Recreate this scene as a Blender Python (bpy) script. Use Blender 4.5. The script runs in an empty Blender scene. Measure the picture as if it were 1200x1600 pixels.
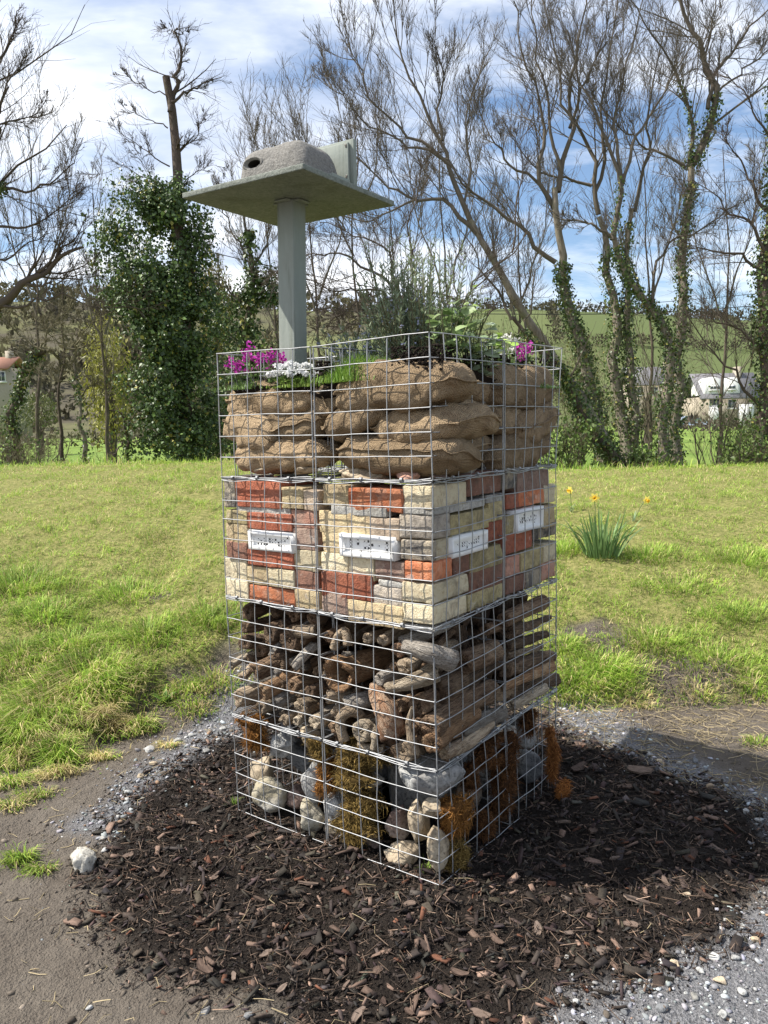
import bpy, bmesh, math
import numpy as np
from mathutils import Matrix, Vector

scene = bpy.context.scene
COLL = scene.collection

# ------------------------------------------------------------------ camera
CAM_H, PITCH, ROLL, FPX = 1.4514, 0.1133, -0.0220, 1237.3     # focal length in photo pixels (1200 x 1600)
cp, sp, cr, sr = math.cos(PITCH), math.sin(PITCH), math.cos(ROLL), math.sin(ROLL)
FWD = np.array([0.0, cp, -sp]); UP0 = np.array([0.0, sp, cp]); RT0 = np.array([1.0, 0.0, 0.0])
RT = cr * RT0 + sr * UP0
UPV = -sr * RT0 + cr * UP0
EYE = np.array([0.0, 0.0, CAM_H])
cam_data = bpy.data.cameras.new("camera")
cam = bpy.data.objects.new("camera", cam_data)
COLL.objects.link(cam)
cam_data.sensor_fit = 'VERTICAL'
cam_data.sensor_height = 24.0
cam_data.lens = 24.0 * FPX / 1600.0
cam_data.clip_start = 0.05
cam_data.clip_end = 3000.0
M = Matrix.Identity(4)
for i in range(3):
    M[i][0] = RT[i]; M[i][1] = UPV[i]; M[i][2] = -FWD[i]; M[i][3] = EYE[i]
cam.matrix_world = M
scene.camera = cam

# ------------------------------------------------------------------ sun, sky, exposure
SUN_EL = math.radians(53.0)
SUN_TO = np.array([1.0, 0.0])                    # shadows fall to the right
SUN_TO = SUN_TO / np.linalg.norm(SUN_TO)
sun_dir = Vector((SUN_TO[0] * math.cos(SUN_EL), SUN_TO[1] * math.cos(SUN_EL), -math.sin(SUN_EL)))
sun_data = bpy.data.lights.new("sun", 'SUN')
sun_data.energy = 5.0
sun_data.angle = math.radians(0.55)
sun_data.color = (1.0, 0.945, 0.86)
sun = bpy.data.objects.new("sun", sun_data)
COLL.objects.link(sun)
sun.rotation_euler = sun_dir.to_track_quat('-Z', 'Y').to_euler()
sun.location = (-6, 0, 8)

world = bpy.data.worlds.new("World")
scene.world = world
world.use_nodes = True
wn = world.node_tree
for n in list(wn.nodes):
    wn.nodes.remove(n)
wo = wn.nodes.new('ShaderNodeOutputWorld')
bg = wn.nodes.new('ShaderNodeBackground')
bg.inputs['Strength'].default_value = 0.10
sky = wn.nodes.new('ShaderNodeTexSky')
sky.sky_type = 'NISHITA'
sky.sun_disc = False
sky.sun_elevation = SUN_EL
sky.sun_rotation = math.atan2(-SUN_TO[0], -SUN_TO[1])
sky.air_density = 1.0
sky.dust_density = 0.6
sky.ozone_density = 3.0
tc = wn.nodes.new('ShaderNodeTexCoord')
sep = wn.nodes.new('ShaderNodeSeparateXYZ')
wn.links.new(tc.outputs['Generated'], sep.inputs[0])
def wmath(op, a, b=None, c=None, clamp=False):
    n = wn.nodes.new('ShaderNodeMath'); n.operation = op; n.use_clamp = clamp
    for i, v in enumerate((a, b, c)):
        if v is None: continue
        if isinstance(v, (int, float)): n.inputs[i].default_value = v
        else: wn.links.new(v, n.inputs[i])
    return n.outputs[0]
zc = wmath('MAXIMUM', sep.outputs[2], 0.0)
den = wmath('ADD', zc, 0.16)
cx_ = wmath('DIVIDE', sep.outputs[0], den)
cy_ = wmath('DIVIDE', sep.outputs[1], den)
comb = wn.nodes.new('ShaderNodeCombineXYZ')
wn.links.new(cx_, comb.inputs[0]); wn.links.new(cy_, comb.inputs[1]); comb.inputs[2].default_value = 3.7
def wnoise(scale, detail, rough, off, stretch=(1, 1, 1)):
    mp = wn.nodes.new('ShaderNodeMapping')
    mp.inputs['Location'].default_value = off
    mp.inputs['Scale'].default_value = stretch
    wn.links.new(comb.outputs[0], mp.inputs[0])
    n = wn.nodes.new('ShaderNodeTexNoise')
    n.inputs['Scale'].default_value = scale; n.inputs['Detail'].default_value = detail
    n.inputs['Roughness'].default_value = rough; n.inputs['Distortion'].default_value = 0.25
    wn.links.new(mp.outputs[0], n.inputs['Vector'])
    return n.outputs[0]
big = wnoise(0.75, 6.0, 0.56, (2.3, 5.1, 0.0), (1.0, 1.35, 1))
fine = wnoise(2.6, 7.0, 0.62, (7.7, 1.4, 0.0), (0.75, 1.5, 1))
shade = wnoise(1.5, 5.0, 0.55, (12.1, 9.0, 0.0), (0.8, 1.4, 1))
cov = wmath('SUBTRACT', wmath('ADD', wmath('MULTIPLY', big, 0.72), wmath('MULTIPLY', fine, 0.28)), wmath('MULTIPLY', sep.outputs[0], 0.055))   # cloud thins out towards the right
ramp = wn.nodes.new('ShaderNodeValToRGB')
ramp.color_ramp.elements[0].position = 0.41; ramp.color_ramp.elements[0].color = (0, 0, 0, 1)
ramp.color_ramp.elements[1].position = 0.56; ramp.color_ramp.elements[1].color = (1, 1, 1, 1)
wn.links.new(cov, ramp.inputs[0])
cramp = wn.nodes.new('ShaderNodeValToRGB')            # cloud colour: grey-blue bellies to white tops
cramp.color_ramp.elements[0].position = 0.36; cramp.color_ramp.elements[0].color = (5.0, 5.5, 6.5, 1)
cramp.color_ramp.elements[1].position = 0.60; cramp.color_ramp.elements[1].color = (9.2, 9.3, 9.5, 1)
wn.links.new(shade, cramp.inputs[0])
mixc = wn.nodes.new('ShaderNodeMixRGB')
cfac = wmath('MULTIPLY', ramp.outputs[0], 0.94)
wn.links.new(cfac, mixc.inputs[0])
wn.links.new(sky.outputs[0], mixc.inputs[1])
wn.links.new(cramp.outputs[0], mixc.inputs[2])
wn.links.new(mixc.outputs[0], bg.inputs['Color'])
wn.links.new(bg.outputs[0], wo.inputs['Surface'])

scene.view_settings.view_transform = 'Standard'
scene.view_settings.look = 'None'
scene.view_settings.gamma = 1.0
scene.view_settings.use_curve_mapping = False
scene.view_settings.exposure = 0.8
scene.render.engine = 'CYCLES'
scene.cycles.max_bounces = 6
scene.cycles.transparent_max_bounces = 6
scene.cycles.use_denoising = True

# ------------------------------------------------------------------ pixels (of the photo) to places
def ray(px, py):
    a, b = px - 600.0, py - 800.0
    d = FWD * FPX + RT * a - UPV * b
    return d / np.linalg.norm(d)
def at_y(px, py, Y):
    d = ray(px, py); return EYE + d * (Y / d[1])
def at_z(px, py, z):
    d = ray(px, py); return EYE + d * ((z - CAM_H) / d[2])
def to_px(P):
    v = np.asarray(P) - EYE
    d = v @ FWD
    return 600 + FPX * (v @ RT) / d, 800 - FPX * (v @ UPV) / d
# tower frame: front corner, direction along the sunlit (left) face, direction along the shaded (right) face
CX, CY, TH = 0.1428, 2.3347, 0.6332
LD = np.array([-math.cos(TH), math.sin(TH), 0.0]); RD = np.array([math.sin(TH), math.cos(TH), 0.0])
C0 = np.array([CX, CY, 0.0]); ZU = np.array([0.0, 0.0, 1.0])
def tw(a, b, z):                                     # a metres along the left face, b along the right face
    return C0 + LD * a + RD * b + ZU * z
def on_face(face, px, py, d=0.0):                    # pixel -> (s, z) on the face plane moved d metres inwards
    dr = ray(px, py)
    n = RD if face == 'L' else LD
    ax = LD if face == 'L' else RD
    t = ((C0 + n * d - EYE) @ n) / (dr @ n)
    P = EYE + dr * t
    return (P - C0) @ ax, P[2]
def face_pt(face, px, py, d=0.0):
    s, z = on_face(face, px, py, d)
    return tw(s, d, z) if face == 'L' else tw(d, s, z)

# ------------------------------------------------------------------ numpy noise
def _h(ix, iy, iz, seed):
    n = (ix.astype(np.uint32) * np.uint32(374761393) + iy.astype(np.uint32) * np.uint32(668265263)
         + iz.astype(np.uint32) * np.uint32(2147483647) + np.uint32((seed * 974711 + 13) & 0xffffffff))
    n = (n ^ (n >> np.uint32(13))) * np.uint32(1274126177)
    n = (n ^ (n >> np.uint32(16))) * np.uint32(2246822519)
    n = n ^ (n >> np.uint32(13))
    return n.astype(np.float64) / 4294967295.0
def vnoise(p, seed=0):
    p = np.asarray(p, float)
    i = np.floor(p).astype(np.int64); f = p - i
    u = f * f * (3 - 2 * f)
    r = 0
    for dx in (0, 1):
        wx = u[..., 0] if dx else 1 - u[..., 0]
        for dy in (0, 1):
            wy = u[..., 1] if dy else 1 - u[..., 1]
            for dz in (0, 1):
                wz = u[..., 2] if dz else 1 - u[..., 2]
                r = r + wx * wy * wz * _h(i[..., 0] + dx, i[..., 1] + dy, i[..., 2] + dz, seed)
    return r * 2 - 1
def fbm(p, oct=4, seed=0, gain=0.5):
    p = np.asarray(p, float); a = 1.0; s = 0; t = 0
    for o in range(oct):
        s = s + a * vnoise(p * 2 ** o + 17.3 * o, seed + o); t += a; a *= gain
    return s / t
def fbm2(x, y, sc, oct=4, seed=0, gain=0.5):
    return fbm(np.stack([x * sc, y * sc, np.zeros_like(x) + 0.37], -1), oct, seed, gain)

# ------------------------------------------------------------------ mesh helpers
def np_mesh(name, V, Fs, mat=None, smooth=False, col=None, attrs=None):
    V = np.ascontiguousarray(V, dtype=np.float32)
    me = bpy.data.meshes.new(name)
    me.vertices.add(len(V)); me.vertices.foreach_set('co', V.ravel())
    Fs = [np.ascontiguousarray(f, dtype=np.int32) for f in Fs if len(f)]
    loops = np.concatenate([f.ravel() for f in Fs])
    tot = np.concatenate([np.full(len(f), f.shape[1], np.int32) for f in Fs])
    st = np.concatenate([[0], np.cumsum(tot)[:-1]]).astype(np.int32)
    me.loops.add(len(loops)); me.loops.foreach_set('vertex_index', loops)
    me.polygons.add(len(tot)); me.polygons.foreach_set('loop_start', st); me.polygons.foreach_set('loop_total', tot)
    if smooth: me.polygons.foreach_set('use_smooth', np.ones(len(tot), bool))
    if col is not None:
        a = me.attributes.new('Col', 'FLOAT_COLOR', 'POINT')
        c = np.ones((len(V), 4), np.float32); c[:, :3] = col
        a.data.foreach_set('color', c.ravel())
    for k, v in (attrs or {}).items():
        a = me.attributes.new(k, 'FLOAT', 'POINT'); a.data.foreach_set('value', np.ascontiguousarray(v, np.float32))
    me.update(calc_edges=True)
    me.validate()
    if mat is not None: me.materials.append(mat)
    return me
def link(name, me, parent=None):
    o = bpy.data.objects.new(name, me); COLL.objects.link(o)
    if parent is not None: o.parent = parent
    return o
def empty(name, loc):
    o = bpy.data.objects.new(name, None); COLL.objects.link(o)
    o.empty_display_size = 0.1; o.location = [float(v) for v in loc]
    return o
def tag(o, label, cat, group=None):
    o['label'] = label; o['category'] = cat
    if group: o['group'] = group
    return o
def kind(o, k, label=None, cat=None):
    o['kind'] = k
    if label: o['label'] = label
    if cat: o['category'] = cat
    return o
class MB:                                            # collects numpy geometry for ONE mesh
    def __init__(s): s.V = []; s.F = {}; s.C = []; s.n = 0
    def add(s, V, F, col=None):
        V = np.asarray(V, float).reshape(-1, 3)
        for f in (F if isinstance(F, list) else [F]):
            f = np.asarray(f, np.int64)
            if len(f): s.F.setdefault(f.shape[1], []).append(f + s.n)
        s.V.append(V); s.n += len(V)
        if col is not None: s.C.append(np.broadcast_to(np.asarray(col, float), (len(V), 3)))
        return s
    def mesh(s, name, mat, smooth=False, off=None):
        V = np.concatenate(s.V)
        if off is not None: V = V - np.asarray(off)
        return np_mesh(name, V, [np.concatenate(f) for f in s.F.values()], mat, smooth, np.concatenate(s.C) if s.C else None)
    def obj(s, name, mat, parent=None, smooth=False, off=None):
        return link(name, s.mesh(name, mat, smooth, off), parent)
def nrm(v): return v / np.maximum(np.linalg.norm(v, axis=-1, keepdims=True), 1e-9)
def tubes(P, R, sides=4, cap=False):
    """P (N,K,3), R (N,K) -> verts, quads (a tube along every polyline)"""
    P = np.asarray(P, float); R = np.asarray(R, float)
    if P.ndim == 2: P = P[None]; R = R[None]
    N, K, _ = P.shape
    T = np.empty_like(P); T[:, 1:-1] = P[:, 2:] - P[:, :-2]; T[:, 0] = P[:, 1] - P[:, 0]; T[:, -1] = P[:, -1] - P[:, -2]
    T = nrm(T)
    mt = nrm(T.mean(1))
    ref = np.where(np.abs(mt[:, 2:3]) > 0.8, np.array([[1.0, 0.13, 0.0]]), np.array([[0.0, 0.1, 1.0]]))[:, None, :]
    U = nrm(np.cross(T, np.broadcast_to(ref, T.shape))); W = np.cross(T, U)
    a = np.arange(sides) * 2 * math.pi / sides
    V = P[:, :, None, :] + R[:, :, None, None] * (np.cos(a)[None, None, :, None] * U[:, :, None, :] + np.sin(a)[None, None, :, None] * W[:, :, None, :])
    idx = np.arange(N * K * sides).reshape(N, K, sides)
    nx = np.roll(idx, -1, axis=2)
    F = np.stack([idx[:, :-1], nx[:, :-1], nx[:, 1:], idx[:, 1:]], -1).reshape(-1, 4)
    V = V.reshape(-1, 3)
    if cap and sides == 4:
        c1 = idx[:, 0][:, ::-1].reshape(-1, 4); c2 = idx[:, -1].reshape(-1, 4)
        F = np.concatenate([F, c1, c2])
    return V, F
def resample(pts, n):
    """Catmull-Rom through pts (k,m) -> n points"""
    pts = np.asarray(pts, float); k = len(pts)
    if k == 2: return pts[0] + (pts[1] - pts[0]) * np.linspace(0, 1, n)[:, None]
    seg = np.concatenate([[0], np.cumsum(np.linalg.norm(np.diff(pts, axis=0), axis=1))])
    t = np.linspace(0, seg[-1], n); i = np.clip(np.searchsorted(seg, t, side='right') - 1, 0, k - 2)
    u = ((t - seg[i]) / np.maximum(seg[i + 1] - seg[i], 1e-9))[:, None]
    p0 = pts[np.maximum(i - 1, 0)]; p1 = pts[i]; p2 = pts[i + 1]; p3 = pts[np.minimum(i + 2, k - 1)]
    return 0.5 * (2 * p1 + (p2 - p0) * u + (2 * p0 - 5 * p1 + 4 * p2 - p3) * u * u + (3 * p1 - p0 - 3 * p2 + p3) * u ** 3)
def ico(sub):
    bm = bmesh.new(); bmesh.ops.create_icosphere(bm, subdivisions=sub, radius=1.0)
    V = np.array([v.co[:] for v in bm.verts]); F = np.array([[v.index for v in f.verts] for f in bm.faces]); bm.free()
    return V, F
ICO1, ICO2, ICO3, ICO4 = ico(1), ico(2), ico(3), ico(4)
def grid_faces(nu, nv, wrap=False):
    i = np.arange(nu * nv).reshape(nu, nv)
    if wrap: i = np.concatenate([i, i[:, :1]], 1)
    return np.stack([i[:-1, :-1], i[1:, :-1], i[1:, 1:], i[:-1, 1:]], -1).reshape(-1, 4)
def box(lo, hi):
    lo = np.asarray(lo, float); hi = np.asarray(hi, float)
    V = np.array([[x, y, z] for x in (lo[0], hi[0]) for y in (lo[1], hi[1]) for z in (lo[2], hi[2])])
    F = np.array([[0, 1, 3, 2], [4, 6, 7, 5], [0, 4, 5, 1], [2, 3, 7, 6], [0, 2, 6, 4], [1, 5, 7, 3]])
    return V, F
def rbox_axes(h, r):
    """grid box with edge loops near the rims; verts rounded by r"""
    def ax(a, m):
        e = min(r, a * 0.45); inner = np.linspace(-a + e, a - e, m)
        return np.concatenate([[-a, -a + e * 0.35], inner, [a - e * 0.35, a]])
    return ax(h[0], 7), ax(h[1], 4), ax(h[2], 4)
def rounded_box(h, r):
    X, Y, Z = rbox_axes(h, r)
    ids = {}; V = []; F = []
    nx, ny, nz = len(X), len(Y), len(Z)
    def vid(i, j, k):
        if (i, j, k) not in ids: ids[(i, j, k)] = len(V); V.append((X[i], Y[j], Z[k]))
        return ids[(i, j, k)]
    for i in range(nx - 1):
        for j in range(ny - 1):
            F.append([vid(i, j, 0), vid(i, j + 1, 0), vid(i + 1, j + 1, 0), vid(i + 1, j, 0)])
            F.append([vid(i, j, nz - 1), vid(i + 1, j, nz - 1), vid(i + 1, j + 1, nz - 1), vid(i, j + 1, nz - 1)])
    for i in range(nx - 1):
        for k in range(nz - 1):
            F.append([vid(i, 0, k), vid(i + 1, 0, k), vid(i + 1, 0, k + 1), vid(i, 0, k + 1)])
            F.append([vid(i, ny - 1, k), vid(i, ny - 1, k + 1), vid(i + 1, ny - 1, k + 1), vid(i + 1, ny - 1, k)])
    for j in range(ny - 1):
        for k in range(nz - 1):
            F.append([vid(0, j, k), vid(0, j, k + 1), vid(0, j + 1, k + 1), vid(0, j + 1, k)])
            F.append([vid(nx - 1, j, k), vid(nx - 1, j + 1, k), vid(nx - 1, j + 1, k + 1), vid(nx - 1, j, k + 1)])
    V = np.array(V); h = np.asarray(h, float)
    rr = np.minimum(r, h * 0.45)
    inner = np.clip(V, -(h - rr), h - rr)
    dlt = V - inner
    n = np.linalg.norm(dlt / rr, axis=1, keepdims=True)
    on = np.where(n > 1, dlt / np.maximum(n, 1e-9), dlt)
    return inner + on, np.array(F)

# ------------------------------------------------------------------ materials
class NT:
    def __init__(s, name, rough=0.8, spec=0.3, metal=0.0):
        s.m = bpy.data.materials.new(name); s.m.use_nodes = True
        s.t = s.m.node_tree; s.b = s.t.nodes['Principled BSDF']
        s.b.inputs['Roughness'].default_value = rough
        s.b.inputs['Specular IOR Level'].default_value = spec
        s.b.inputs['Metallic'].default_value = metal
    def new(s, t): return s.t.nodes.new(t)
    def ln(s, a, b): s.t.links.new(a, b)
    def coord(s, scale=(1, 1, 1), which='Object', rnd=True):
        tc = s.new('ShaderNodeTexCoord'); mp = s.new('ShaderNodeMapping'); mp.inputs['Scale'].default_value = scale
        s.ln(tc.outputs[which], mp.inputs[0])
        if rnd:
            oi = s.new('ShaderNodeObjectInfo'); ml = s.new('ShaderNodeMath'); ml.operation = 'MULTIPLY'; ml.inputs[1].default_value = 37.0
            s.ln(oi.outputs['Random'], ml.inputs[0])
            cb = s.new('ShaderNodeCombineXYZ')
            for i in range(3): s.ln(ml.outputs[0], cb.inputs[i])
            s.ln(cb.outputs[0], mp.inputs['Location'])
        return mp.outputs[0]
    def noise(s, vec, scale, detail=5, rough=0.6, dist=0.0):
        n = s.new('ShaderNodeTexNoise'); n.inputs['Scale'].default_value = scale; n.inputs['Detail'].default_value = detail
        n.inputs['Roughness'].default_value = rough; n.inputs['Distortion'].default_value = dist
        s.ln(vec, n.inputs['Vector']); return n.outputs[0]
    def ramp(s, fac, stops):
        r = s.new('ShaderNodeValToRGB'); e = r.color_ramp.elements
        while len(e) < len(stops): e.new(0.5)
        for el, (p, c) in zip(e, stops):
            el.position = p; el.color = tuple(c) + (1,) if hasattr(c, '__len__') else (c, c, c, 1)
        s.ln(fac, r.inputs[0]); return r.outputs[0]
    def mix(s, fac, a, b, mode='MIX'):
        m = s.new('ShaderNodeMixRGB'); m.blend_type = mode
        for i, v in enumerate((fac, a, b)):
            if isinstance(v, (int, float)): m.inputs[i].default_value = v
            elif isinstance(v, tuple): m.inputs[i].default_value = v + (1,)
            else: s.ln(v, m.inputs[i])
        return m.outputs[0]
    def math(s, op, a, b=0.0, clamp=False):
        m = s.new('ShaderNodeMath'); m.operation = op; m.use_clamp = clamp
        for i, v in enumerate((a, b)):
            if isinstance(v, (int, float)): m.inputs[i].default_value = v
            else: s.ln(v, m.inputs[i])
        return m.outputs[0]
    def attr(s, name, out='Color'):
        a = s.new('ShaderNodeAttribute'); a.attribute_name = name; return a.outputs[out]
    def bump(s, h, dist, strength=1.0):
        b = s.new('ShaderNodeBump'); b.inputs['Strength'].default_value = strength; b.inputs['Distance'].default_value = dist
        s.ln(h, b.inputs['Height']); s.ln(b.outputs[0], s.b.inputs['Normal'])
    def base(s, c):
        if isinstance(c, tuple): s.b.inputs['Base Color'].default_value = c + (1,)
        else: s.ln(c, s.b.inputs['Base Color'])
        return s
def hsv_rand(nt, colour, val=0.25, sat=0.0, hue=0.0):
    oi = nt.new('ShaderNodeObjectInfo'); h = nt.new('ShaderNodeHueSaturation')
    mr = nt.new('ShaderNodeMapRange'); mr.inputs[3].default_value = 1 - val; mr.inputs[4].default_value = 1 + val
    nt.ln(oi.outputs['Random'], mr.inputs[0]); nt.ln(mr.outputs[0], h.inputs['Value'])
    if isinstance(colour, tuple): h.inputs['Color'].default_value = colour + (1,)
    else: nt.ln(colour, h.inputs['Color'])
    return h.outputs[0]
def mat_col(name, rough=0.8, spec=0.25, trans=0.0, noise_amt=0.0, nscale=60):
    """colour from the mesh's own Col attribute (differs from blade to blade, chip to chip)"""
    t = NT(name, rough, spec); c = t.attr('Col')
    if noise_amt:
        n = t.noise(t.coord(rnd=False), nscale, 4, 0.6)
        c = t.mix(noise_amt, c, t.ramp(n, [(0.3, (0.25, 0.25, 0.25)), (0.7, (1.5, 1.5, 1.5))]), 'MULTIPLY')
    t.base(c)
    if trans:
        tr = t.new('ShaderNodeBsdfTranslucent'); t.ln(c if not isinstance(c, tuple) else c, tr.inputs[0])
        ms = t.new('ShaderNodeMixShader'); ms.inputs[0].default_value = trans
        out = t.t.nodes['Material Output']
        t.ln(t.b.outputs[0], ms.inputs[1]); t.ln(tr.outputs[0], ms.inputs[2]); t.ln(ms.outputs[0], out.inputs['Surface'])
    return t.m
# ================================================================== GROUND
def poly_z(pts, z=0.0): return np.array([at_z(x, y, z)[:2] for x, y in pts])
MULCH = poly_z([(380, 1150), (300, 1185), (225, 1225), (178, 1290), (152, 1370), (160, 1440), (200, 1505), (285, 1545), (400, 1565), (480, 1640), (520, 1760),
                (760, 1760), (815, 1610), (850, 1545), (1000, 1510), (1110, 1465), (1165, 1395), (1230, 1330), (1190, 1280), (1120, 1235), (1000, 1190), (905, 1160),
                (860, 1130), (700, 1090), (520, 1090)])
GRAV = [poly_z(p) for p in (
    [(390, 1090), (330, 1120), (255, 1165), (180, 1235), (120, 1290), (190, 1320), (330, 1230), (420, 1150)],
    [(800, 1700), (835, 1560), (960, 1500), (1080, 1470), (1170, 1400), (1320, 1360), (1400, 1500), (1300, 1800)],
    [(850, 1090), (900, 1080), (960, 1110), (1010, 1160), (1110, 1190), (1240, 1260), (1300, 1330), (1190, 1330), (1050, 1240), (900, 1180)])]
def sdf_poly(x, y, P):
    """signed distance, positive inside"""
    d = np.full(x.shape, 1e9); ins = np.zeros(x.shape, bool)
    n = len(P)
    for i in range(n):
        a = P[i]; b = P[(i + 1) % n]; e = b - a
        wx, wy = x - a[0], y - a[1]
        t = np.clip((wx * e[0] + wy * e[1]) / (e @ e), 0, 1)
        d = np.minimum(d, np.hypot(wx - e[0] * t, wy - e[1] * t))
        c = ((a[1] > y) != (b[1] > y)) & (x < (b[0] - a[0]) * (y - a[1]) / (b[1] - a[1] + 1e-12) + a[0])
        ins ^= c
    return np.where(ins, d, -d)
def sstep(a, b, v):
    t = np.clip((v - a) / (b - a), 0, 1); return t * t * (3 - 2 * t)
_ge = np.array([at_z(x, y, 0.03)[:2] for x, y in [(-260, 1130), (-60, 1165), (0, 1170), (60, 1190), (130, 1170), (185, 1125), (240, 1100), (330, 1085), (430, 1075),
      (650, 1060), (860, 1080), (950, 1096), (1050, 1088), (1130, 1095), (1210, 1088), (1450, 1090)]])
_ge = _ge[np.argsort(_ge[:, 0])]
def grass_edge(x): return np.interp(x, _ge[:, 0], _ge[:, 1])
BARE = [(at_z(925, 1000, 0.22)[:2], 0.26, 0.15), (at_z(1065, 1050, 0.12)[:2], 0.30, 0.14), (at_z(265, 1105, 0.1)[:2], 0.22, 0.12), (at_z(250, 970, 0.3)[:2], .10, .07),
        (at_z(320, 1075, 0.15)[:2], 0.14, 0.07)]
def bank(x, y):
    side = sstep(-0.6, 0.9, x)
    top = 1.08 * (1 - side) + 0.86 * side
    k = 1.9 * (1 - side) + 1.65 * side
    t = np.maximum(y - 3.72 - 0.12 * side, 0.0)
    z = top * (1 - np.exp(-t / k))
    return z * (1 - sstep(9.2, 14.5, y))
def height(x, y):
    x = np.asarray(x, float); y = np.asarray(y, float)
    z = bank(x, y)
    near = np.exp(-np.maximum(np.hypot(x, y - 3) - 6, 0) / 6)
    e = y - grass_edge(x) + 0.10 * fbm2(x, y, 3.0, 3, 5)
    left = 1 - sstep(-0.9, 0.2, x)
    z = z + (0.03 + 0.035 * left) * sstep(-0.03, 0.07, e) * (1 - sstep(0.5, 2.2, e))      # turf stands proud of the dug edge
    gr = sstep(0.0, 0.2, e)
    z = z + near * gr * (0.040 * fbm2(x, y, 5.0, 4, 11) + 0.024 * fbm2(x, y, 15, 3, 12))
    z = z + near * (1 - gr) * (0.026 * fbm2(x, y, 3.2, 4, 21) + 0.014 * fbm2(x, y, 14, 4, 22))
    m = sdf_poly(x, y, MULCH) + 0.06 * fbm2(x, y, 6, 3, 31)
    z = z + sstep(-0.02, 0.22, m) * -0.012 + sstep(0, 0.1, m) * (0.030 * fbm2(x, y, 7, 4, 33) + 0.010 * fbm2(x, y, 40, 2, 34))
    for c, rx, ry in BARE:
        q = np.exp(-(((x - c[0]) / rx) ** 2 + ((y - c[1]) / ry) ** 2))
        z = z + q * 0.022 * fbm2(x, y, 16, 3, 41)
    far = sstep(16, 60, y)
    z = z - 0.12 * far
    return z
def hpt(x, y): return float(height(np.array([x]), np.array([y]))[0])
def ground_at(px, py, y0=1.5, y1=11.0):
    """where the sight line through a pixel of the photo meets the ground"""
    d = ray(px, py); ts = np.linspace(y0, y1, 1500) / d[1]
    P = EYE[None] + ts[:, None] * d[None]
    g = height(P[:, 0], P[:, 1]); k = np.argmax(P[:, 2] < g)
    return np.array([P[k, 0], P[k, 1], g[k]])
def m_grass(x, y):
    e = y - grass_edge(x) + 0.10 * fbm2(x, y, 3.0, 3, 5) + 0.05 * fbm2(x, y, 11, 2, 6)
    g = sstep(-0.01, 0.07, e)
    for c, rx, ry in BARE:
        q = ((x - c[0]) / rx) ** 2 + ((y - c[1]) / ry) ** 2 + 0.9 * fbm2(x, y, 9, 3, 43)
        g = g * sstep(0.5, 1.2, q)
    return g
def m_mulch(x, y): return sstep(-0.03, 0.05, sdf_poly(x, y, MULCH) + 0.07 * fbm2(x, y, 6, 4, 31))
def m_gravel(x, y):
    v = np.full(np.shape(x), -9.0)
    for P in GRAV: v = np.maximum(v, sdf_poly(x, y, P))
    return sstep(-0.10, 0.10, v + 0.12 * fbm2(x, y, 5, 4, 51))

def _axis(fine0, fine1, step, lo, hi, grow):
    a = list(np.arange(fine0, fine1 + 1e-6, step))
    s = step; v = a[-1]
    while v < hi: s *= grow; v += s; a.append(min(v, hi))
    s = step; v = a[0]; pre = []
    while v > lo: s *= grow; v -= s; pre.append(max(v, lo))
    return np.array(pre[::-1] + a)
gx = _axis(-2.2, 2.0, 0.033, -420, 420, 1.14)
gy = _axis(1.4, 4.4, 0.033, -60, 700, 1.075)
GX, GY = np.meshgrid(gx, gy, indexing='ij')
fx, fy = GX.ravel(), GY.ravel()
fz = height(fx, fy)
mg, mm, mv = m_grass(fx, fy), m_mulch(fx, fy), m_gravel(fx, fy)
g = NT('ground_earth', 0.95, 0.15)
vec = g.coord(which='Object', rnd=False)
n1 = g.noise(vec, 2.2, 6, 0.6); n2 = g.noise(vec, 28, 6, 0.65); n3 = g.noise(vec, 140, 3, 0.6)
dirt = g.mix(g.math('MULTIPLY', n2, 1.0), (0.080, 0.066, 0.053), (0.185, 0.158, 0.13))
dirt = g.mix(g.ramp(n1, [(0.42, 0.0), (0.62, 0.75)]), dirt, (0.18, 0.157, 0.13))
grit = g.mix(g.ramp(n3, [(0.35, 0.0), (0.7, 1.0)]), (0.12, 0.12, 0.125), (0.30, 0.30, 0.31))
turf = g.mix(g.ramp(n2, [(0.35, 0.0), (0.65, 1.0)]), (0.15, 0.17, 0.045), (0.34, 0.31, 0.12))
peat = g.mix(n3, (0.010, 0.008, 0.007), (0.038, 0.029, 0.023))
fld = g.mix(g.ramp(g.noise(g.coord((1, 0.35, 1), rnd=False), 0.35, 6, 0.6), [(0.35, 0.0), (0.65, 1.0)]), (0.12, 0.19, 0.035), (0.18, 0.25, 0.055))
gm = g.attr('grass', 'Fac'); far_m = g.attr('field', 'Fac')
c = g.mix(g.attr('gravel', 'Fac'), dirt, grit)
c = g.mix(gm, c, g.mix(far_m, turf, fld)); c = g.mix(g.attr('mulch', 'Fac'), c, peat)
g.base(c)
g.bump(g.math('ADD', g.math('MULTIPLY', n2, 1.0), g.math('MULTIPLY', n3, 0.5)), 0.035, 1.0)
ground = link('ground', np_mesh('ground', np.stack([fx, fy, fz], 1), [grid_faces(len(gx), len(gy))], g.m, True,
              attrs={'grass': mg, 'mulch': mm, 'gravel': mv, 'field': sstep(10, 15, fy)}))
kind(ground, 'structure')

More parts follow.
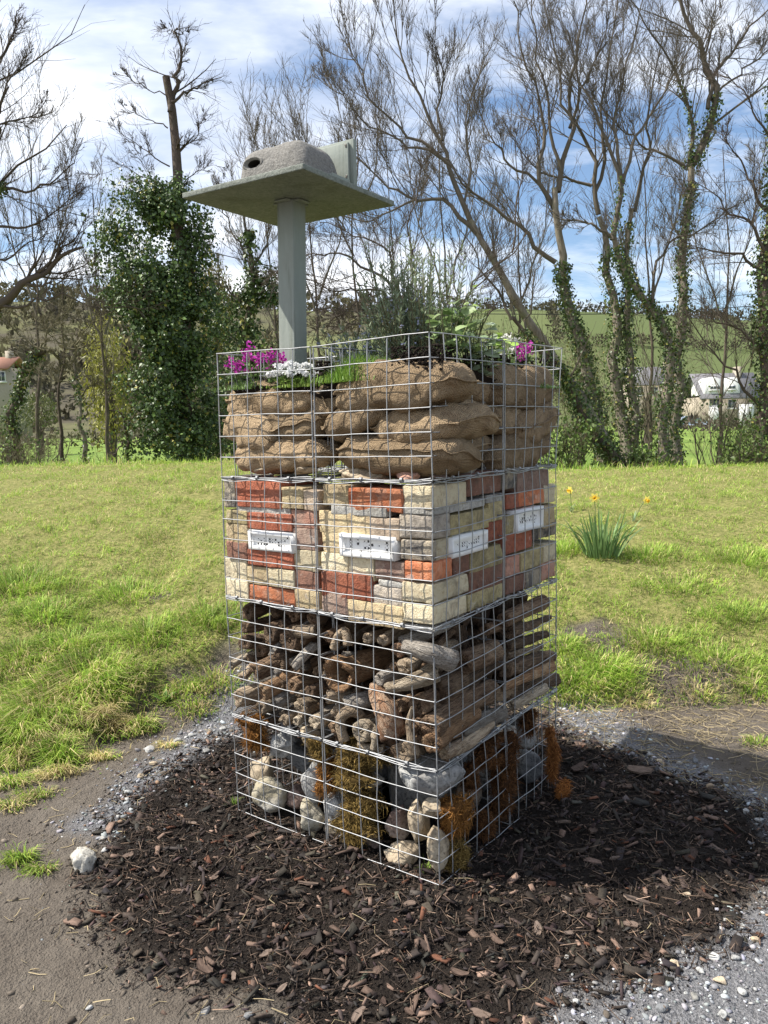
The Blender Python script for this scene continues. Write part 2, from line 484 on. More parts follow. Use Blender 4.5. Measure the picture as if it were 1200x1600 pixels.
# ------------------------------------------------------------------ grass
rg = np.random.default_rng(5)
def blades(n, pos, hgt, wid, lean, col, rng, droop=0.6, yaw=None):
    """n curved blades: 5 vertices, 3 triangles each"""
    a = rng.uniform(0, 2 * math.pi, n) if yaw is None else yaw
    d = np.stack([np.cos(a), np.sin(a), np.zeros(n)], 1)
    b = a + rng.uniform(-0.9, 0.9, n) + math.pi / 2
    s = np.stack([np.cos(b), np.sin(b), np.zeros(n)], 1) * wid[:, None] * 0.5
    up = np.array([0, 0, 1.0])
    m = pos + up * (hgt * 0.55)[:, None] + d * (lean * hgt * 0.35)[:, None]
    tp = pos + up * (hgt * (1.0 - droop * np.clip(lean, 0, 1.3) * 0.55))[:, None] + d * (lean * hgt)[:, None]
    V = np.stack([pos - s, pos + s, m - s * 0.8, m + s * 0.8, tp], 1).reshape(-1, 3)
    i = (np.arange(n) * 5)[:, None]
    F = np.concatenate([i + [0, 1, 3], i + [0, 3, 2], i + [2, 3, 4]])
    return V, F, np.repeat(col, 5, axis=0)
def grass_cols(n, rng, x, y, straw=0.19):
    t = rng.random(n)[:, None]
    gcol = np.array([[0.168, 0.325, 0.034]]) * (1 - t) + np.array([[0.42, 0.515, 0.10]]) * t
    patch = 0.5 + 0.9 * fbm2(x, y, 1.6, 3, 61) + 0.6 * fbm2(x, y, 6, 2, 62)
    dry = (rng.random(n) < straw * np.clip(patch * 2.0, 0.2, 2.2))
    st = np.array([[0.68, 0.57, 0.29]]) * rng.uniform(0.55, 1.15, n)[:, None]
    c = np.where(dry[:, None], st, gcol * rng.uniform(0.7, 1.25, n)[:, None]) * np.clip(.95 + .55 * fbm2(x, y, 9, 3, 63), .55, 1.4)[:, None]
    return c
def grass_points(n, ylo, yhi, p, rng, spread=0.54, pad=0.55):
    u = rng.random(n); y = (ylo ** p + u * (yhi ** p - ylo ** p)) ** (1 / p)
    x = rng.uniform(-1, 1, n) * (spread * y + pad)
    keep = rng.random(n) < m_grass(x, y) * 1.05
    inside = sdf_poly(x, y, np.array([tw(-.03, -.03, 0)[:2], tw(.93, -.03, 0)[:2], tw(.93, .93, 0)[:2], tw(-.03, .93, 0)[:2]])) > 0
    keep &= ~inside
    return x[keep], y[keep]
gmat = mat_col('grass_blade', 0.6, 0.3, 0.38)
mb = MB()
x, y = grass_points(214000, 3.2, 11.0, -0.35, rg)
n = len(x); z = height(x, y)
clump = np.clip(0.60 + 1.5 * fbm2(x, y, 8, 3, 71) + .8 * fbm2(x, y, 22, 2, 72), 0.2, 2.0)
h = rg.uniform(0.018, 0.045, n) * clump * (1 + 0.06 * y)
lean = rg.uniform(0.5, 2.0, n)
mb.add(*blades(n, np.stack([x, y, z - 0.004], 1), h, np.maximum(rg.uniform(0.0022, 0.0042, n), 0.00052 * y), lean, grass_cols(n, rg, x, y), rg))
# longer, tussocky turf along the dug edge on the left and behind the gravel on the right
def tussock(px, py, r, nb, hmin, hmax, straw, seed, sx=1.0, fall=0.0):
    q = np.random.default_rng(seed); c = ground_at(px, py)
    x = c[0] + q.normal(0, r, nb) * sx; y = c[1] + q.normal(0, r * 0.6, nb); z = height(x, y)
    h = q.uniform(hmin, hmax, nb) * np.clip(1.2 - np.hypot((x - c[0]) / sx, y - c[1]) / (2.6 * r), 0.35, 1)
    yaw = np.arctan2(y - c[1] - fall * r * 2, x - c[0]) + q.normal(0, 0.7, nb)
    cc = grass_cols(nb, q, x, y, straw)
    mb.add(*blades(nb, np.stack([x, y, z - 0.01], 1), h, q.uniform(0.003, 0.0055, nb), q.uniform(0.25, 1.25, nb), cc, q, 0.9, yaw))
for a in [(60, 1125, .14, 2600, .09, .20, .30, 1, 1.5, .6), (120, 1090, .15, 2200, .08, .18, .35, 2, 1.4, .5), (150, 1060, .13, 1500, .07, .15, .3, 3, 1.3, .3),
          (20, 1160, .10, 1600, .08, .18, .4, 4, 1.2, .8), (170, 1130, .08, 900, .08, .16, .5, 5, 1.0, .8), (215, 1140, .05, 420, .07, .14, .25, 6, 1, .8),
          (95, 1190, .05, 420, .08, .15, .05, 7, 1, .4), (30, 920, .16, 1500, .07, .15, .08, 8, 1.6, 0), (70, 960, .12, 900, .06, .12, .12, 9, 1.3, 0),
          (230, 990, .12, 900, .05, .12, .06, 10, 1.3, 0), (330, 970, .12, 900, .05, .12, .15, 11, 1.2, 0), (200, 930, .14, 1000, .05, .10, .1, 12, 1.4, 0),
          (30, 1345, .035, 260, .03, .09, .35, 13, 1, .4), (65, 1362, .03, 180, .03, .08, .6, 14, 1, .6), (15, 1225, .06, 420, .05, .1, .5, 15, 1.2, .6), (55, 1245, .04, 240, .04, .09, .7, 16, 1.2, .7),
          (330, 1070, .10, 700, .05, .10, .35, 17, 1.3, .4), (280, 1080, .07, 400, .05, .10, .3, 18, 1.2, .5), (30, 1030, .14, 1300, .05, .11, .3, 19, 1.4, .2), (110, 1010, .12, 900, .05, .11, .25, 20, 1.3, .1),
          (900, 1075, .10, 1500, .05, .10, .30, 21, 1.6, .3), (940, 1055, .12, 1300, .06, .12, .25, 22, 1.4, .2), (1020, 1000, .13, 1300, .05, .10, .15, 23, 1.4, 0), (880, 860, .12, 900, .05, .12, .05, 24, 1.2, 0),
          (1010, 870, .13, 1000, .05, .11, .06, 25, 1.5, 0), (1160, 880, .14, 1100, .05, .11, .05, 26, 1.4, 0), (1120, 1030, .12, 900, .05, .10, .2, 27, 1.4, 0), (1180, 1080, .08, 500, .04, .09, .3, 28, 1.2, .2),
          (1090, 1085, .06, 300, .03, .08, .6, 29, 1.4, .2), (990, 1100, .07, 400, .03, .08, .8, 30, 1.4, .2), (1185, 1162, .035, 180, .03, .07, .2, 31, 1.2, 0), (880, 1010, .09, 800, .05, .10, .15, 32, 1.0, 0),
          (262, 1165, .03, 160, .03, .07, .8, 33, 1.2, .3), (1150, 960, .14, 900, .04, .09, .1, 34, 1.5, 0), (1060, 920, .14, 900, .04, .09, .12, 35, 1.5, 0)]:
    tussock(*a)
for a in [(20, 1195, .07, 800, .06, .13, .45, 41, 1.4, .7), (90, 1210, .05, 380, .05, .11, .5, 42, 1.3, .7), (150, 1185, .045, 300, .05, .10, .6, 43, 1.2, .7), (300, 1110, .05, 300, .04, .09, .4, 44, 1.3, .6), (10, 1260, .04, 260, .04, .08, .6, 45, 1.4, .5)]:
    tussock(*a)
kind(mb.obj('grass', gmat), 'stuff', 'short mown grass with longer tussocks covering the bank', 'grass')
# rough taller grass on the crest of the bank, under the trees
mb = MB(); q = np.random.default_rng(77)
n = 9000; y = q.uniform(9.3, 12.5, n); x = q.uniform(-1, 1, n) * (0.6 * y + 1); z = height(x, y)
mb.add(*blades(n, np.stack([x, y, z - .01], 1), q.uniform(.06, .22, n) * np.clip(.6 + fbm2(x, y, 1.2, 3, 5), .3, 1.4), q.uniform(.006, .011, n), q.uniform(.1, .9, n), grass_cols(n, q, x, y, .12), q))
kind(mb.obj('verge_grass', gmat), 'stuff', 'rough taller grass behind the crest of the bank under the trees', 'grass')

# ------------------------------------------------------------------ bark mulch, gravel, straw
def chips(n, P, L, W, T, col, rng, tilt=0.35):
    """n irregular splinters, 8 vertices and 6 quads each"""
    a = rng.uniform(0, 2 * math.pi, n)
    ax = np.stack([np.cos(a), np.sin(a), rng.normal(0, tilt, n)], 1); ax = nrm(ax)
    up = nrm(np.stack([rng.normal(0, tilt, n), rng.normal(0, tilt, n), np.ones(n)], 1))
    sd = nrm(np.cross(up, ax)); up = np.cross(ax, sd)
    V = np.empty((n, 8, 3)); k = 0
    for i in (-1, 1):
        for j in (-1, 1):
            for l in (-1, 1):
                f = rng.uniform(0.35, 1.0, (n, 1)) if i == 1 else rng.uniform(0.6, 1.0, (n, 1))
                V[:, k] = P + ax * (L * i * rng.uniform(.75, 1.1, n))[:, None] * 0.5 + sd * (W * j)[:, None] * 0.5 * f + up * (T * l)[:, None] * 0.5
                k += 1
    i = (np.arange(n) * 8)[:, None]
    F = np.concatenate([i + f for f in ([0, 1, 3, 2], [4, 6, 7, 5], [0, 4, 5, 1], [2, 3, 7, 6], [0, 2, 6, 4], [1, 5, 7, 3])])
    return V.reshape(-1, 3), F, np.repeat(col, 8, axis=0)
q = np.random.default_rng(8)
lo, hi = MULCH.min(0) - .25, MULCH.max(0) + .25
n = 21000
x = q.uniform(lo[0], hi[0], n); y = q.uniform(max(lo[1], 1.5), hi[1], n)
sd_ = sdf_poly(x, y, MULCH) + 0.09 * fbm2(x, y, 6, 4, 31)
keep = q.random(n) < np.clip(sstep(-0.16, 0.03, sd_), 0, 1) ** 1.5
keep &= sdf_poly(x, y, np.array([tw(.05, .05, 0)[:2], tw(.85, .05, 0)[:2], tw(.85, .85, 0)[:2], tw(.05, .85, 0)[:2]])) < 0
keep &= (np.abs(x) < 0.56 * y + 0.5)
x, y = x[keep], y[keep]; n = len(x)
L = np.clip(q.lognormal(math.log(0.0165), 0.62, n), .005, .065); W = L * q.uniform(.16, .6, n); T = np.clip(L * q.uniform(.08, .2, n), .0015, .006)
cc = np.array([[0.034, 0.026, 0.0215]]) * q.lognormal(0, .45, (n, 1)) * (1 + q.normal(0, .08, (n, 3)))
lt = q.random(n) < 0.14; cc[lt] = np.array([[0.15, 0.10, 0.075]]) * q.lognormal(0, .35, (lt.sum(), 1))
lt = q.random(n) < 0.05; cc[lt] = np.array([[0.105, 0.045, 0.026]]) * q.lognormal(0, .3, (lt.sum(), 1))
cmat = mat_col('bark_chip', 0.82, 0.3, 0, 0.5, 160)
mb = MB(); mb.add(*chips(n, np.stack([x, y, height(x, y) + q.uniform(-.003, .010, n)], 1), L, W, T, cc, q, .45))
n2_ = 95000; x2 = q.uniform(lo[0], hi[0], n2_); y2 = q.uniform(max(lo[1], 1.5), hi[1], n2_)                # fine crumbs, four-faced
k2 = (q.random(n2_) < sstep(-0.13, 0.03, sdf_poly(x2, y2, MULCH) + 0.09 * fbm2(x2, y2, 6, 3, 31))) & (np.abs(x2) < 0.56 * y2 + 0.4)
k2 &= sdf_poly(x2, y2, np.array([tw(.05, .05, 0)[:2], tw(.85, .05, 0)[:2], tw(.85, .85, 0)[:2], tw(.05, .85, 0)[:2]])) < 0
x2, y2 = x2[k2], y2[k2]; n2_ = len(x2); l2 = np.clip(q.lognormal(math.log(.006), .5, n2_), .002, .02)
a2 = q.uniform(0, 6.283, n2_); d2 = np.stack([np.cos(a2), np.sin(a2), q.normal(0, .3, n2_)], 1) * l2[:, None]; s2 = nrm(np.cross(d2, q.normal(0, 1, (n2_, 3)))) * (l2 * q.uniform(.15, .5, n2_))[:, None]
p2 = np.stack([x2, y2, height(x2, y2) + q.uniform(0, .006, n2_)], 1)
V2 = np.stack([p2 - d2 * .5, p2 + s2, p2 - s2 + [0, 0, .001], p2 + d2 * .5 + np.stack([q.normal(0, .001, n2_), q.normal(0, .001, n2_), q.uniform(.001, .004, n2_)], 1)], 1).reshape(-1, 3)
i2 = (np.arange(n2_) * 4)[:, None]; F2 = np.concatenate([i2 + f for f in ([0, 1, 2], [0, 3, 1], [1, 3, 2], [0, 2, 3])])
c2 = np.array([[0.026, 0.0195, 0.016]]) * q.lognormal(0, .5, (n2_, 1)); w2_ = q.random(n2_) < .05; c2[w2_] = np.array([[.16, .11, .08]]) * q.lognormal(0, .4, (w2_.sum(), 1))
mb.add(V2, F2, np.repeat(c2, 4, axis=0))
nf = 5000; i = q.integers(0, n, nf)                       # thin fibres
mb.add(*chips(nf, np.stack([x[i] + q.normal(0, .02, nf), y[i] + q.normal(0, .02, nf), height(x[i], y[i]) + .010], 1), q.uniform(.02, .07, nf), q.uniform(.0012, .003, nf), q.uniform(.001, .002, nf),
              np.array([[.075, .052, .037]]) * q.lognormal(0, .6, (nf, 1)), q, .3))
kind(mb.obj('bark_mulch', cmat), 'stuff', 'dark bark mulch spread round the foot of the tower', 'mulch')

def pebbles(n, P, S, col, rng, flat=0.6):
    V0, F0 = ICO1
    k = len(V0)
    sc = np.stack([S * rng.uniform(.75, 1.3, n), S * rng.uniform(.6, 1.0, n), S * flat * rng.uniform(.6, 1.1, n)], 1) * .5
    V = V0[None] * (1 + rng.uniform(-.28, .22, (n, k, 1))) * sc[:, None, :]
    a = rng.uniform(0, 6.283, n); c_, s_ = np.cos(a)[:, None], np.sin(a)[:, None]
    V = np.stack([V[..., 0] * c_ - V[..., 1] * s_, V[..., 0] * s_ + V[..., 1] * c_, V[..., 2] + V[..., 0] * rng.normal(0, .25, (n, 1))], -1) + P[:, None, :]
    F = (F0[None] + (np.arange(n) * k)[:, None, None]).reshape(-1, 3)
    return V.reshape(-1, 3), F, np.repeat(col, k, axis=0)
def gcol(n, q):
    c = np.array([[0.25, 0.255, 0.265]]) * q.lognormal(0, .38, (n, 1)) * (1 + q.normal(0, .04, (n, 3)))
    w = q.random(n) < .05; c[w] = np.array([[.34, .335, .32]]) * q.uniform(.8, 1.15, (w.sum(), 1))
    w = q.random(n) < .05; c[w] = np.array([[.30, .20, .13]]) * q.uniform(.7, 1.2, (w.sum(), 1))
    return np.clip(c, .03, .75)
smat = mat_col('gravel_stone', 0.85, 0.3, 0, 0.35, 120)
mb = MB()
for P, n0, sl, sh in ((GRAV[0], 7000, .006, .030), (GRAV[1], 7500, .005, .022), (GRAV[2], 6000, .006, .026)):
    lo, hi = P.min(0) - .3, P.max(0) + .3
    x = q.uniform(lo[0], hi[0], n0); y = q.uniform(lo[1], hi[1], n0)
    k = q.random(n0) < sstep(-.14, .10, sdf_poly(x, y, P) + .12 * fbm2(x, y, 5, 4, 51)); k &= (np.abs(x) < .56 * y + .4) & (y > 1.5) & (q.random(n0) > .93 * m_mulch(x, y))
    x, y = x[k], y[k]; n = len(x); S = np.clip(q.lognormal(math.log(sl * 1.75), .5, n), sl * .7, sh)
    mb.add(*pebbles(n, np.stack([x, y, height(x, y) + S * .08], 1), S, gcol(n, q), q))
n0 = 2600; x = q.uniform(-2, 2, n0); y = q.uniform(1.6, 3.9, n0); k = (q.random(n0) > m_mulch(x, y)) & (m_grass(x, y) < .2) & (q.random(n0) < .5)   # loose grit on the bare soil
x, y = x[k], y[k]; n = len(x); S = q.uniform(.003, .010, n)
mb.add(*pebbles(n, np.stack([x, y, height(x, y)], 1), S, gcol(n, q) * .8, q))
kind(mb.obj('gravel', smat), 'stuff', 'grey slate gravel around the mulch', 'gravel')
mb = MB(); n0 = 9500; x = q.uniform(-2.1, 2.1, n0); y = q.uniform(1.55, 4.0, n0)                      # crumbs of trodden earth
k = (q.random(n0) > m_mulch(x, y)) & (m_grass(x, y) < .5) & (q.random(n0) > .6 * m_gravel(x, y)) & (np.abs(x) < .56 * y + .4) & (fbm2(x, y, 4, 3, 91) + q.normal(0, .15, n0) > -.08)
x, y = x[k], y[k]; n = len(x); S = np.clip(q.lognormal(math.log(.008), .55, n), .003, .035)
mb.add(*pebbles(n, np.stack([x, y, height(x, y)], 1), S, np.array([[.125, .105, .085]]) * q.lognormal(0, .3, (n, 1)), q, .75))
kind(mb.obj('earth_crumbs', mat_col('earth_crumb', .95, .1, 0, .4, 150)), 'stuff', 'crumbs of trodden earth on the bare ground', 'earth')
# dry straw scattered over the bare soil
mb = MB()
def straw(n, x, y, l0, l1, rng):
    a = rng.uniform(0, 6.283, n); l = rng.uniform(l0, l1, n)
    d = np.stack([np.cos(a), np.sin(a), rng.normal(0, .12, n)], 1)
    P0 = np.stack([x, y, height(x, y) + .006], 1)
    P = np.stack([P0, P0 + d * (l * .5)[:, None] + rng.normal(0, .004, (n, 3)), P0 + d * l[:, None] + rng.normal(0, .008, (n, 3))], 1)
    P[..., 2] = np.maximum(P[..., 2], height(P[..., 0].ravel(), P[..., 1].ravel()).reshape(n, 3) + .002)
    V, F = tubes(P, np.tile(rng.uniform(.0008, .0016, n)[:, None], (1, 3)), 3)
    return V, F, np.repeat(np.array([[.42, .34, .20]]) * rng.uniform(.35, 1.1, (n, 1)), 9, axis=0)
n0 = 2600; x = q.uniform(.4, 2.4, n0); y = q.uniform(2.75, 4.05, n0); k = (m_mulch(x, y) < .3) & (m_grass(x, y) < .6)
mb.add(*straw(k.sum(), x[k], y[k], .03, .11, q))
n0 = 420; x = q.uniform(-1.7, -.1, n0); y = q.uniform(1.6, 3.8, n0); k = (m_mulch(x, y) < .8)
mb.add(*straw(k.sum(), x[k], y[k], .015, .06, q))
n0 = 60; x = q.uniform(-.8, 1.4, n0); y = q.uniform(1.7, 2.6, n0)
mb.add(*straw(n0, x, y, .015, .06, q))
kind(mb.obj('straw', mat_col('dry_straw', .7, .3)), 'stuff', 'dry straw scattered over the bare soil', 'straw')
# ================================================================== TOWER MATERIALS
def mat_brick(name, c1, c2, stain, amt, speck=0.36):
    t = NT(name, 0.9, 0.2); v = t.coord()
    n1 = t.noise(v, 9, 6, 0.6, 0.6); n2 = t.noise(v, 70, 6, 0.75); n3 = t.noise(v, 9, 5, 0.65, 1.2); n4 = t.noise(v, 260, 2, 0.5)
    c = t.mix(t.ramp(n1, [(0.40, 0.0), (0.60, 1.0)]), c1, c2)
    c = t.mix(t.ramp(t.noise(v, 22, 5, .7, .8), [(0.53, 0.0), (0.62, .55)]), c, stain)
    c = t.mix(t.ramp(n2, [(0.30, 0.0), (0.75, speck * 1.6)]), c, tuple(min(v_ * 1.5, .75) for v_ in c2))
    c = t.mix(t.ramp(n2, [(0.28, speck * 2.0), (0.42, 0.0)]), c, tuple(v_ * 0.45 for v_ in c1))
    c = t.mix(t.ramp(n3, [(0.60 - 0.25 * amt, 0.0), (0.74 - 0.2 * amt, amt)]), c, stain)
    c = t.mix(t.ramp(t.noise(v, 13, 6, .7, 1.0), [(0.52, 0.0), (0.66, .5)]), c, (0.13, 0.105, 0.085))          # grime
    c = t.mix(t.ramp(t.noise(v, 17, 6, .7, .6), [(0.60, 0.0), (0.67, .45)]), c, (0.60, 0.56, 0.50))            # mortar left on
    t.base(hsv_rand(t, c, 0.2))
    t.bump(t.math('ADD', t.math('MULTIPLY', n2, 1.0), t.math('MULTIPLY', n4, 0.35)), 0.010, 0.9)
    return t.m
BR = {
 'red':    mat_brick('brick_red', (0.27, 0.075, 0.042), (0.40, 0.145, 0.085), (0.15, 0.07, 0.055), .45),
 'orange': mat_brick('brick_orange', (0.42, 0.115, 0.05), (0.52, 0.20, 0.10), (0.55, 0.36, 0.26), .3),
 'pink':   mat_brick('brick_pink', (0.40, 0.18, 0.13), (0.52, 0.30, 0.22), (0.30, 0.24, 0.20), .4),
 'buff':   mat_brick('brick_buff', (0.50, 0.355, 0.195), (0.61, 0.47, 0.29), (0.36, 0.25, 0.155), .45),
 'cream':  mat_brick('brick_cream', (0.54, 0.43, 0.265), (0.66, 0.55, 0.375), (0.44, 0.32, 0.19), .25),
 'tan':    mat_brick('brick_tan', (0.45, 0.33, 0.24), (0.55, 0.43, 0.32), (0.62, 0.52, 0.40), .3),
 'purple': mat_brick('brick_purple', (0.20, 0.115, 0.09), (0.32, 0.22, 0.175), (0.40, 0.32, 0.25), .5),
 'brown':  mat_brick('brick_brown', (0.16, 0.075, 0.05), (0.26, 0.14, 0.10), (0.10, 0.07, 0.06), .4),
 'grey':   mat_brick('brick_burnt_grey', (0.24, 0.21, 0.175), (0.42, 0.375, 0.32), (0.56, 0.47, 0.35), .5),
 'black':  mat_brick('brick_soot', (0.045, 0.043, 0.042), (0.14, 0.13, 0.12), (0.56, 0.47, 0.33), .6),
 'olive':  mat_brick('brick_mossy', (0.36, 0.30, 0.15), (0.48, 0.40, 0.22), (0.15, 0.13, 0.075), .6),
 'slab':   mat_brick('slate_slab', (0.33, 0.315, 0.285), (0.54, 0.52, 0.47), (0.20, 0.18, 0.15), .5),
}
CNAME = {'red': 'red', 'orange': 'bright orange-red', 'pink': 'pinkish red', 'buff': 'buff', 'cream': 'pale cream', 'tan': 'dull tan', 'purple': 'purplish brown',
         'brown': 'dark brown', 'grey': 'burnt grey', 'black': 'soot-blackened', 'olive': 'mossy buff', 'slab': 'thin grey'}
def mat_burlap():
    t = NT('burlap', 0.95, 0.1); v = t.coord()
    n1 = t.noise(v, 7, 5, 0.6, 0.4); n2 = t.noise(v, 220, 3, 0.6); n3 = t.noise(v, 2.5, 3, .6)
    def wave(rot):
        w = t.new('ShaderNodeTexWave'); w.inputs['Scale'].default_value = 62; w.inputs['Distortion'].default_value = 0.7; w.inputs['Detail'].default_value = 2
        w.bands_direction = rot; t.ln(v, w.inputs['Vector']); return w.outputs['Fac']
    wv = t.math('MULTIPLY', wave('X'), wave('Y'))
    c = t.mix(t.ramp(n1, [(0.3, 0.0), (0.7, 1.0)]), (0.245, 0.172, 0.104), (0.42, 0.315, 0.20))
    c = t.mix(t.ramp(n3, [(0.58, 0.0), (0.75, 0.55)]), c, (0.10, 0.065, 0.04))
    c = t.mix(t.math('MULTIPLY', n2, 0.5), c, (0.46, 0.345, 0.21))
    c = t.mix(t.ramp(wv, [(0.05, .12), (0.5, 0.0)]), c, (0.12, 0.08, 0.05))
    c = t.mix(t.ramp(t.noise(v, 16, 6, .7, .8), [(0.50, 0.0), (0.64, .5)]), c, (0.12, 0.085, 0.055))
    t.base(hsv_rand(t, c, 0.24))
    t.bump(t.math('ADD', t.math('MULTIPLY', wv, .4), n2), 0.010, 0.9)
    return t.m
BURLAP = mat_burlap()
def mat_wood(name, c1, c2, c3, streak=10):
    t = NT(name, 0.85, 0.25)
    v = t.coord((1, 1, 0.09)); u = t.coord((1, 1, 1))
    n1 = t.noise(v, streak * 6, 6, 0.65, 0.8); n2 = t.noise(u, 11, 5, 0.6, .5); n3 = t.noise(v, streak * 22, 4, .6)
    c = t.mix(t.ramp(n1, [(0.40, 0.0), (0.60, 1.0)]), c1, c2)
    c = t.mix(t.ramp(n2, [(0.52, 0.0), (0.66, 0.85)]), c, c3)
    c = t.mix(t.ramp(n3, [(0.34, 0.75), (0.45, 0.0)]), c, tuple(x * .3 for x in c1))
    t.base(hsv_rand(t, c, 0.25))
    t.bump(t.math('ADD', n1, t.math('MULTIPLY', n3, .8)), 0.020, 1.0)
    return t.m
WD = {
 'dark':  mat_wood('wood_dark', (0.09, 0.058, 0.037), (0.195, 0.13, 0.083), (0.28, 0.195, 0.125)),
 'brown': mat_wood('wood_brown', (0.15, 0.09, 0.053), (0.30, 0.20, 0.125), (0.37, 0.265, 0.17)),
 'tan':   mat_wood('wood_tan', (0.30, 0.225, 0.155), (0.49, 0.39, 0.275), (0.21, 0.145, 0.09)),
 'pale':  mat_wood('wood_pale', (0.36, 0.29, 0.205), (0.52, 0.44, 0.33), (0.24, 0.18, 0.115)),
 'orange': mat_wood('wood_orange', (0.24, 0.135, 0.07), (0.36, 0.22, 0.12), (0.44, 0.32, 0.2)),
 'grey':  mat_wood('wood_grey', (0.25, 0.22, 0.185), (0.37, 0.335, 0.29), (0.18, 0.15, 0.12)),
 'rot':   mat_wood('wood_rotten', (0.30, 0.155, 0.085), (0.50, 0.37, 0.26), (0.21, 0.105, 0.055)),
}
WNAME = {'dark': 'dark weathered', 'brown': 'brown', 'tan': 'tan', 'pale': 'pale bleached', 'orange': 'orange-tan', 'grey': 'silver grey', 'rot': 'crumbling reddish'}
def mat_stone(name, c1, c2, c3):
    t = NT(name, 0.85, 0.25); v = t.coord()
    n1 = t.noise(v, 9, 6, 0.65, .4); n2 = t.noise(v, 80, 5, .65); n3 = t.noise(v, 3.5, 4, .6, .8)
    c = t.mix(t.ramp(n1, [(0.35, 0.0), (0.65, 1.0)]), c1, c2)
    c = t.mix(t.ramp(n3, [(0.50, 0.0), (0.62, .85)]), c, c3)
    c = t.mix(t.ramp(n2, [(0.36, .8), (0.5, 0.0)]), c, tuple(x * .4 for x in c1))
    t.base(hsv_rand(t, c, .12)); t.bump(t.math('ADD', n1, t.math('MULTIPLY', n2, .5)), .012, .7)
    return t.m
ST = {
 'white': mat_stone('stone_white', (0.40, 0.375, 0.32), (0.58, 0.555, 0.49), (0.30, 0.26, 0.17)),
 'grey':  mat_stone('stone_grey', (0.30, 0.30, 0.29), (0.46, 0.46, 0.44), (0.22, 0.21, 0.20)),
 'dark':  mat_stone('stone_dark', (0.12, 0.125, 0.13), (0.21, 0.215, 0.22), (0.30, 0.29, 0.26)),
 'tan':   mat_stone('stone_tan', (0.36, 0.29, 0.20), (0.48, 0.40, 0.29), (0.24, 0.18, 0.12)),
 'brown': mat_stone('stone_brown', (0.15, 0.10, 0.08), (0.24, 0.17, 0.14), (0.32, 0.26, 0.20)),
}
SNAME = {'white': 'whitish', 'grey': 'grey', 'dark': 'dark grey', 'tan': 'tan', 'brown': 'brown'}

# ================================================================== WIRE CAGES
zinc = NT('galvanised_wire', 0.5, 0.5, 0.55)
_zv = zinc.coord(rnd=False); zinc.base(zinc.mix(zinc.noise(_zv, 45, 4, .6), (0.22, 0.23, 0.24), (0.46, 0.465, 0.47)))
zinc = zinc.m
SEAM = {0: {'L': (339, 551), 'DL': (487, 540), 'C': (670, 517), 'DR': (787, 530), 'R': (878, 543)},
        1: {'L': (347, 748), 'DL': (492, 750), 'C': (677, 753), 'DR': (787, 737), 'R': (868, 728)},
        2: {'L': (354, 932), 'DL': (497, 957), 'C': (676, 985), 'DR': (787, 937), 'R': (869, 906)},
        3: {'L': (364, 1116), 'DL': (505, 1156), 'C': (684, 1207), 'DR': (789, 1131), 'R': (869, 1077)},
        4: {'L': (373, 1266), 'DL': (512, 1320), 'C': (689, 1386), 'DR': (797, 1290), 'R': (867, 1232)}}
NODE = {}                                              # (level, i, j): i halves along the left face, j along the right
for lv, d in SEAM.items():
    C_ = face_pt('L', *d['C'])
    zC = C_[2]
    sC, _ = on_face('L', *d['C'])
    NODE[lv, 0, 0] = np.array([sC * .5, -sC * .3, zC])
    for k, key in ((1, 'DL'), (2, 'L')):
        s, z = on_face('L', *d[key]); NODE[lv, k, 0] = np.array([s, 0.0, z])
    for k, key in ((1, 'DR'), (2, 'R')):
        s, z = on_face('R', *d[key]); NODE[lv, 0, k] = np.array([0.0, s, z])
    for i in (1, 2):
        for j in (1, 2):
            a, b = NODE[lv, i, 0], NODE[lv, 0, j]
            NODE[lv, i, j] = np.array([a[0] * .97 + .013, b[1] * .97 + .013, (a[2] + b[2] + 0) / 2 + (a[2] + b[2] - 2 * zC) * .0])
def tw3(v): return C0 + LD * v[0] + RD * v[1] + ZU * v[2]
WR = 0.0018
def panel(mbx, p00, p10, p01, p11, nrm_out, q, nu=6, nv=6, bulge=0.006, jitter=0.0025, rows=None):
    """welded mesh between four corners; p00 bottom-left .. p11 top-right"""
    nrm_out = np.asarray(nrm_out, float)
    K = 12
    def P(u, v):
        u = u[:, None]; v = v[:, None]
        b = (p00 * (1 - u) + p10 * u) * (1 - v) + (p01 * (1 - u) + p11 * u) * v
        w = (np.sin(u * math.pi) * np.sin(v * math.pi)) ** .7
        return b + nrm_out * bulge * w
    seed = int(q.integers(1e6))
    t = np.linspace(0, 1, K)
    L, R_ = [], []
    for i in range(nu + 1):                            # uprights
        u0 = i / nu + (q.normal(0, .006) if 0 < i < nu else 0)
        pts = P(np.full(K, u0), t)
        pts = pts + np.stack([vnoise(np.stack([t * 5, np.full(K, i * 3.1), np.full(K, c_ * 7.)], 1), seed) for c_ in range(3)], 1) * jitter * (np.sin(t * math.pi) ** .4)[:, None]
        L.append(pts); R_.append(np.full(K, WR))
    for j in range(nv + 1):                            # rails, welded outside the uprights
        v0 = j / nv + (q.normal(0, .004) if 0 < j < nv else 0)
        pts = P(t, np.full(K, v0)) + nrm_out * WR * 1.7
        pts = pts + np.stack([vnoise(np.stack([t * 5, np.full(K, j * 2.7 + 50), np.full(K, c_ * 7.)], 1), seed) for c_ in range(3)], 1) * jitter * (np.sin(t * math.pi) ** .4)[:, None]
        L.append(pts); R_.append(np.full(K, WR))
    V, F = tubes(np.array(L), np.array(R_), 4)
    mbx.add(V, F)
CAGES = {(0, 0): 'front corner', (1, 0): 'left', (0, 1): 'right', (1, 1): 'rear'}
LAYN = ['top', 'second', 'third', 'bottom']
FILL = ['burlap sacks', 'reclaimed bricks', 'logs', 'stones and moss']
qc = np.random.default_rng(42)
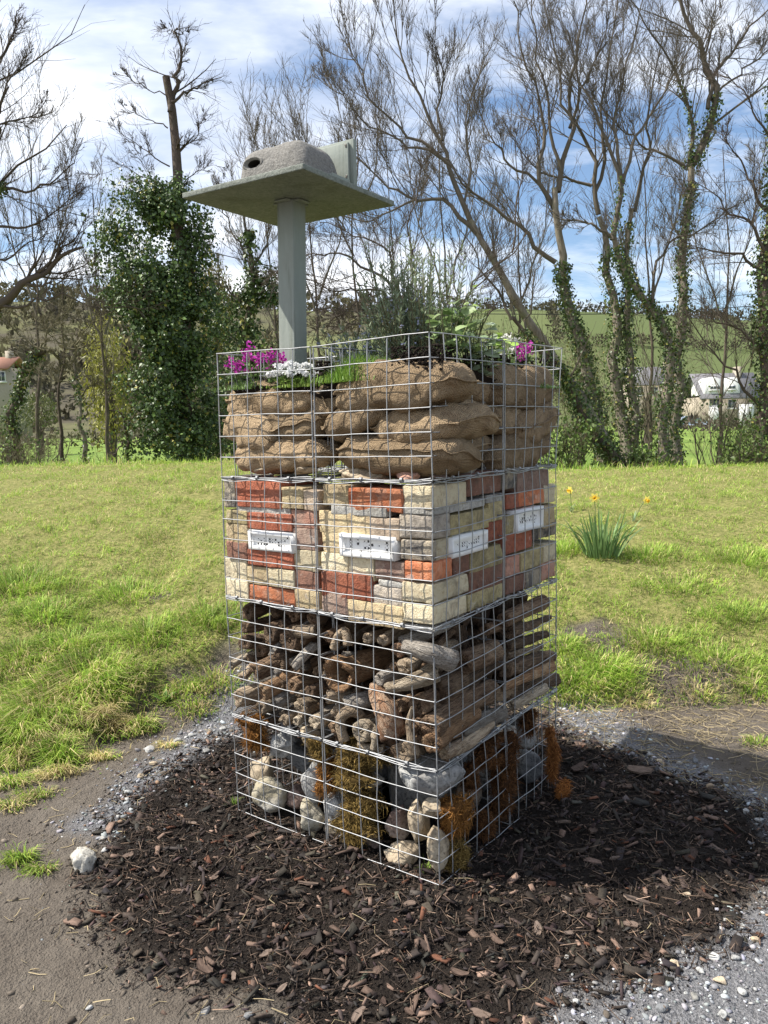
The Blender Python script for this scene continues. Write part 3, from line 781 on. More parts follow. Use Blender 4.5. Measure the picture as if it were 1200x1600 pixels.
for lv in range(4):
    for (i, j), pos in CAGES.items():
        if (i, j) == (1, 1) and lv > 0: continue
        nv = 6 if lv < 3 else 5
        g_ = 0.004 if lv else 0.006
        def cor(a, b, l):
            v = NODE[l, i + a, j + b].copy()
            v[0] += (g_ if a == 0 and i == 1 else (-g_ if a == 1 and i == 0 else 0))
            v[1] += (g_ if b == 0 and j == 1 else (-g_ if b == 1 and j == 0 else 0))
            v[2] += (0.004 if l > lv else -0.004)
            return tw3(v)
        base = (cor(0, 0, lv + 1) + cor(1, 1, lv + 1)) / 2
        cage = empty('wire_cage', base)
        tag(cage, 'galvanised wire mesh cage holding %s, %s cage of the %s tier' % (FILL[lv], pos, LAYN[lv]), 'wire cage', 'wire cages of the tower')
        for (a0, b0, a1, b1, nn) in ((0, 0, 1, 0, -RD), (0, 0, 0, 1, -LD), (1, 0, 1, 1, LD), (0, 1, 1, 1, RD)):
            m_ = MB()
            outer = (b0 == b1 == 0 and j == 0) or (a0 == a1 == 0 and i == 0)
            panel(m_, cor(a0, b0, lv + 1), cor(a1, b1, lv + 1), cor(a0, b0, lv), cor(a1, b1, lv), nn, qc, nv=nv, bulge=0.007 if outer else 0.002)
            m_.obj('mesh_panel', zinc, cage, True, base)
        if lv < 3:                                     # floor panel of the cage
            m_ = MB(); panel(m_, cor(0, 0, lv + 1), cor(1, 0, lv + 1), cor(0, 1, lv + 1), cor(1, 1, lv + 1), -ZU, qc, bulge=0.004)
            m_.obj('floor_panel', zinc, cage, True, base)
        # binding wire along the seam and up the shared corner, with hog rings
        if lv < 3 and (i, j) != (1, 1):
            m_ = MB()
            runs = [(0, 0, 1, 0, -RD)] if (i, j) == (1, 0) else ([(0, 0, 0, 1, -LD)] if (i, j) == (0, 1) else [(0, 0, 1, 0, -RD), (0, 0, 0, 1, -LD)])
            for a0, b0, a1, b1, nn in runs:
                for rep in range(2):
                    t = np.linspace(0, 1, 24)[:, None]; p, q_ = cor(a0, b0, lv + 1), cor(a1, b1, lv + 1)
                    pts = p * (1 - t) + q_ * t + nn * .006 + ZU * (np.sin(t * 9 + rep * 2 + qc.uniform(0, 3)) * .0055 + .003 - .008 * rep - .006 * np.sin(t * math.pi)) + nn * np.cos(t * 8 + rep) * .003
                    m_.add(*tubes(pts[None], np.full((1, 24), .0015), 6))
            m_.obj('binding_wire', zinc, cage, True, base)
            for a0, b0, a1, b1, nn in runs:
                for t in (.24, .58, .86):
                    p, q_ = cor(a0, b0, lv + 1), cor(a1, b1, lv + 1); c_ = p * (1 - t) + q_ * t + nn * .006
                    a = np.linspace(0, 2 * math.pi, 11)[:, None]
                    pts = c_ + ZU * np.cos(a) * .0065 + nn * np.sin(a) * .005
                    m_ = MB()
                    for k in range(3):
                        m_.add(*tubes((pts + (q_ - p) / np.linalg.norm(q_ - p) * (k - 1) * .0032)[None], np.full((1, 11), .0017), 5))
                    m_.obj('hog_ring', zinc, cage, True, base)

# ================================================================== BRICKS
def brick_mesh(h, mat, q, chip=1.0, r=0.005):
    V, F = rounded_box(h, r)
    s = q.uniform(0, 50, 3)
    n = V / np.maximum(np.abs(V / h).max(1, keepdims=True), 1e-6); n = nrm(V / h * np.minimum(1, 1))
    d = fbm(V * 28 + s, 4, 3); e = fbm(V * 75 + s, 2, 9)
    V = V + n * (d * .0042 * chip + e * .0016 * chip)[:, None]
    edge = (np.sort(np.abs(V) / h, axis=1)[:, 1] > .86)                       # knocked-off arrises
    kn = np.clip(fbm(V * 22 + s + 9, 3, 5) - .18, 0, 1) * edge
    V = V - nrm(V) * (kn * .013 * chip)[:, None]
    return np_mesh('brick', V, [F], mat, True)
def place_face(o, face, s0, s1, z0, z1, depth, q, rot=0.010, inset=None):
    ax, nn = (LD, RD) if face == 'L' else (RD, LD)
    c = C0 + ax * (s0 + s1) / 2 + nn * (inset + depth / 2) + ZU * (z0 + z1) / 2
    X = ax; Y = nn; Z = ZU
    Mx = Matrix.Identity(4)
    if np.cross(X, Y) @ Z < 0: X = -X
    for k in range(3): Mx[k][0] = X[k]; Mx[k][1] = Y[k]; Mx[k][2] = Z[k]; Mx[k][3] = c[k]
    Mx = Mx @ Matrix.Rotation(q.normal(0, rot), 4, 'X') @ Matrix.Rotation(q.normal(0, rot * .6), 4, 'Y') @ Matrix.Rotation(q.normal(0, rot * 1.2), 4, 'Z')
    o.matrix_world = Mx
ORD = ['first', 'second', 'third', 'fourth', 'fifth', 'sixth', 'seventh', 'eighth', 'ninth', 'tenth', 'eleventh', 'twelfth', 'thirteenth', 'fourteenth', 'fifteenth', 'sixteenth', 'seventeenth', 'eighteenth']
# rows: course, colour, x0, y0, x1, y1 (left face: upper-left and lower-right corner; right face: lower-left and upper-right), all in photo pixels by (origin, scale)
def rows(ox, oy, sc, data): return [(c, k, ox + a / sc, oy + b / sc, ox + d / sc, oy + e / sc) for c, k, a, b, d, e in data]
LL = rows(330, 720, 4, [(0, 'black', 75, 110, 150, 290), (0, 'red', 152, 130, 437, 300), (0, 'buff', 441, 170, 575, 300), (0, 'tan', 578, 190, 668, 312),
    (1, 'slab', 165, 268, 490, 340),
    (2, 'olive', 95, 310, 220, 396), (2, 'red', 222, 325, 500, 440), (2, 'pink', 502, 308, 662, 424),
    (3, 'buff', 92, 392, 226, 520), (3, 'BEE', 232, 437, 508, 575), (3, 'purple', 512, 425, 666, 562),
    (4, 'brown', 95, 508, 222, 620), (4, 'red', 226, 556, 510, 680), (4, 'cream', 513, 557, 668, 690),
    (5, 'cream', 85, 613, 222, 750), (5, 'buff', 225, 660, 357, 778), (5, 'cream', 359, 675, 518, 803), (5, 'brown', 521, 686, 668, 815),
    (6, 'cream', 88, 738, 230, 868), (6, 'orange', 233, 776, 520, 918), (6, 'buff', 523, 806, 672, 934)])
LR = rows(480, 740, 5.4545, [(0, 'buff', 138, 105, 345, 278), (0, 'orange', 352, 130, 808, 335), (0, 'cream', 815, 108, 1072, 300),
    (1, 'slab', 205, 275, 670, 368), (1, 'slab', 805, 292, 1072, 352),
    (2, 'buff', 105, 320, 540, 530), (2, 'tan', 545, 382, 782, 572), (2, 'grey', 788, 352, 1072, 562),
    (3, 'buff', 128, 500, 274, 676), (3, 'BEE', 278, 515, 735, 740), (3, 'black', 800, 566, 1072, 748),
    (4, 'cream', 122, 675, 342, 852), (4, 'cream', 346, 702, 562, 912), (4, 'purple', 580, 745, 828, 925), (4, 'orange', 835, 750, 1074, 922),
    (5, 'slab', 610, 910, 810, 975),
    (6, 'red', 125, 835, 545, 1090), (6, 'grey', 552, 955, 806, 1152), (6, 'cream', 812, 925, 1076, 1108),
    (7, 'purple', 130, 985, 340, 1205), (7, 'buff', 346, 1078, 812, 1330), (7, 'cream', 816, 1110, 1078, 1288),
    (8, 'slab', 820, 1285, 1072, 1340)])
RL = rows(600, 720, 4, [(0, 'brown', 516, 222, 728, 62),
    (1, 'slab', 412, 320, 630, 240), (1, 'slab', 640, 262, 738, 205),
    (2, 'olive', 420, 468, 652, 300), (2, 'olive', 656, 382, 742, 248),
    (3, 'cream', 318, 625, 428, 475), (3, 'BEE', 431, 605, 648, 435), (3, 'red', 654, 505, 742, 372),
    (4, 'brown', 438, 722, 532, 560), (4, 'olive', 545, 700, 738, 520),
    (5, 'brown', 540, 832, 738, 640),
    (6, 'olive', 530, 942, 738, 768)])
RR = rows(600, 720, 4, [(0, 'black', 768, 175, 830, 42), (0, 'purple', 836, 198, 1028, 52),
    (1, 'red', 768, 302, 846, 205), (1, 'orange', 848, 286, 1000, 172), (1, 'cream', 1003, 266, 1070, 148),
    (2, 'olive', 772, 456, 834, 336), (2, 'BEE', 836, 450, 998, 285), (2, 'buff', 1002, 420, 1066, 272),
    (3, 'red', 770, 582, 922, 428), (3, 'black', 925, 500, 1076, 368),
    (4, 'pink', 768, 722, 848, 588), (4, 'olive', 860, 692, 1000, 532), (4, 'cream', 1003, 632, 1074, 502),
    (5, 'brown', 768, 838, 882, 706), (5, 'black', 885, 802, 986, 672), (5, 'pink', 988, 748, 1070, 618)])
CORNER_DEPTH = {0: .205, 1: .10, 2: .105, 3: .028, 4: .118, 6: .215, 7: .20, 8: .09}
bee_mat = NT('bee_brick_white', 0.6, 0.3)
_v = bee_mat.coord(); bee_mat.base(bee_mat.mix(bee_mat.noise(_v, 30, 5, .6), (0.72, 0.72, 0.70), (0.84, 0.84, 0.83))); bee_mat.bump(bee_mat.noise(_v, 150, 3, .6), .002, .4); bee_mat = bee_mat.m
hole_mat = NT('bee_hole_dark', 0.9, 0.1); hole_mat.base((0.24, 0.235, 0.23)); hole_mat = hole_mat.m
def bee_brick(w, h, d, q):
    """white block: a rim round a shallow recess whose back wall is drilled with holes; local x width, -y front, z height"""
    rim = 0.013; rec = 0.014
    body = MB()
    o = [(-w / 2, -h / 2), (w / 2, -h / 2), (w / 2, h / 2), (-w / 2, h / 2)]
    i_ = [(-w / 2 + rim, -h / 2 + rim), (w / 2 - rim, -h / 2 + rim), (w / 2 - rim, h / 2 - rim), (-w / 2 + rim, h / 2 - rim)]
    i2 = [(a * .965, b * .90) for a, b in i_]
    V = [(a, -d / 2, b) for a, b in o] + [(a, -d / 2, b) for a, b in i_] + [(a, d / 2, b) for a, b in o]
    F = [[k, (k + 1) % 4, 4 + (k + 1) % 4, 4 + k] for k in range(4)] + [[k, 8 + k, 8 + (k + 1) % 4, (k + 1) % 4] for k in range(4)] + [[11, 10, 9, 8]]
    V += [(a, -d / 2 + rec, b) for a, b in i2]; F += [[4 + k, 4 + (k + 1) % 4, 12 + (k + 1) % 4, 12 + k] for k in range(4)]
    body.add(V, np.array(F))
    # drilled plate: square cells, some with a round hole
    W2, H2 = abs(i2[0][0]) * 2, abs(i2[0][1]) * 2
    nu, nv = 13, 4
    cw, ch = W2 / nu, H2 / nv; holes = MB(); S = 12
    for a in range(nu):
        for b in range(nv):
            cx, cz = -W2 / 2 + (a + .5) * cw, -H2 / 2 + (b + .5) * ch
            sq = [(cx + sx * cw / 2, cz + sz * ch / 2) for sx, sz in ((-1, -1), (1, -1), (1, 1), (-1, 1))]
            y = -d / 2 + rec
            if 1 <= a <= 11 and q.random() < .66 and not (b in (0, 3) and q.random() < .6):
                r = q.choice([.0022, .003, .004, .005]) * 1.1; r = min(r, cw * .46, ch * .46)
                ox, oz = q.uniform(-1, 1, 2) * (min(cw, ch) * .48 - r)
                an = np.arange(S) * 2 * math.pi / S + math.pi / S * 0
                ring = [(cx + ox + r * math.cos(t), cz + oz + r * math.sin(t)) for t in an]
                outer = []
                for t in an:                           # matching points on the square
                    c_, s_ = math.cos(t), math.sin(t); k = 1 / max(abs(c_), abs(s_)); outer.append((cx + c_ * k * cw / 2, cz + s_ * k * ch / 2))
                body.add([(p[0], y, p[1]) for p in outer] + [(p[0], y, p[1]) for p in ring], np.array([[k, (k + 1) % S, S + (k + 1) % S, S + k] for k in range(S)]))
                holes.add([(p[0], y, p[1]) for p in ring] + [(p[0], y + .012, p[1]) for p in ring],
                          [np.array([[k, (k + 1) % S, S + (k + 1) % S, S + k] for k in range(S)]), np.array([[S + k for k in range(S)]])])
            else:
                body.add([(p[0], y, p[1]) for p in sq], np.array([[0, 1, 2, 3]]))
    return body, holes
qb = np.random.default_rng(11)
SIDE = {'LL': ('L', 'left brick cage'), 'LR': ('L', 'front brick cage sunlit face'), 'RL': ('R', 'front brick cage shaded face'), 'RR': ('R', 'right brick cage')}
for nm, data in (('LL', LL), ('LR', LR), ('RL', RL), ('RR', RR)):
    face, phrase = SIDE[nm]; cnt = {}; sl = 0
    courses = sorted({d[0] for d in data}); brick_courses = [c_ for c_ in courses if any(d[0] == c_ and d[1] != 'slab' for d in data)]
    for (cs, k, x0, y0, x1, y1) in data:
        ins = 0.016 + qb.uniform(0, .010) if k != 'BEE' else 0.010
        sa, za = on_face(face, x0, y0, ins); sb, zb = on_face(face, x1, y1, ins)
        s0, s1, z0, z1 = min(sa, sb), max(sa, sb), min(za, zb), max(za, zb)
        corner = nm == 'LR' and x1 > 675
        depth = CORNER_DEPTH[cs] if corner else .205
        if corner: s0 = 0.016
        if nm == 'RL': depth = .19
        g_ = -.0028
        cnt[cs] = cnt.get(cs, 0) + 1
        if k == 'BEE':
            w, h = (s1 - s0) - 2 * g_, (z1 - z0) - 2 * g_
            r = empty('bee_brick', (0, 0, 0))
            body, holes = bee_brick(w, h, .10, qb)
            body.obj('block', bee_mat, r); holes.obj('nesting_holes', hole_mat, r, True)
            place_face(r, face, s0, s1, z0, z1, .10, qb, .004, ins)
            if face == 'L':                            # front must look outwards (local -y = outwards already)
                pass
            tag(r, 'white bee brick with drilled nesting holes, %s' % phrase, 'bee brick', 'white bee bricks')
            continue
        hh = np.array([(s1 - s0) / 2 - g_, depth / 2, (z1 - z0) / 2 - g_])
        me = brick_mesh(hh, BR[k], qb, 1.0 if k != 'slab' else .8, .0035 if k not in ('black', 'grey') else .006)
        o = link('brick' if k != 'slab' else 'stone_slab', me)
        place_face(o, face, s0, s1, z0, z1, depth, qb, .007 if not corner else .004, ins)
        if k == 'slab':
            sl += 1
            tag(o, 'thin grey stone slab, %s from the top between courses, %s' % (ORD[sl - 1], phrase), 'stone slab', 'thin slabs between the bricks')
        else:
            tag(o, '%s brick, %s course down, %s from left, %s' % (CNAME[k], ORD[brick_courses.index(cs)], ORD[cnt[cs] - 1], phrase), 'brick', 'bricks stacked in the cages')

# ================================================================== SACKS
def sack(face, px, py, lpx, hpx, tilt=0.0, dep=.20, d=.012, seed=0, along='face', puff=1.0):
    """burlap sack: pillow with a sewn, ruffled rim. px,py = middle of its visible side, lpx,hpx its visible size in photo pixels"""
    q = np.random.default_rng(seed + 300)
    s, z = on_face(face, px, py, d)
    P = tw(s, d, z) if face == 'L' else tw(d, s, z)
    dist = (P - EYE) @ FWD
    ax, nn = (LD, RD) if face == 'L' else (RD, LD)
    vis = math.sqrt(max(1 - (nrm(P - EYE) @ ax) ** 2, .05))
    a = lpx * dist / FPX / vis / 2; c = hpx * 1.03 * dist / FPX / 2; b = dep / 2
    nu, nv = 48, 28
    u = np.linspace(-1, 1, nu); v = np.linspace(-1, 1, nv)
    u = np.sin(u * math.pi / 2); v = np.sin(v * math.pi / 2)
    U, W = np.meshgrid(u, v, indexing='ij')
    prof = np.maximum(1 - np.abs(U) ** 4.5, 0) ** .5 * np.maximum(1 - np.abs(W) ** 5.0, 0) ** .5
    # corners pulled in
    xs = U * a * (1 - .10 * np.abs(W) ** 3); ys = W * b * (1 - .16 * np.abs(U) ** 3)
    off = q.uniform(0, 40, 3)
    mbs = MB(); Vs = []
    for sgn in (1, -1):
        zz = prof * c * sgn
        if sgn < 0: zz = np.maximum(zz, -c * .92)
        Q = np.stack([xs, ys * (1 - .09 * zz / c), zz], -1).reshape(-1, 3)
        end = np.clip((np.abs(U).ravel() - .55) / .45, 0, 1)
        big = fbm(Q * 9 + off, 3, 4)[:, None] * .026 * puff
        fold = fbm(np.stack([Q[:, 0] * 11, Q[:, 1] * 24, Q[:, 2] * 26], 1) + off, 3, 8) * (.0015 + .014 * end) + fbm(Q * 34 + off, 2, 12) * .0035
        crease = -np.abs(fbm(np.stack([Q[:, 0] * 13, Q[:, 1] * 11, Q[:, 2] * 13], 1) + off * 2, 3, 6)) * .024 + .006
        nrmv = nrm(np.stack([Q[:, 0] / a ** 2 * .3, Q[:, 1] / b ** 2, Q[:, 2] / c ** 2], 1))
        prf = prof.ravel()
        Q = Q + nrmv * ((big[:, 0] + fold + crease) * np.clip(prf * 3, .25, 1))[:, None]
        Q[:, 2] += fbm(np.stack([Q[:, 0] * 6, Q[:, 1] * 6, Q[:, 1] * 0], 1) + off, 2, 2) * .012
        f = grid_faces(nu, nv)
        mbs.add(Q, f if sgn > 0 else f[:, ::-1]); Vs.append(Q.reshape(nu, nv, 3))
    me = mbs.mesh('sack', BURLAP, True)
    root = empty('burlap_sack', (0, 0, 0))
    body = link('cloth', me, root)
    # ruffled seam round the rim
    top = (Vs[0] + Vs[1]) / 2
    rim = np.concatenate([top[:, 0], top[-1, 1:], top[::-1, -1][1:], top[0, ::-1][1:-1]])
    mid = rim.mean(0); outv = nrm((rim - mid) * np.array([.35, 1, 0]) * [1, 1, 0])
    k = len(rim); tt = np.arange(k) / k
    wob = vnoise(np.stack([tt * 26, tt * 0, tt * 0 + seed], 1), 3)[:, None]
    sm = MB(); strip = []
    lip = np.clip((np.abs(rim[:, 0] / a) - .62) / .25, 0.12 if seed % 3 else 1.0, 1)[:, None]          # the sewn mouth stands out, the folded sides hardly
    for e, wd in ((-.008, 0), (-.001, .4), (.010, 1.0)):
        strip.append(rim + outv * (e if e < 0 else e * lip - .004 * (1 - lip)) + ZU * wob * .008 * wd * lip)
    strip = np.array(strip).transpose(1, 0, 2)
    st2 = np.concatenate([strip + ZU * .0016, (strip - ZU * .0016)[:, ::-1]], 1)
    ids = np.arange(k * 6).reshape(k, 6); nx = np.roll(ids, -1, 0); i2 = np.roll(ids, -1, 1); n2 = np.roll(nx, -1, 1)
    sm.add(st2.reshape(-1, 3), np.stack([ids, nx, n2, i2], -1).reshape(-1, 4))
    sm.obj('seam', BURLAP, root, True)
    X, Y = ax.copy(), nn.copy()
    c3 = P + nn * (b - .004)
    if along == 'in':                                  # lies with its length pointing into the cage
        X, Y = nn.copy(), ax.copy(); c3 = P + nn * (a - .004)
    if np.cross(X, Y) @ ZU < 0: X = -X
    Mx = Matrix.Identity(4)
    for i in range(3): Mx[i][0] = X[i]; Mx[i][1] = Y[i]; Mx[i][2] = ZU[i]; Mx[i][3] = c3[i]
    sgn = 1 if X @ RT > 0 else -1
    root.matrix_world = Mx @ Matrix.Rotation(-tilt * sgn, 4, 'Y') @ Matrix.Rotation(q.normal(0, .10), 4, 'X')
    return root
SG = 'burlap sacks in the top tier'
for a, kw, lab in [
    (('L', 414, 627, 142, 60, .03), dict(seed=1, d=.03), 'tan burlap sack, topmost in the left sack cage under the magenta flowers'),
    (('L', 383, 673, 80, 66, -.30), dict(seed=2, d=.015), 'tilted burlap sack at left end of the left sack cage, middle row'),
    (('L', 447, 664, 98, 58, .16), dict(seed=3, d=.03), 'burlap sack beside the seam in the left sack cage, middle row'),
    (('L', 426, 711, 146, 52, .03), dict(seed=4, d=.02), 'plump burlap sack, lowest in the left sack cage'),
    (('L', 606, 603, 196, 72, .05), dict(seed=5, d=.010, dep=.19), 'big pale burlap sack at the front corner, topmost in the front cage'),
    (('L', 503, 628, 36, 52, -.8), dict(seed=6, d=.05, dep=.10), 'small folded burlap sack end beside the seam, front cage upper row'),
    (('L', 545, 654, 100, 54, .30), dict(seed=7, d=.022), 'tilted burlap sack with diagonal seam, front cage middle row'),
    (('L', 640, 664, 150, 54, .06), dict(seed=8, d=.028, dep=.30), 'long burlap sack wrapping the front corner, middle row'),
    (('L', 606, 712, 190, 58, -.01), dict(seed=9, d=.016, dep=.24), 'wide burlap sack, lowest in the front cage sunlit face'),
    (('R', 742, 598, 98, 60, .0), dict(seed=10, d=.05), 'shaded burlap sack under the leafy plant, upper row of the front cage'),
    (('R', 738, 650, 84, 60, .0), dict(seed=11, d=.03), 'shaded burlap sack, middle row of the front cage right side'),
    (('R', 738, 693, 76, 44, .0), dict(seed=12, d=.06), 'shaded burlap sack above the white-patched stone'),
    (('R', 835, 603, 92, 64, .02), dict(seed=13, d=.0), 'shaded burlap sack, topmost in the right sack cage'),
    (('R', 808, 655, 60, 52, -.1), dict(seed=14, d=.03), 'shaded burlap sack beside the seam, middle of the right sack cage'),
    (('R', 850, 656, 62, 56, .18), dict(seed=15, d=-.005), 'shaded bulging burlap sack at far end, middle of the right sack cage'),
    (('R', 826, 702, 92, 56, .12), dict(seed=16, d=.015), 'shaded burlap sack, lowest in the right sack cage'),
    ]:
    tag(sack(*a, **kw), lab, 'sack', SG)

# ================================================================== STONES
def stone(face, px, py, wpx, hpx, mat, d=.02, seed=0, cut=13, name='stone', rough=1.0, depth=None, ang=None):
    q = np.random.default_rng(seed + 900)
    V0, F0 = ICO4 if max(wpx, hpx) > 26 else ICO3
    V = V0.copy()
    for _ in range(cut):                               # flat facets
        n = nrm(q.normal(0, 1, 3)); dd = q.uniform(.52, .85); s_ = V @ n
        V = V - np.outer(np.maximum(s_ - dd, 0) * .9, n)
    V = V * (1 + rough * (.22 * fbm(V0 * 1.6 + seed, 3, seed) + .09 * fbm(V0 * 5 + seed, 3, seed + 1))[:, None])
    if face is None: P = np.array(px)
    else: P = face_pt(face, px, py, d)
    dist = (P - EYE) @ FWD
    V = V / np.abs(V).max(0)
    w, h = wpx * (1.14 if face else 1) * dist / FPX / 2, hpx * (1.14 if face else 1) * dist / FPX / 2
    dp = depth if depth else (w + h) / 2 * .95
    V = V * np.array([w, dp, h])
    if ang:
        c_, s_ = math.cos(ang), math.sin(ang); V = np.stack([V[:, 0] * c_ - V[:, 2] * s_, V[:, 1], V[:, 0] * s_ + V[:, 2] * c_], 1)
    o = link(name, np_mesh(name, V, [F0], mat, True))
    nn = (RD if face == 'L' else LD) if face else FWD * [1, 1, 0]
    c3 = P + nn * (dp * .9 if face else 0)
    o.location = [float(x) for x in c3]
    o.rotation_euler = (0, 0, math.atan2(nn[1], nn[0]) - math.pi / 2)
    return o
for a, kw, lab in [
    (('L', 427 - 25, 734, 62, 17, ST['tan']), dict(d=.03, seed=1), 'flat tan stone under the lowest sack, left sack cage'),
    (('L', 466, 734, 50, 17, ST['tan']), dict(d=.03, seed=2), 'flat mossy tan stone beside the seam under the sacks, left sack cage'),
    (('L', 556, 742, 100, 20, ST['tan']), dict(d=.03, seed=3), 'long flat stone under the lowest sack, front sack cage'),
    (('L', 629, 745, 36, 20, BR['pink']), dict(d=.02, seed=4), 'rough pinkish half brick under the sacks near the front corner'),
    (('R', 747, 731, 52, 30, ST['white']), dict(d=.02, seed=5), 'white-patched stone under the shaded sacks, front cage right side'),
    (('R', 700, 745, 44, 16, ST['brown']), dict(d=.02, seed=6), 'brown flat stone at the foot of the shaded sacks by the front corner'),
    ]:
    tag(stone(*a, **kw), lab, 'stone', 'stones under the sacks')
z5 = lambda x, y: (340 + x / 4, 1040 + y / 4)
z6 = lambda x, y: (600 + x / 3.75, 1040 + y / 3.75)
def s5(x, y, w, h, m, lab, **kw):
    X, Y = z5(x, y); tag(stone('L', X, Y, w / 4, h / 4, ST[m], **kw), lab, 'stone', 'stones in the bottom tier')
def s6(f, x, y, w, h, m, lab, **kw):
    X, Y = z6(x, y); tag(stone(f, X, Y, w / 3.75, h / 3.75, ST[m], **kw), lab, 'stone', 'stones in the bottom tier')
s5(275, 838, 200, 200, 'white', 'smooth white rounded stone at the foot of the left bottom cage', seed=11, d=.02, cut=6)
s5(530, 965, 155, 205, 'white', 'upright white stone on the mulch, left bottom cage', seed=12, d=.02)
s5(555, 740, 200, 280, 'grey', 'tall pale grey stone, middle of the left bottom cage', seed=13, d=.05)
s5(350, 515, 150, 150, 'grey', 'grey stone behind the orange moss, top of the left bottom cage', seed=14, d=.06)
s5(410, 430, 130, 120, 'dark', 'dark grey stone just under the logs, left bottom cage', seed=15, d=.07)
s5(560, 480, 200, 130, 'tan', 'wedge of tan stone under the logs beside the seam', seed=16, d=.05, ang=-.4)
s5(225, 690, 150, 170, 'tan', 'small tan stone above the white rounded stone', seed=17, d=.07)
s5(440, 840, 150, 140, 'brown', 'brown stone between the two white stones', seed=18, d=.08)
s5(480, 620, 220, 220, 'dark', 'dark stone deep in the left bottom cage', seed=19, d=.16)
s5(700, 905, 170, 190, 'grey', 'grey stone beside the seam, front bottom cage', seed=20, d=.05)
s5(935, 735, 130, 120, 'grey', 'small grey stone among the mustard moss', seed=21, d=.07)
s5(680, 1060, 150, 150, 'tan', 'tan stone at ground level beside the seam', seed=22, d=.06)
s5(1085, 1010, 120, 190, 'brown', 'dark brown stone below the big corner rock', seed=23, d=.05)
s5(900, 1120, 180, 90, 'brown', 'flat brown stone on the mulch under the mustard moss', seed=24, d=.06)
s6('L', 60, 1130, 190, 130, 'tan', 'tan stone at ground level below the big corner rock', seed=25, d=.03)
s6('L', 150, 705, 420, 260, 'grey', 'big angular grey rock at the front corner under the logs', seed=26, d=.012, cut=16, depth=.14)
s6('L', 262, 865, 120, 120, 'tan', 'yellowish stone tucked under the big corner rock', seed=27, d=.02)
s6('L', 150, 950, 100, 240, 'tan', 'upright tan stone left of the front corner', seed=28, d=.035, ang=.12)
s6('L', 268, 1110, 100, 250, 'tan', 'upright mossy stone standing in the front corner', seed=29, d=.02)
s6('R', 430, 640, 120, 190, 'grey', 'shaded grey stone beside the front corner, right side', seed=30, d=.03)
s6('R', 635, 660, 110, 200, 'dark', 'shaded dark stone behind the hanging moss, right side', seed=31, d=.08)
s6('R', 770, 395, 80, 80, 'white', 'small pale stone just under the logs, right side', seed=32, d=.03)
s6('R', 880, 410, 110, 200, 'grey', 'shaded grey stone in the right bottom cage, upper', seed=33, d=.05)
s6('R', 915, 600, 110, 200, 'dark', 'shaded dark stone in the right bottom cage, lower', seed=34, d=.05)
s6('R', 700, 850, 120, 160, 'dark', 'shaded dark stone low in the front bottom cage, right side', seed=35, d=.10)
s6('R', 560, 760, 130, 160, 'brown', 'shaded brown stone behind the moss near the front corner', seed=36, d=.10)

# ================================================================== LOGS
def log_mesh(P, R, mat, q, gnarl=.16, sides=18, flat=1.0, hollow=0.0):
    """P (k,3) axis in local coordinates, R (k,) radii; knobbly tube with grainy, dished ends"""
    n = 17
    Q = resample(np.column_stack([P, R]), n); P, R = Q[:, :3], Q[:, 3]
    T = nrm(np.gradient(P, axis=0)); ref = np.array([0.3, 1, .2]); 
    U = nrm(np.cross(T, ref)); W = np.cross(T, U)
    a = np.arange(sides) * 2 * math.pi / sides
    off = q.uniform(0, 60, 3)
    ca, sa = np.cos(a), np.sin(a)
    t = np.linspace(0, 1, n)
    L = np.linalg.norm(np.diff(P, axis=0), axis=1).sum(); asp = L / max(R.mean(), 1e-4)
    g = np.stack(np.meshgrid(t * asp * .35, np.arange(sides), indexing='ij'), -1)
    cyl = np.stack([g[..., 0], ca[g[..., 1].astype(int)] * 1.1, sa[g[..., 1].astype(int)] * 1.1], -1)
    rr = 1 + gnarl * 1.5 * fbm(cyl + off, 3, 5) + gnarl * .75 * fbm(cyl * [.9, 3.4, 3.4] + off, 3, 6) - .10 * np.abs(fbm(cyl * [.5, 6, 6] + off, 2, 8)) + .04
    rr = np.maximum(rr, .35)
    rad = R[:, None] * rr
    V = P[:, None] + rad[..., None] * (ca[None, :, None] * U[:, None] * flat + sa[None, :, None] * W[:, None])
    # ragged ends
    V[0] += T[0] * (fbm(cyl[0] * 2.2 + off, 2, 7) * R[0] * .55)[:, None]; V[-1] += T[-1] * (fbm(cyl[-1] * 2.2 + off + 5, 2, 7) * R[-1] * .55)[:, None]
    m = MB(); f = grid_faces(n, sides, True)
    i = np.arange(n * sides).reshape(n, sides); nx = np.roll(i, -1, 1)
    f = np.stack([i[:-1], nx[:-1], nx[1:], i[1:]], -1).reshape(-1, 4)
    allV = [V.reshape(-1, 3)]; base = n * sides; fs = [f]; tr = []
    for e, ring, sg in ((0, 0, -1), (1, n - 1, 1)):
        if e == 0 and hollow: rings = [(1 - .25 * (1 - hollow), .0), (hollow, .1), (hollow * .95, 2.2), (hollow * .8, 3.4)]
        else: rings = [(.86, -.10), (.5, .02), (.2, .05)]
        prev = i[ring]
        for kf, dp in rings:
            c_ = P[ring]; vv = c_ + (V[ring] - c_) * kf - sg * T[ring] * R[ring] * dp + T[ring] * (q.normal(0, .05, sides) * R[ring])[:, None]
            allV.append(vv); cur = base + np.arange(sides); base += sides
            a_, b_ = np.roll(prev, -1), np.roll(cur, -1)
            fs.append(np.stack([prev, cur, b_, a_], -1) if sg < 0 else np.stack([prev, a_, b_, cur], -1)); prev = cur
        allV.append(P[ring][None] - sg * T[ring] * R[ring] * (rings[-1][1])); cidx = base; base += 1
        nxp = np.roll(prev, -1)
        tr.append(np.stack([nxp, prev, np.full(sides, cidx)], -1) if sg < 0 else np.stack([prev, nxp, np.full(sides, cidx)], -1))
    m.add(np.concatenate(allV), [np.concatenate(fs)[:, ::-1], np.concatenate(tr)])
    return m.mesh('log', mat, True)
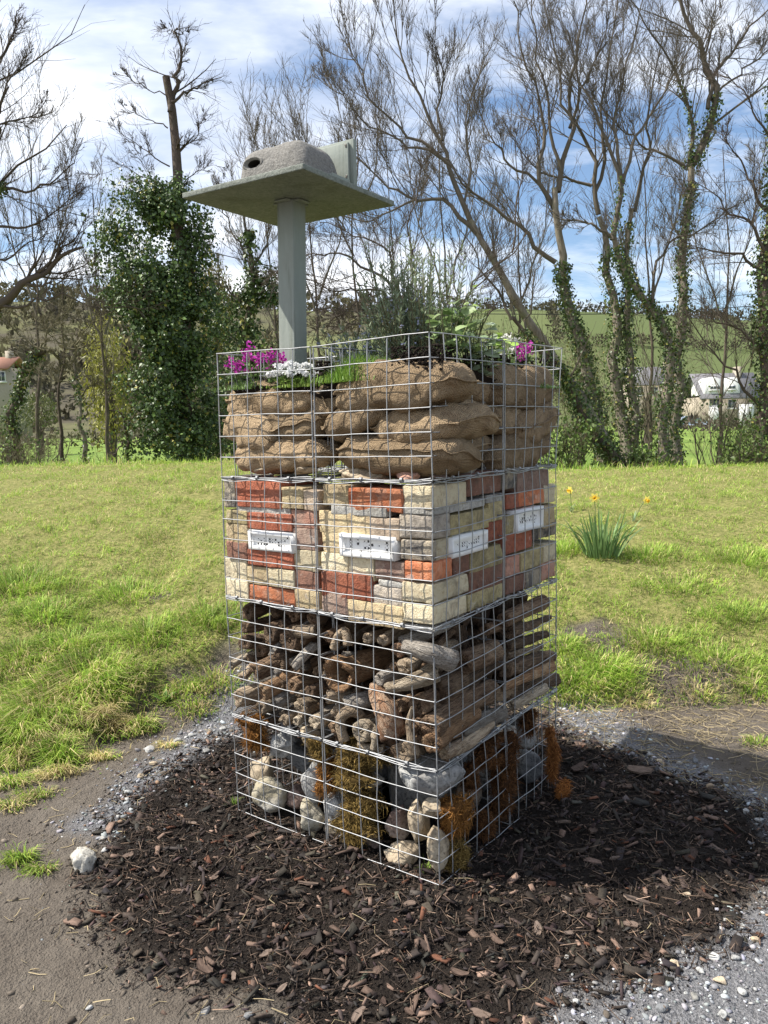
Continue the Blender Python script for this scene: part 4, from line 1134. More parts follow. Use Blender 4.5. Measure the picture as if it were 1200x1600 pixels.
LOGN = [0]
def put_log(pts, radii, mk, label, seed, gnarl=.16, flat=1.0, hollow=0.0, group='logs in the third tier', parts=None):
    q = np.random.default_rng(seed + 5000)
    pts = np.array(pts, float); d = nrm(pts[-1] - pts[0])
    base = pts[0].copy()
    # local z runs along the log so that the grain does too
    z = d; x = nrm(np.cross(z, np.array([.31, .2, .93]))); y = np.cross(z, x)
    Rm = np.stack([x, y, z], 1)
    loc = (pts - base) @ Rm
    me = log_mesh(loc, np.array(radii, float), WD[mk], q, gnarl * 1.25, 18, flat, hollow)
    o = link('log', me)
    Mx = Matrix.Identity(4)
    for i in range(3):
        for j in range(3): Mx[i][j] = Rm[i, j]
        Mx[i][3] = base[i]
    o.matrix_world = Mx
    tag(o, label, 'log', group)
    return o
zA = lambda x, y: (340 + x / 6.667, 920 + y / 6.667)
zB = lambda x, y: (490 + x / 5.4545, 960 + y / 5.4545)
zC = lambda x, y: (670 + x / 5.4545, 920 + y / 5.4545)
def end_log(face, zf, sc, x, y, r, mk, label, seed, L=.30, du=(0, 0), d=.03, taper=.9, **kw):
    """log seen end-on: starts at the face and runs into the cage; du = sideways/upward drift of its far end in metres"""
    X, Y = zf(x, y); s, z = on_face(face, X, Y, d)
    p = tw(s, d, z) if face == 'L' else tw(d, s, z)
    ax, nn = (LD, RD) if face == 'L' else (RD, LD)
    rm = r / sc * ((p - EYE) @ FWD) / FPX
    q = np.random.default_rng(seed); w = nrm(np.cross(nn, ZU))
    e = p + nn * L + ax * du[0] + ZU * du[1]
    m = (p + e) / 2 + ax * q.normal(0, .012) + ZU * q.normal(0, .012)
    return put_log([p, p * .7 + m * .3, m, e], [rm * .9, rm, rm * (1 + taper) / 2, rm * taper], mk, label, seed, **kw)
def side_log(face, zf, sc, pts, r0, r1, mk, label, seed, d=.03, **kw):
    """log seen from the side, through the given pixels (x, y[, extra depth])"""
    P = []
    for t in pts:
        X, Y = zf(t[0], t[1]); P.append(face_pt(face, X, Y, d + (t[2] if len(t) > 2 else 0)))
    k = ((P[0] - EYE) @ FWD) / FPX / sc
    return put_log(P, np.linspace(r0 * k, r1 * k, len(P)), mk, label, seed, **kw)
A, B_, CC_ = (zA, 6.667), (zB, 5.4545), (zC, 5.4545)
LC, FC, RC = 'left log cage', 'front log cage', 'right log cage'
for args, kw in [
    ((310, 245, 85, 'dark', 'dark square-ended log at top left of the %s' % LC, 1), dict(d=.07)),
    ((280, 400, 72, 'dark', 'dark log second from top at left end of the %s' % LC, 2), dict(d=.05, du=(-.05, .0))),
    ((290, 560, 85, 'dark', 'dark splintered log at left edge below two others, %s' % LC, 3), dict(d=.06)),
    ((545, 470, 112, 'dark', 'fat dark burr-ended log, upper middle of the %s' % LC, 4), dict(d=.03, gnarl=.1)),
    ((745, 545, 125, 'dark', 'fat dark round-ended log beside the burr-ended one, %s' % LC, 5), dict(d=.045, gnarl=.1)),
    ((790, 295, 72, 'brown', 'brown log end under the bricks, %s' % LC, 6), dict(d=.07)),
    ((975, 300, 60, 'brown', 'small brown log end under the bricks beside the seam, %s' % LC, 7), dict(d=.08)),
    ((390, 855, 105, 'brown', 'streaky brown log pointing down left, middle of the %s' % LC, 8), dict(d=.02, du=(-.10, .09), gnarl=.22)),
    ((470, 1060, 98, 'orange', 'splintered orange-tan log, lower middle of the %s' % LC, 9), dict(d=.02, du=(-.12, .08), gnarl=.22, L=.22)),
    ((215, 1140, 110, 'tan', 'broad smooth tan log at lower left of the %s' % LC, 10), dict(d=.02, gnarl=.12, flat=.8)),
    ((610, 1200, 76, 'grey', 'grey log end, low in the %s' % LC, 11), dict(d=.03, du=(-.06, .05))),
    ((445, 1245, 70, 'tan', 'tan stubby log under the splintered one, %s' % LC, 12), dict(d=.03, du=(-.05, .03))),
    ((870, 1215, 92, 'tan', 'gnarled knotty tan root, low in the %s' % LC, 13), dict(d=.03, gnarl=.34)),
    ((770, 1020, 85, 'brown', 'brown log lying behind the gnarled root, %s' % LC, 14), dict(d=.05, du=(-.08, .04))),
    ((960, 1065, 72, 'dark', 'dark twisted log end beside the seam, %s' % LC, 15), dict(d=.04, gnarl=.28)),
    ((690, 1375, 62, 'tan', 'small round tan log end on the cage floor, %s' % LC, 16), dict(d=.03)),
    ((820, 1382, 50, 'pale', 'smallest pale log end on the cage floor, %s' % LC, 17), dict(d=.025, gnarl=.08)),
    ((1000, 1390, 78, 'pale', 'pale log end on the cage floor beside the seam, %s' % LC, 18), dict(d=.03)),
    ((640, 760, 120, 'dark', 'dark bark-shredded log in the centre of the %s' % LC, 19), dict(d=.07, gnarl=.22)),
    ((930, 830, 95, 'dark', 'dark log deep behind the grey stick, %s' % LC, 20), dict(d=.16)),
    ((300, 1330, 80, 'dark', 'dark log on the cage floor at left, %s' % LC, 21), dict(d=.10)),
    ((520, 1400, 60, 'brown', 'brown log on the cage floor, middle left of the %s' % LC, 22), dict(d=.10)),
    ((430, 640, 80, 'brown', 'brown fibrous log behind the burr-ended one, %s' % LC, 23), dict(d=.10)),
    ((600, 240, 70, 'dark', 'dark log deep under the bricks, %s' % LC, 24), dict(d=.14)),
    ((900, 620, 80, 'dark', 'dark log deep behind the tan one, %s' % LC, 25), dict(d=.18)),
    ]:
    end_log('L', *A, *args, **kw)
side_log('L', *A, [(820, 440), (930, 450), (1040, 430)], 62, 66, 'tan', 'short tan log lying sideways, upper right of the %s' % LC, 31, d=.035)
side_log('L', *A, [(800, 820, 0), (880, 720, .02), (1010, 590, .07)], 50, 56, 'grey', 'smooth grey stick leaning up to the seam, %s' % LC, 32, d=.018, gnarl=.1)
side_log('L', *A, [(140, 800, 0), (250, 730, .05), (380, 670, .10)], 44, 42, 'pale', 'pale thin stick poking out at left edge of the %s' % LC, 33, d=.008)
side_log('L', *A, [(580, 890, 0), (700, 890, .05), (860, 870, .12)], 48, 44, 'grey', 'grey weathered stick across the middle of the %s' % LC, 34, d=.05)
for args, kw in [
    ((120, 190, 66, 'brown', 'brown log end beside the seam at the top of the %s' % FC, 41), dict(d=.05)),
    ((455, 205, 50, 'tan', 'small round tan log end under the bricks, %s' % FC, 42), dict(d=.03, gnarl=.1)),
    ((590, 225, 54, 'tan', 'knobbly tan log end under the bricks, third from the seam, %s' % FC, 43), dict(d=.03, gnarl=.25)),
    ((720, 310, 70, 'rot', 'reddish log end beside the grey corner branch, %s' % FC, 44), dict(d=.04)),
    ((560, 552, 62, 'grey', 'grey log end with two holes right of the hollow log', 45), dict(d=.025)),
    ((775, 455, 78, 'tan', 'charred tan log end under the grey corner branch', 46), dict(d=.03, gnarl=.25)),
    ((720, 785, 60, 'brown', 'small brown log end beside the crumbling log, %s' % FC, 47), dict(d=.04, gnarl=.1)),
    ((190, 845, 64, 'tan', 'tan log end beside the curled root, %s' % FC, 48), dict(d=.03)),
    ((180, 975, 52, 'brown', 'small brown knob of wood beside the seam, low in the %s' % FC, 49), dict(d=.03)),
    ((405, 1000, 92, 'pale', 'pale round burr on the floor of the %s' % FC, 50), dict(d=.012, gnarl=.16, L=.12)),
    ((1110, 1190, 62, 'tan', 'tan log end at the foot of the front corner', 51), dict(d=.06)),
    ((900, 1010, 170, 'brown', 'massive brown stump at the front corner', 52), dict(d=.03, gnarl=.30)),
    ((760, 1160, 100, 'tan', 'gnarled tan root spreading on the floor near the front corner', 53), dict(d=.02, gnarl=.34)),
    ((900, 780, 120, 'brown', 'knotted brown log above the massive stump', 54), dict(d=.04, gnarl=.3)),
    ((300, 180, 75, 'dark', 'dark log deep at the top of the %s' % FC, 55), dict(d=.14)),
    ((680, 480, 90, 'dark', 'dark log deep right of the hollow log', 56), dict(d=.15)),
    ((450, 900, 90, 'dark', 'dark log deep behind the curled root', 57), dict(d=.13)),
    ((600, 640, 80, 'dark', 'dark log deep behind the crumbling log', 58), dict(d=.14)),
    ((120, 620, 70, 'dark', 'dark log deep beside the seam, middle of the %s' % FC, 59), dict(d=.12)),
    ((800, 640, 80, 'dark', 'dark log deep behind the forked driftwood', 60), dict(d=.12)),
    ((620, 1120, 70, 'brown', 'brown log low behind the antler-like root', 61), dict(d=.09)),
    ((300, 1130, 60, 'brown', 'brown log on the floor under the curled root', 62), dict(d=.07)),
    ]:
    end_log('L', *B_, *args, **kw)
side_log('L', *B_, [(205, 520, -.03), (330, 470, .05), (480, 420, .12), (650, 370, .22)], 158, 115, 'orange', 'big hollow orange-tan log, its dark mouth facing the left', 71, d=.045, gnarl=.12, hollow=.66)
side_log('L', *B_, [(180, 290), (205, 190), (270, 150), (295, 260)], 36, 40, 'tan', 'small arched tan root under the bricks, %s' % FC, 72, d=.02)
side_log('L', *B_, [(790, 270, 0), (900, 290, -.01), (1020, 330, .0), (1180, 390, .05)], 62, 92, 'grey', 'thick silver grey branch across the front corner', 73, d=.02, gnarl=.14)
side_log('L', *B_, [(620, 620, 0), (760, 600, 0), (880, 560, .01), (1040, 490, .05)], 40, 86, 'pale', 'pale forked driftwood pointing left, right of the hollow log', 74, d=.012, gnarl=.25)
side_log('L', *B_, [(530, 650, .05), (590, 770, .01), (650, 900, 0), (690, 1020, .01)], 66, 96, 'rot', 'crumbling reddish log standing aslant in the %s' % FC, 75, d=.025, gnarl=.3)
side_log('L', *B_, [(120, 700, 0), (210, 690, .03), (330, 690, .08)], 62, 66, 'tan', 'short tan log below the hollow log beside the seam', 76, d=.02)
side_log('L', *B_, [(290, 750, .01), (400, 735, .02), (510, 715, .08)], 64, 74, 'grey', 'grey log tucked under the hollow log', 77, d=.03)
side_log('L', *B_, [(265, 1080), (235, 980), (235, 880), (300, 830), (400, 850, .03), (440, 920, .06)], 46, 40, 'tan', 'curled tan root bent like a hook, %s' % FC, 78, d=.015)
side_log('L', *B_, [(500, 960, .03), (520, 1060, 0), (510, 1150, 0)], 36, 26, 'pale', 'pale antler-like root standing on the floor, %s' % FC, 79, d=.02)
side_log('L', *B_, [(390, 1100, .0), (470, 1140, 0), (600, 1150, .02)], 30, 36, 'pale', 'pale antler-like root lying on the floor, %s' % FC, 80, d=.03)
side_log('L', *B_, [(840, 790, 0), (815, 920, 0), (830, 1060, 0), (860, 1180, .01)], 14, 52, 'tan', 'sharp upright tan splinter in front of the massive stump', 81, d=.012, gnarl=.2)
side_log('L', *B_, [(640, 690, .03), (760, 690, .03)], 46, 40, 'dark', 'dark stick between the forked driftwood and the crumbling log', 82, d=.05)
for args, kw in [
    (([(60, 880), (330, 730), (600, 580)], 120, 95, 'dark', 'long dark shaded log leaning up from the front corner', 91), dict(d=.06)),
    (([(290, 640), (420, 590), (560, 520)], 92, 100, 'brown', 'shaded brown log with a pale bark patch, front cage right side', 92), dict(d=.035)),
    (([(10, 1180), (260, 1000), (540, 860)], 105, 90, 'brown', 'long shaded streaky brown log, front cage right side', 93), dict(d=.03, gnarl=.22)),
    (([(30, 1330), (200, 1160), (380, 1060)], 90, 80, 'orange', 'shaded split orange-brown log low by the front corner', 94), dict(d=.02, gnarl=.25)),
    (([(260, 1230), (430, 1130), (610, 1060)], 66, 74, 'grey', 'long shaded grey log low in the front cage right side', 95), dict(d=.02)),
    (([(130, 1420), (230, 1330), (380, 1230)], 56, 60, 'brown', 'shaded round log on the floor near the front corner', 96), dict(d=.03)),
    (([(300, 420, .1), (480, 330, .1), (640, 250, .1)], 90, 80, 'dark', 'dark log deep under the bricks, front cage right side', 97), dict(d=.10)),
    (([(480, 350), (560, 330), (640, 300)], 50, 50, 'brown', 'shaded brown log end beside the right seam', 98), dict(d=.07)),
    (([(500, 930), (600, 900), (700, 850)], 60, 60, 'brown', 'shaded brown log behind the right seam', 99), dict(d=.05)),
    (([(640, 260), (800, 190), (970, 120)], 62, 72, 'brown', 'bark-covered log, topmost in the %s' % RC, 101), dict(d=.03)),
    (([(670, 370), (860, 310), (1030, 242)], 62, 22, 'dark', 'dark pointed log second from top in the %s' % RC, 102), dict(d=.03)),
    (([(660, 490), (830, 440), (1000, 385)], 48, 36, 'dark', 'dark thin log third from top in the %s' % RC, 103), dict(d=.03)),
    (([(670, 570), (820, 530), (960, 490)], 30, 26, 'tan', 'thin tan stick in the middle of the %s' % RC, 104), dict(d=.02)),
    (([(650, 690), (850, 620), (1040, 575)], 70, 60, 'dark', 'dark log below the thin tan stick, %s' % RC, 105), dict(d=.03)),
    (([(640, 835), (860, 740), (1050, 650)], 34, 62, 'orange', 'split orange-tan log in the %s' % RC, 106), dict(d=.012, flat=.6)),
    (([(650, 900), (850, 840), (1070, 770)], 60, 66, 'dark', 'dark log behind the pale one, %s' % RC, 107), dict(d=.05)),
    (([(710, 1000), (850, 920), (985, 845)], 40, 46, 'pale', 'pale barkless log near the floor of the %s' % RC, 108), dict(d=.01, gnarl=.1)),
    ]:
    side_log('R', *CC_, *args, **kw)

def heart(objs, name, label, mat, cat):
    """one object for filler pieces added to keep the gaps between the outer ones dark"""
    m = MB()
    for o in objs:
        me = o.data; V = np.empty(len(me.vertices) * 3, np.float32); me.vertices.foreach_get('co', V); V = V.reshape(-1, 3)
        Mw = np.array(o.matrix_basis); V = V @ Mw[:3, :3].T + Mw[:3, 3]
        m.add(V, [np.array([list(p.vertices)]) for p in me.polygons]); bpy.data.objects.remove(o)
    kind(m.obj(name, mat, None, True), 'stuff', label, cat)
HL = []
for k in range(16):                                  # filler logs added behind the outer ones, to block light through the gaps
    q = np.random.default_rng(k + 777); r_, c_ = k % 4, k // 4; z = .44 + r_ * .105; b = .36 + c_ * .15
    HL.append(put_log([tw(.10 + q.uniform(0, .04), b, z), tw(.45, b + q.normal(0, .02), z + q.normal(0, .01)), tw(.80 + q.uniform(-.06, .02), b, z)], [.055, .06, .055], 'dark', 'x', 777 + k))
heart(HL, 'filler_logs', 'dark filler logs added inside the log tier to stop light leaks', WD['dark'], 'logs'); HL = []
for k in range(9):  # unseen filler rocks added inside the bottom tier against light leaking through
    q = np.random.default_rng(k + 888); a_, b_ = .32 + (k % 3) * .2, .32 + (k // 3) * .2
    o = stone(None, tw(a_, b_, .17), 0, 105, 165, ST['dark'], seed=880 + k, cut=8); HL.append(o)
heart(HL, 'filler_stones', 'dark filler rocks added inside the bottom tier to stop light leaks', ST['dark'], 'stones')
GAPL = []
for nm_, zf, sc_, xr, yr in (('left log cage', zA, 6.667, (230, 1040), (230, 1400)), ('front log cage', zB, 5.4545, (90, 960), (160, 1180))):
    q = np.random.default_rng(len(nm_)); pts = []
    while len(pts) < 26:
        p_ = np.array([q.uniform(*xr), q.uniform(*yr)])
        if all(np.hypot(*(p_ - o_)) > 95 for o_ in pts): pts.append(p_)
    for j, p_ in enumerate(sorted(pts, key=lambda t: t[0])):
        mk = ('brown', 'tan', 'grey', 'dark', 'brown')[int(q.integers(5))]
        end_log('L', zf, sc_, p_[0], p_[1], q.uniform(34, 62), mk, '%s small log end in a gap of the %s, %s from left' % (WNAME[mk], nm_, ORD[j] if j < len(ORD) else '%dth' % (j + 1)), 2000 + j + (50 if nm_[0] == 'f' else 0),
                L=.25, du=(q.normal(0, .05), q.normal(.01, .03)), d=q.uniform(.045, .085), gnarl=.24, group='small logs in the gaps')
# ================================================================== MOSS
moss_mat = mat_col('moss_fibre', 0.9, 0.1, 0.15)
def moss(face, px, py, wpx, hpx, c1, c2, label, seed, d=.0, n=1900, fl=.030, pos=None):
    """hank of dry moss: a lumpy core under a thatch of curled fibres"""
    q = np.random.default_rng(seed + 70); n = int(n * 1.6); fl = fl * .9; wpx = wpx * 1.15
    nn = RD if face == 'L' else LD; ax = LD if face == 'L' else RD
    P = face_pt(face, px, py, d) if pos is None else np.array(pos)
    dist = (P - EYE) @ FWD
    w, h = wpx * dist / FPX / 2 * 1.1, hpx * dist / FPX / 2
    dp = min(w, h) * .75
    cen = P + nn * dp * .5
    V0, F0 = ICO2
    root = empty('moss_clump', cen - ZU * h)
    nl = 6; lob = [(np.array([q.uniform(-.45, .45), q.uniform(-.2, .25), (k + .5) / nl * 1.7 - .85 + q.normal(0, .1)]), np.array([q.uniform(.42, .78), q.uniform(.5, .8), q.uniform(.24, .46)])) for k in range(nl)]
    Wd = lambda Q: cen + np.outer(Q[:, 0], ax) * w + np.outer(Q[:, 1], nn) * dp + np.outer(Q[:, 2], ZU) * h
    m = MB(); bl, ol = [], []
    for k, (lc, lr) in enumerate(lob):
        r = 1 + .7 * fbm(V0 * 2.4 + seed + k * 9, 3, seed); m.add(Wd(lc + V0 * r[:, None] * lr * .85), F0, np.array(c1) * .55)
        dirs = nrm(q.normal(0, 1, (n // nl + 1, 3))); rr = 1 + .7 * fbm(dirs * 2.4 + seed + k * 9, 3, seed)
        bl.append(Wd(lc + dirs * rr[:, None] * lr * q.uniform(.75, .95, (len(dirs), 1)))); ol.append(nrm(np.outer(dirs[:, 0], ax) / w + np.outer(dirs[:, 1], nn) / dp + np.outer(dirs[:, 2], ZU) / h))
    m.obj('core', moss_mat, root, True, cen - ZU * h)
    b = np.concatenate(bl)[:n]; out = np.concatenate(ol)[:n]; n = len(b)
    l = q.uniform(.4, 1.3, n) * fl
    tang = nrm(np.cross(out, q.normal(0, 1, (n, 3))))
    g1 = b + (out * .5 + tang * .6 - ZU * .15) * l[:, None] * .5; g2 = g1 + (out * q.uniform(-.3, .6, (n, 1)) + tang * .8 - ZU * .45 + q.normal(0, .5, (n, 3))) * l[:, None] * .5
    sw = nrm(np.cross(g2 - b, q.normal(0, 1, (n, 3)))) * q.uniform(.0006, .0011, (n, 1))
    V = np.stack([b - sw, b + sw, g1 - sw, g1 + sw, g2], 1).reshape(-1, 3); i5 = (np.arange(n) * 5)[:, None]; F = np.concatenate([i5 + f for f in ([0, 1, 3], [0, 3, 2], [2, 3, 4])])
    t = q.random((n, 1)); cc = (np.array([c1]) * (1 - t) + np.array([c2]) * t) * q.lognormal(0, .3, (n, 1))
    m = MB(); m.add(V, F, np.repeat(cc, 5, axis=0)); m.obj('fibres', moss_mat, root, False, cen - ZU * h)
    tag(root, label, 'moss', 'moss in the bottom tier')
OR, MU, RB = ((.19, .085, .025), (.33, .16, .045)), ((.13, .085, .028), (.29, .20, .065)), ((.075, .035, .016), (.17, .08, .032))
def m5(x, y, w, h, c, lab, seed, **kw): moss('L', *z5(x, y), w / 4, h / 4, *c, lab, seed, **kw)
def m6(f, x, y, w, h, c, lab, seed, **kw): moss(f, *z6(x, y), w / 3.75, h / 3.75, *c, lab, seed, **kw)
m5(200, 425, 200, 210, OR, 'bright orange moss clump at the top left of the bottom tier', 1, d=.02)
m5(845, 640, 330, 330, MU, 'large mustard moss clump in the sunlit face of the bottom tier', 2, d=.02, n=3200)
m5(880, 930, 300, 240, MU, 'mustard moss hanging low above the mulch', 3, d=.02, n=2600)
m5(650, 700, 110, 270, OR, 'narrow orange moss strip beside the seam', 4, d=.035, n=1400)
m5(610, 520, 130, 130, MU, 'small mustard moss tuft just under the logs beside the seam', 5, d=.03, n=1000)
m6('R', 470, 900, 260, 260, OR[::1], 'bushy orange-brown moss bulging from the shaded side near the front corner', 6, d=-.02, n=3000)
m6('R', 455, 1110, 140, 240, MU, 'mustard moss trailing to the ground at the front corner', 7, d=-.005, n=1700)
m6('R', 745, 660, 190, 460, RB, 'long dark reddish moss hank hanging on the shaded side', 8, d=-.01, n=3000)
m6('R', 640, 520, 210, 170, RB, 'dark moss clump under the logs on the shaded side', 9, d=.0, n=1700)
m6('R', 525, 660, 120, 150, RB, 'small dark moss tuft beside the grey stone, shaded side', 10, d=.02, n=1000)
m6('R', 865, 330, 110, 150, RB, 'reddish moss tuft under the right seam', 11, d=.01, n=1000)
m6('R', 1000, 530, 70, 330, ((.16, .06, .02), (.32, .14, .045)), 'rusty moss hank at the far right edge of the bottom tier', 12, d=-.03, n=1900)
m6('R', 620, 930, 130, 140, RB, 'brown moss wisp near the ground, shaded side', 13, d=.0, n=900)
_g = ground_at(*z6(1068, 762)); moss('R', 0, 0, 150 / 3.75, 70 / 3.75, (.20, .075, .025), (.40, .17, .05), 'loose rusty moss tuft lying on the mulch at far right', 14, n=1200, pos=_g + ZU * .02)
m5(800, 1040, 200, 100, MU, 'mustard moss shreds on the mulch beside the seam', 15, d=.015, n=900)
# ================================================================== SOIL ON TOP
ZT = 1.71
soil_mat = NT('potting_soil', 0.95, 0.15); _v = soil_mat.coord(rnd=False)
soil_mat.base(soil_mat.mix(soil_mat.noise(_v, 60, 5, .65), (0.008, 0.006, 0.005), (0.040, 0.029, 0.022))); soil_mat.bump(soil_mat.noise(_v, 90, 5, .7), .012, 1.0); soil_mat = soil_mat.m
def soil_z(a, b):
    """height of the soil over the tower, a along the left face, b along the right"""
    a = np.asarray(a, float); b = np.asarray(b, float)
    z = 1.605 + .0 * a
    z = z + .055 * np.exp(-(((a - .10) / .16) ** 2 + ((b - .16) / .20) ** 2))
    z = z - .035 * np.exp(-(((a - .45) / .06) ** 2)) * (b < .3) 
    z = z - .015 * sstep(.35, .8, b)
    edge = np.minimum.reduce([a - .03, b - .03, .87 - a, .87 - b])
    return z - .02 * (1 - sstep(0, .10, edge)) + .016 * fbm2(a, b, 9, 4, 81) + .008 * fbm2(a, b, 40, 3, 82)
n = 90; ga = np.linspace(.03, .87, n); GA, GB = np.meshgrid(ga, ga, indexing='ij')
Z_ = soil_z(GA.ravel(), GB.ravel())
Vt = C0 + np.outer(GA.ravel(), LD) + np.outer(GB.ravel(), RD) + np.outer(Z_, ZU)
ms = MB(); ms.add(Vt, grid_faces(n, n))
ring = np.concatenate([np.arange(n) * n, (n - 1) * n + np.arange(1, n), (np.arange(n - 2, -1, -1)) * n + n - 1, np.arange(n - 2, 0, -1)])
k = len(ring); low = Vt[ring] - ZU * .06 + nrm(Vt[ring] - Vt.mean(0)) * -.06
i_ = np.arange(k); ms.add(np.concatenate([Vt[ring], low]), np.stack([i_, (i_ + 1) % k, k + (i_ + 1) % k, k + i_], -1))
q = np.random.default_rng(9); nc = 1500; ca_, cb_ = q.uniform(.04, .86, nc), q.uniform(.04, .86, nc)
Vp, Fp, _c = pebbles(nc, C0 + np.outer(ca_, LD) + np.outer(cb_, RD) + np.outer(soil_z(ca_, cb_), ZU), q.lognormal(math.log(.010), .5, nc), np.ones((nc, 3)), q, .8)
ms.add(Vp, Fp)
# soil spilling over the sacks at the corner and in the gap between the cages
def spill(px, py, w, h, n_, seed, face='L', d=.02):
    q = np.random.default_rng(seed)
    for X, Y in zip(q.normal(px, w, n_), q.normal(py, h, n_)):
        pass
    X, Y = px + np.clip(q.normal(0, 1, n_), -1.5, 1.5) * w, py + np.clip(q.normal(0, 1, n_), -1.4, 1.4) * h
    P = np.array([face_pt(face, a, b, d + q.uniform(0, .05)) for a, b in zip(X, Y)])
    V, F, _ = pebbles(n_, P, q.lognormal(math.log(.008), .4, n_), np.ones((n_, 3)), q, .9); ms.add(V, F)
spill(652, 560, 26, 12, 420, 1); spill(693, 556, 14, 12, 260, 2, 'R', .03); spill(507, 588, 8, 16, 420, 3, 'L', .05); spill(470, 590, 10, 8, 160, 4, 'L', .05); spill(690, 575, 8, 10, 120, 5, 'R', .01)
spill(770, 565, 30, 7, 260, 6, 'R', .05); spill(610, 572, 45, 4, 260, 7, 'L', .06); spill(420, 596, 40, 4, 260, 8, 'L', .06); spill(830, 568, 25, 5, 160, 9, 'R', .06)
kind(ms.obj('soil', soil_mat, None, False), 'stuff', 'dark potting soil heaped on top of the tower', 'soil')

# ================================================================== PLANTS ON TOP
leaf_mat = mat_col('plant_leaf', 0.5, 0.35, 0.30)
petal_mat = mat_col('flower_petal', 0.6, 0.2, 0.35)
stem_mat = mat_col('plant_stem', 0.7, 0.25)
def leaf_faces(n, P, D, Nn, L, W, col, fold=.25, round_=0.0):
    """n leaves, each 6 vertices and 4 triangles folded along the midrib"""
    S = nrm(np.cross(D, Nn)); Nn = np.cross(S, D)
    L = L[:, None]; W = W[:, None]
    b = P; t = P + D * L - Nn * L * .12
    m1 = P + D * L * (.35 - .05 * round_); m2 = P + D * L * (.70 + .05 * round_)
    w1, w2 = W * .5, W * (.36 + .12 * round_)
    V = np.stack([b, m1 + S * w1 + Nn * w1 * fold, m1 - S * w1 + Nn * w1 * fold, m2 + S * w2 + Nn * w2 * fold - Nn * L * .04, m2 - S * w2 + Nn * w2 * fold - Nn * L * .04, t, (m1 + m2) / 2], 1)
    i = (np.arange(n) * 7)[:, None]
    F = np.concatenate([i + f for f in ([0, 6, 1], [0, 2, 6], [1, 6, 3], [2, 4, 6], [3, 6, 5], [4, 5, 6])])
    return V.reshape(-1, 3), F, np.repeat(col, 7, axis=0)
def diamonds(n, P, D, Nn, L, W, col, fold=.25):
    """far leaves: 4 vertices, 2 triangles folded along the midrib"""
    S = nrm(np.cross(D, Nn)); Nn = np.cross(S, D); L = L[:, None]; W = W[:, None]; c = P + D * L * .42 + Nn * W * fold * .5
    V = np.stack([P, c + S * W * .5, P + D * L, c - S * W * .5], 1).reshape(-1, 3); i = (np.arange(n) * 4)[:, None]
    return V, np.concatenate([i + [0, 2, 1], i + [0, 3, 2]]), np.repeat(col, 4, axis=0)
def top_pt(px, py, back):
    """a spot on the soil: pixel column px, `back` metres behind the camera-side corner along the view"""
    d = ray(px, py); Y = CY + back; P = EYE + d * (Y / d[1]); v = P - C0
    a, b = float(v @ LD), float(v @ RD)
    if a < .07: a = .07; b = on_face('R', px, py, .07)[0]            # keep the pixel column, stay inside the cage
    elif b < .07: b = .07; a = on_face('L', px, py, .07)[0]
    a, b = float(np.clip(a, .05, .85)), float(np.clip(b, .05, .85))
    return tw(a, b, float(soil_z(np.array([a]), np.array([b]))[0]))
def cols(n, c1, c2, q, s=.18):
    t = q.random((n, 1)); return (np.array([c1]) * (1 - t) + np.array([c2]) * t) * q.lognormal(0, s, (n, 1))
def rosemary(base, hgt, wid, ns, label, seed, flw, lean=0.0, name='rosemary_bush'):
    q = np.random.default_rng(seed); root = empty(name, base)
    a = q.uniform(0, 6.283, ns); o = q.uniform(0, 1, ns) ** .7
    p0 = base + np.stack([np.cos(a) * o * wid * .28, np.sin(a) * o * wid * .28, -np.ones(ns) * .02], 1)
    H = hgt * q.uniform(.45, 1.0, ns) * (1 - .25 * o)
    tip = p0 + np.stack([np.cos(a) * o * wid * .55 + q.normal(0, .02, ns) + lean, np.sin(a) * o * wid * .4, H], 1)
    mid = (p0 + tip) / 2 + np.stack([np.cos(a) * o * wid * .12, np.sin(a) * o * .02, np.zeros(ns)], 1) + q.normal(0, .012, (ns, 3))
    K = 9; t = np.linspace(0, 1, K)[None, :, None]
    P = p0[:, None] * (1 - t) ** 2 + 2 * mid[:, None] * t * (1 - t) + tip[:, None] * t ** 2
    V, F = tubes(P, np.linspace(.0022, .0008, K)[None] * np.ones((ns, 1)), 4)
    m = MB(); m.add(V, F, np.repeat(cols(ns, (.12, .10, .06), (.16, .15, .07), q), K * 4, axis=0)); m.obj('stems', stem_mat, root, False, base)
    nn_ = 56; m = MB(); tt = q.uniform(.14, 1, (ns, nn_)); kf = tt * (K - 1); ki = np.clip(kf.astype(int), 0, K - 2); fr = (kf - ki)[..., None]
    ii = np.arange(ns)[:, None]
    B = (P[ii, ki] * (1 - fr) + P[ii, ki + 1] * fr).reshape(-1, 3); T = nrm((P[ii, ki + 1] - P[ii, ki]).reshape(-1, 3)); N = len(B)
    D = nrm(T * .75 + nrm(np.cross(T, q.normal(0, 1, (N, 3)))) * q.uniform(.4, .9, (N, 1))); L = q.uniform(.012, .026, N)
    m.add(*leaf_faces(N, B, D, q.normal(0, 1, (N, 3)), L, np.full(N, .0040), cols(N, (.14, .185, .10), (.29, .345, .215), q)))
    m.obj('needles', leaf_mat, root, False, base)
    if flw:
        m = MB(); k = q.integers(0, N, flw); Bf = B[k] + q.normal(0, .006, (flw, 3))
        for r in range(3):
            m.add(*leaf_faces(flw, Bf, nrm(q.normal(0, 1, (flw, 3))), q.normal(0, 1, (flw, 3)), q.uniform(.006, .011, flw), q.uniform(.004, .007, flw), cols(flw, (.38, .41, .62), (.58, .60, .78), q, .1)))
        kind(m.obj('flowers', petal_mat, root, False, base), 'stuff')
    return tag(root, label, 'shrub')
rosemary(top_pt(648, 525, .38), .52, .26, 125, 'tall upright rosemary bush with pale blue flowers on top of the tower', 1, 260, -.015)
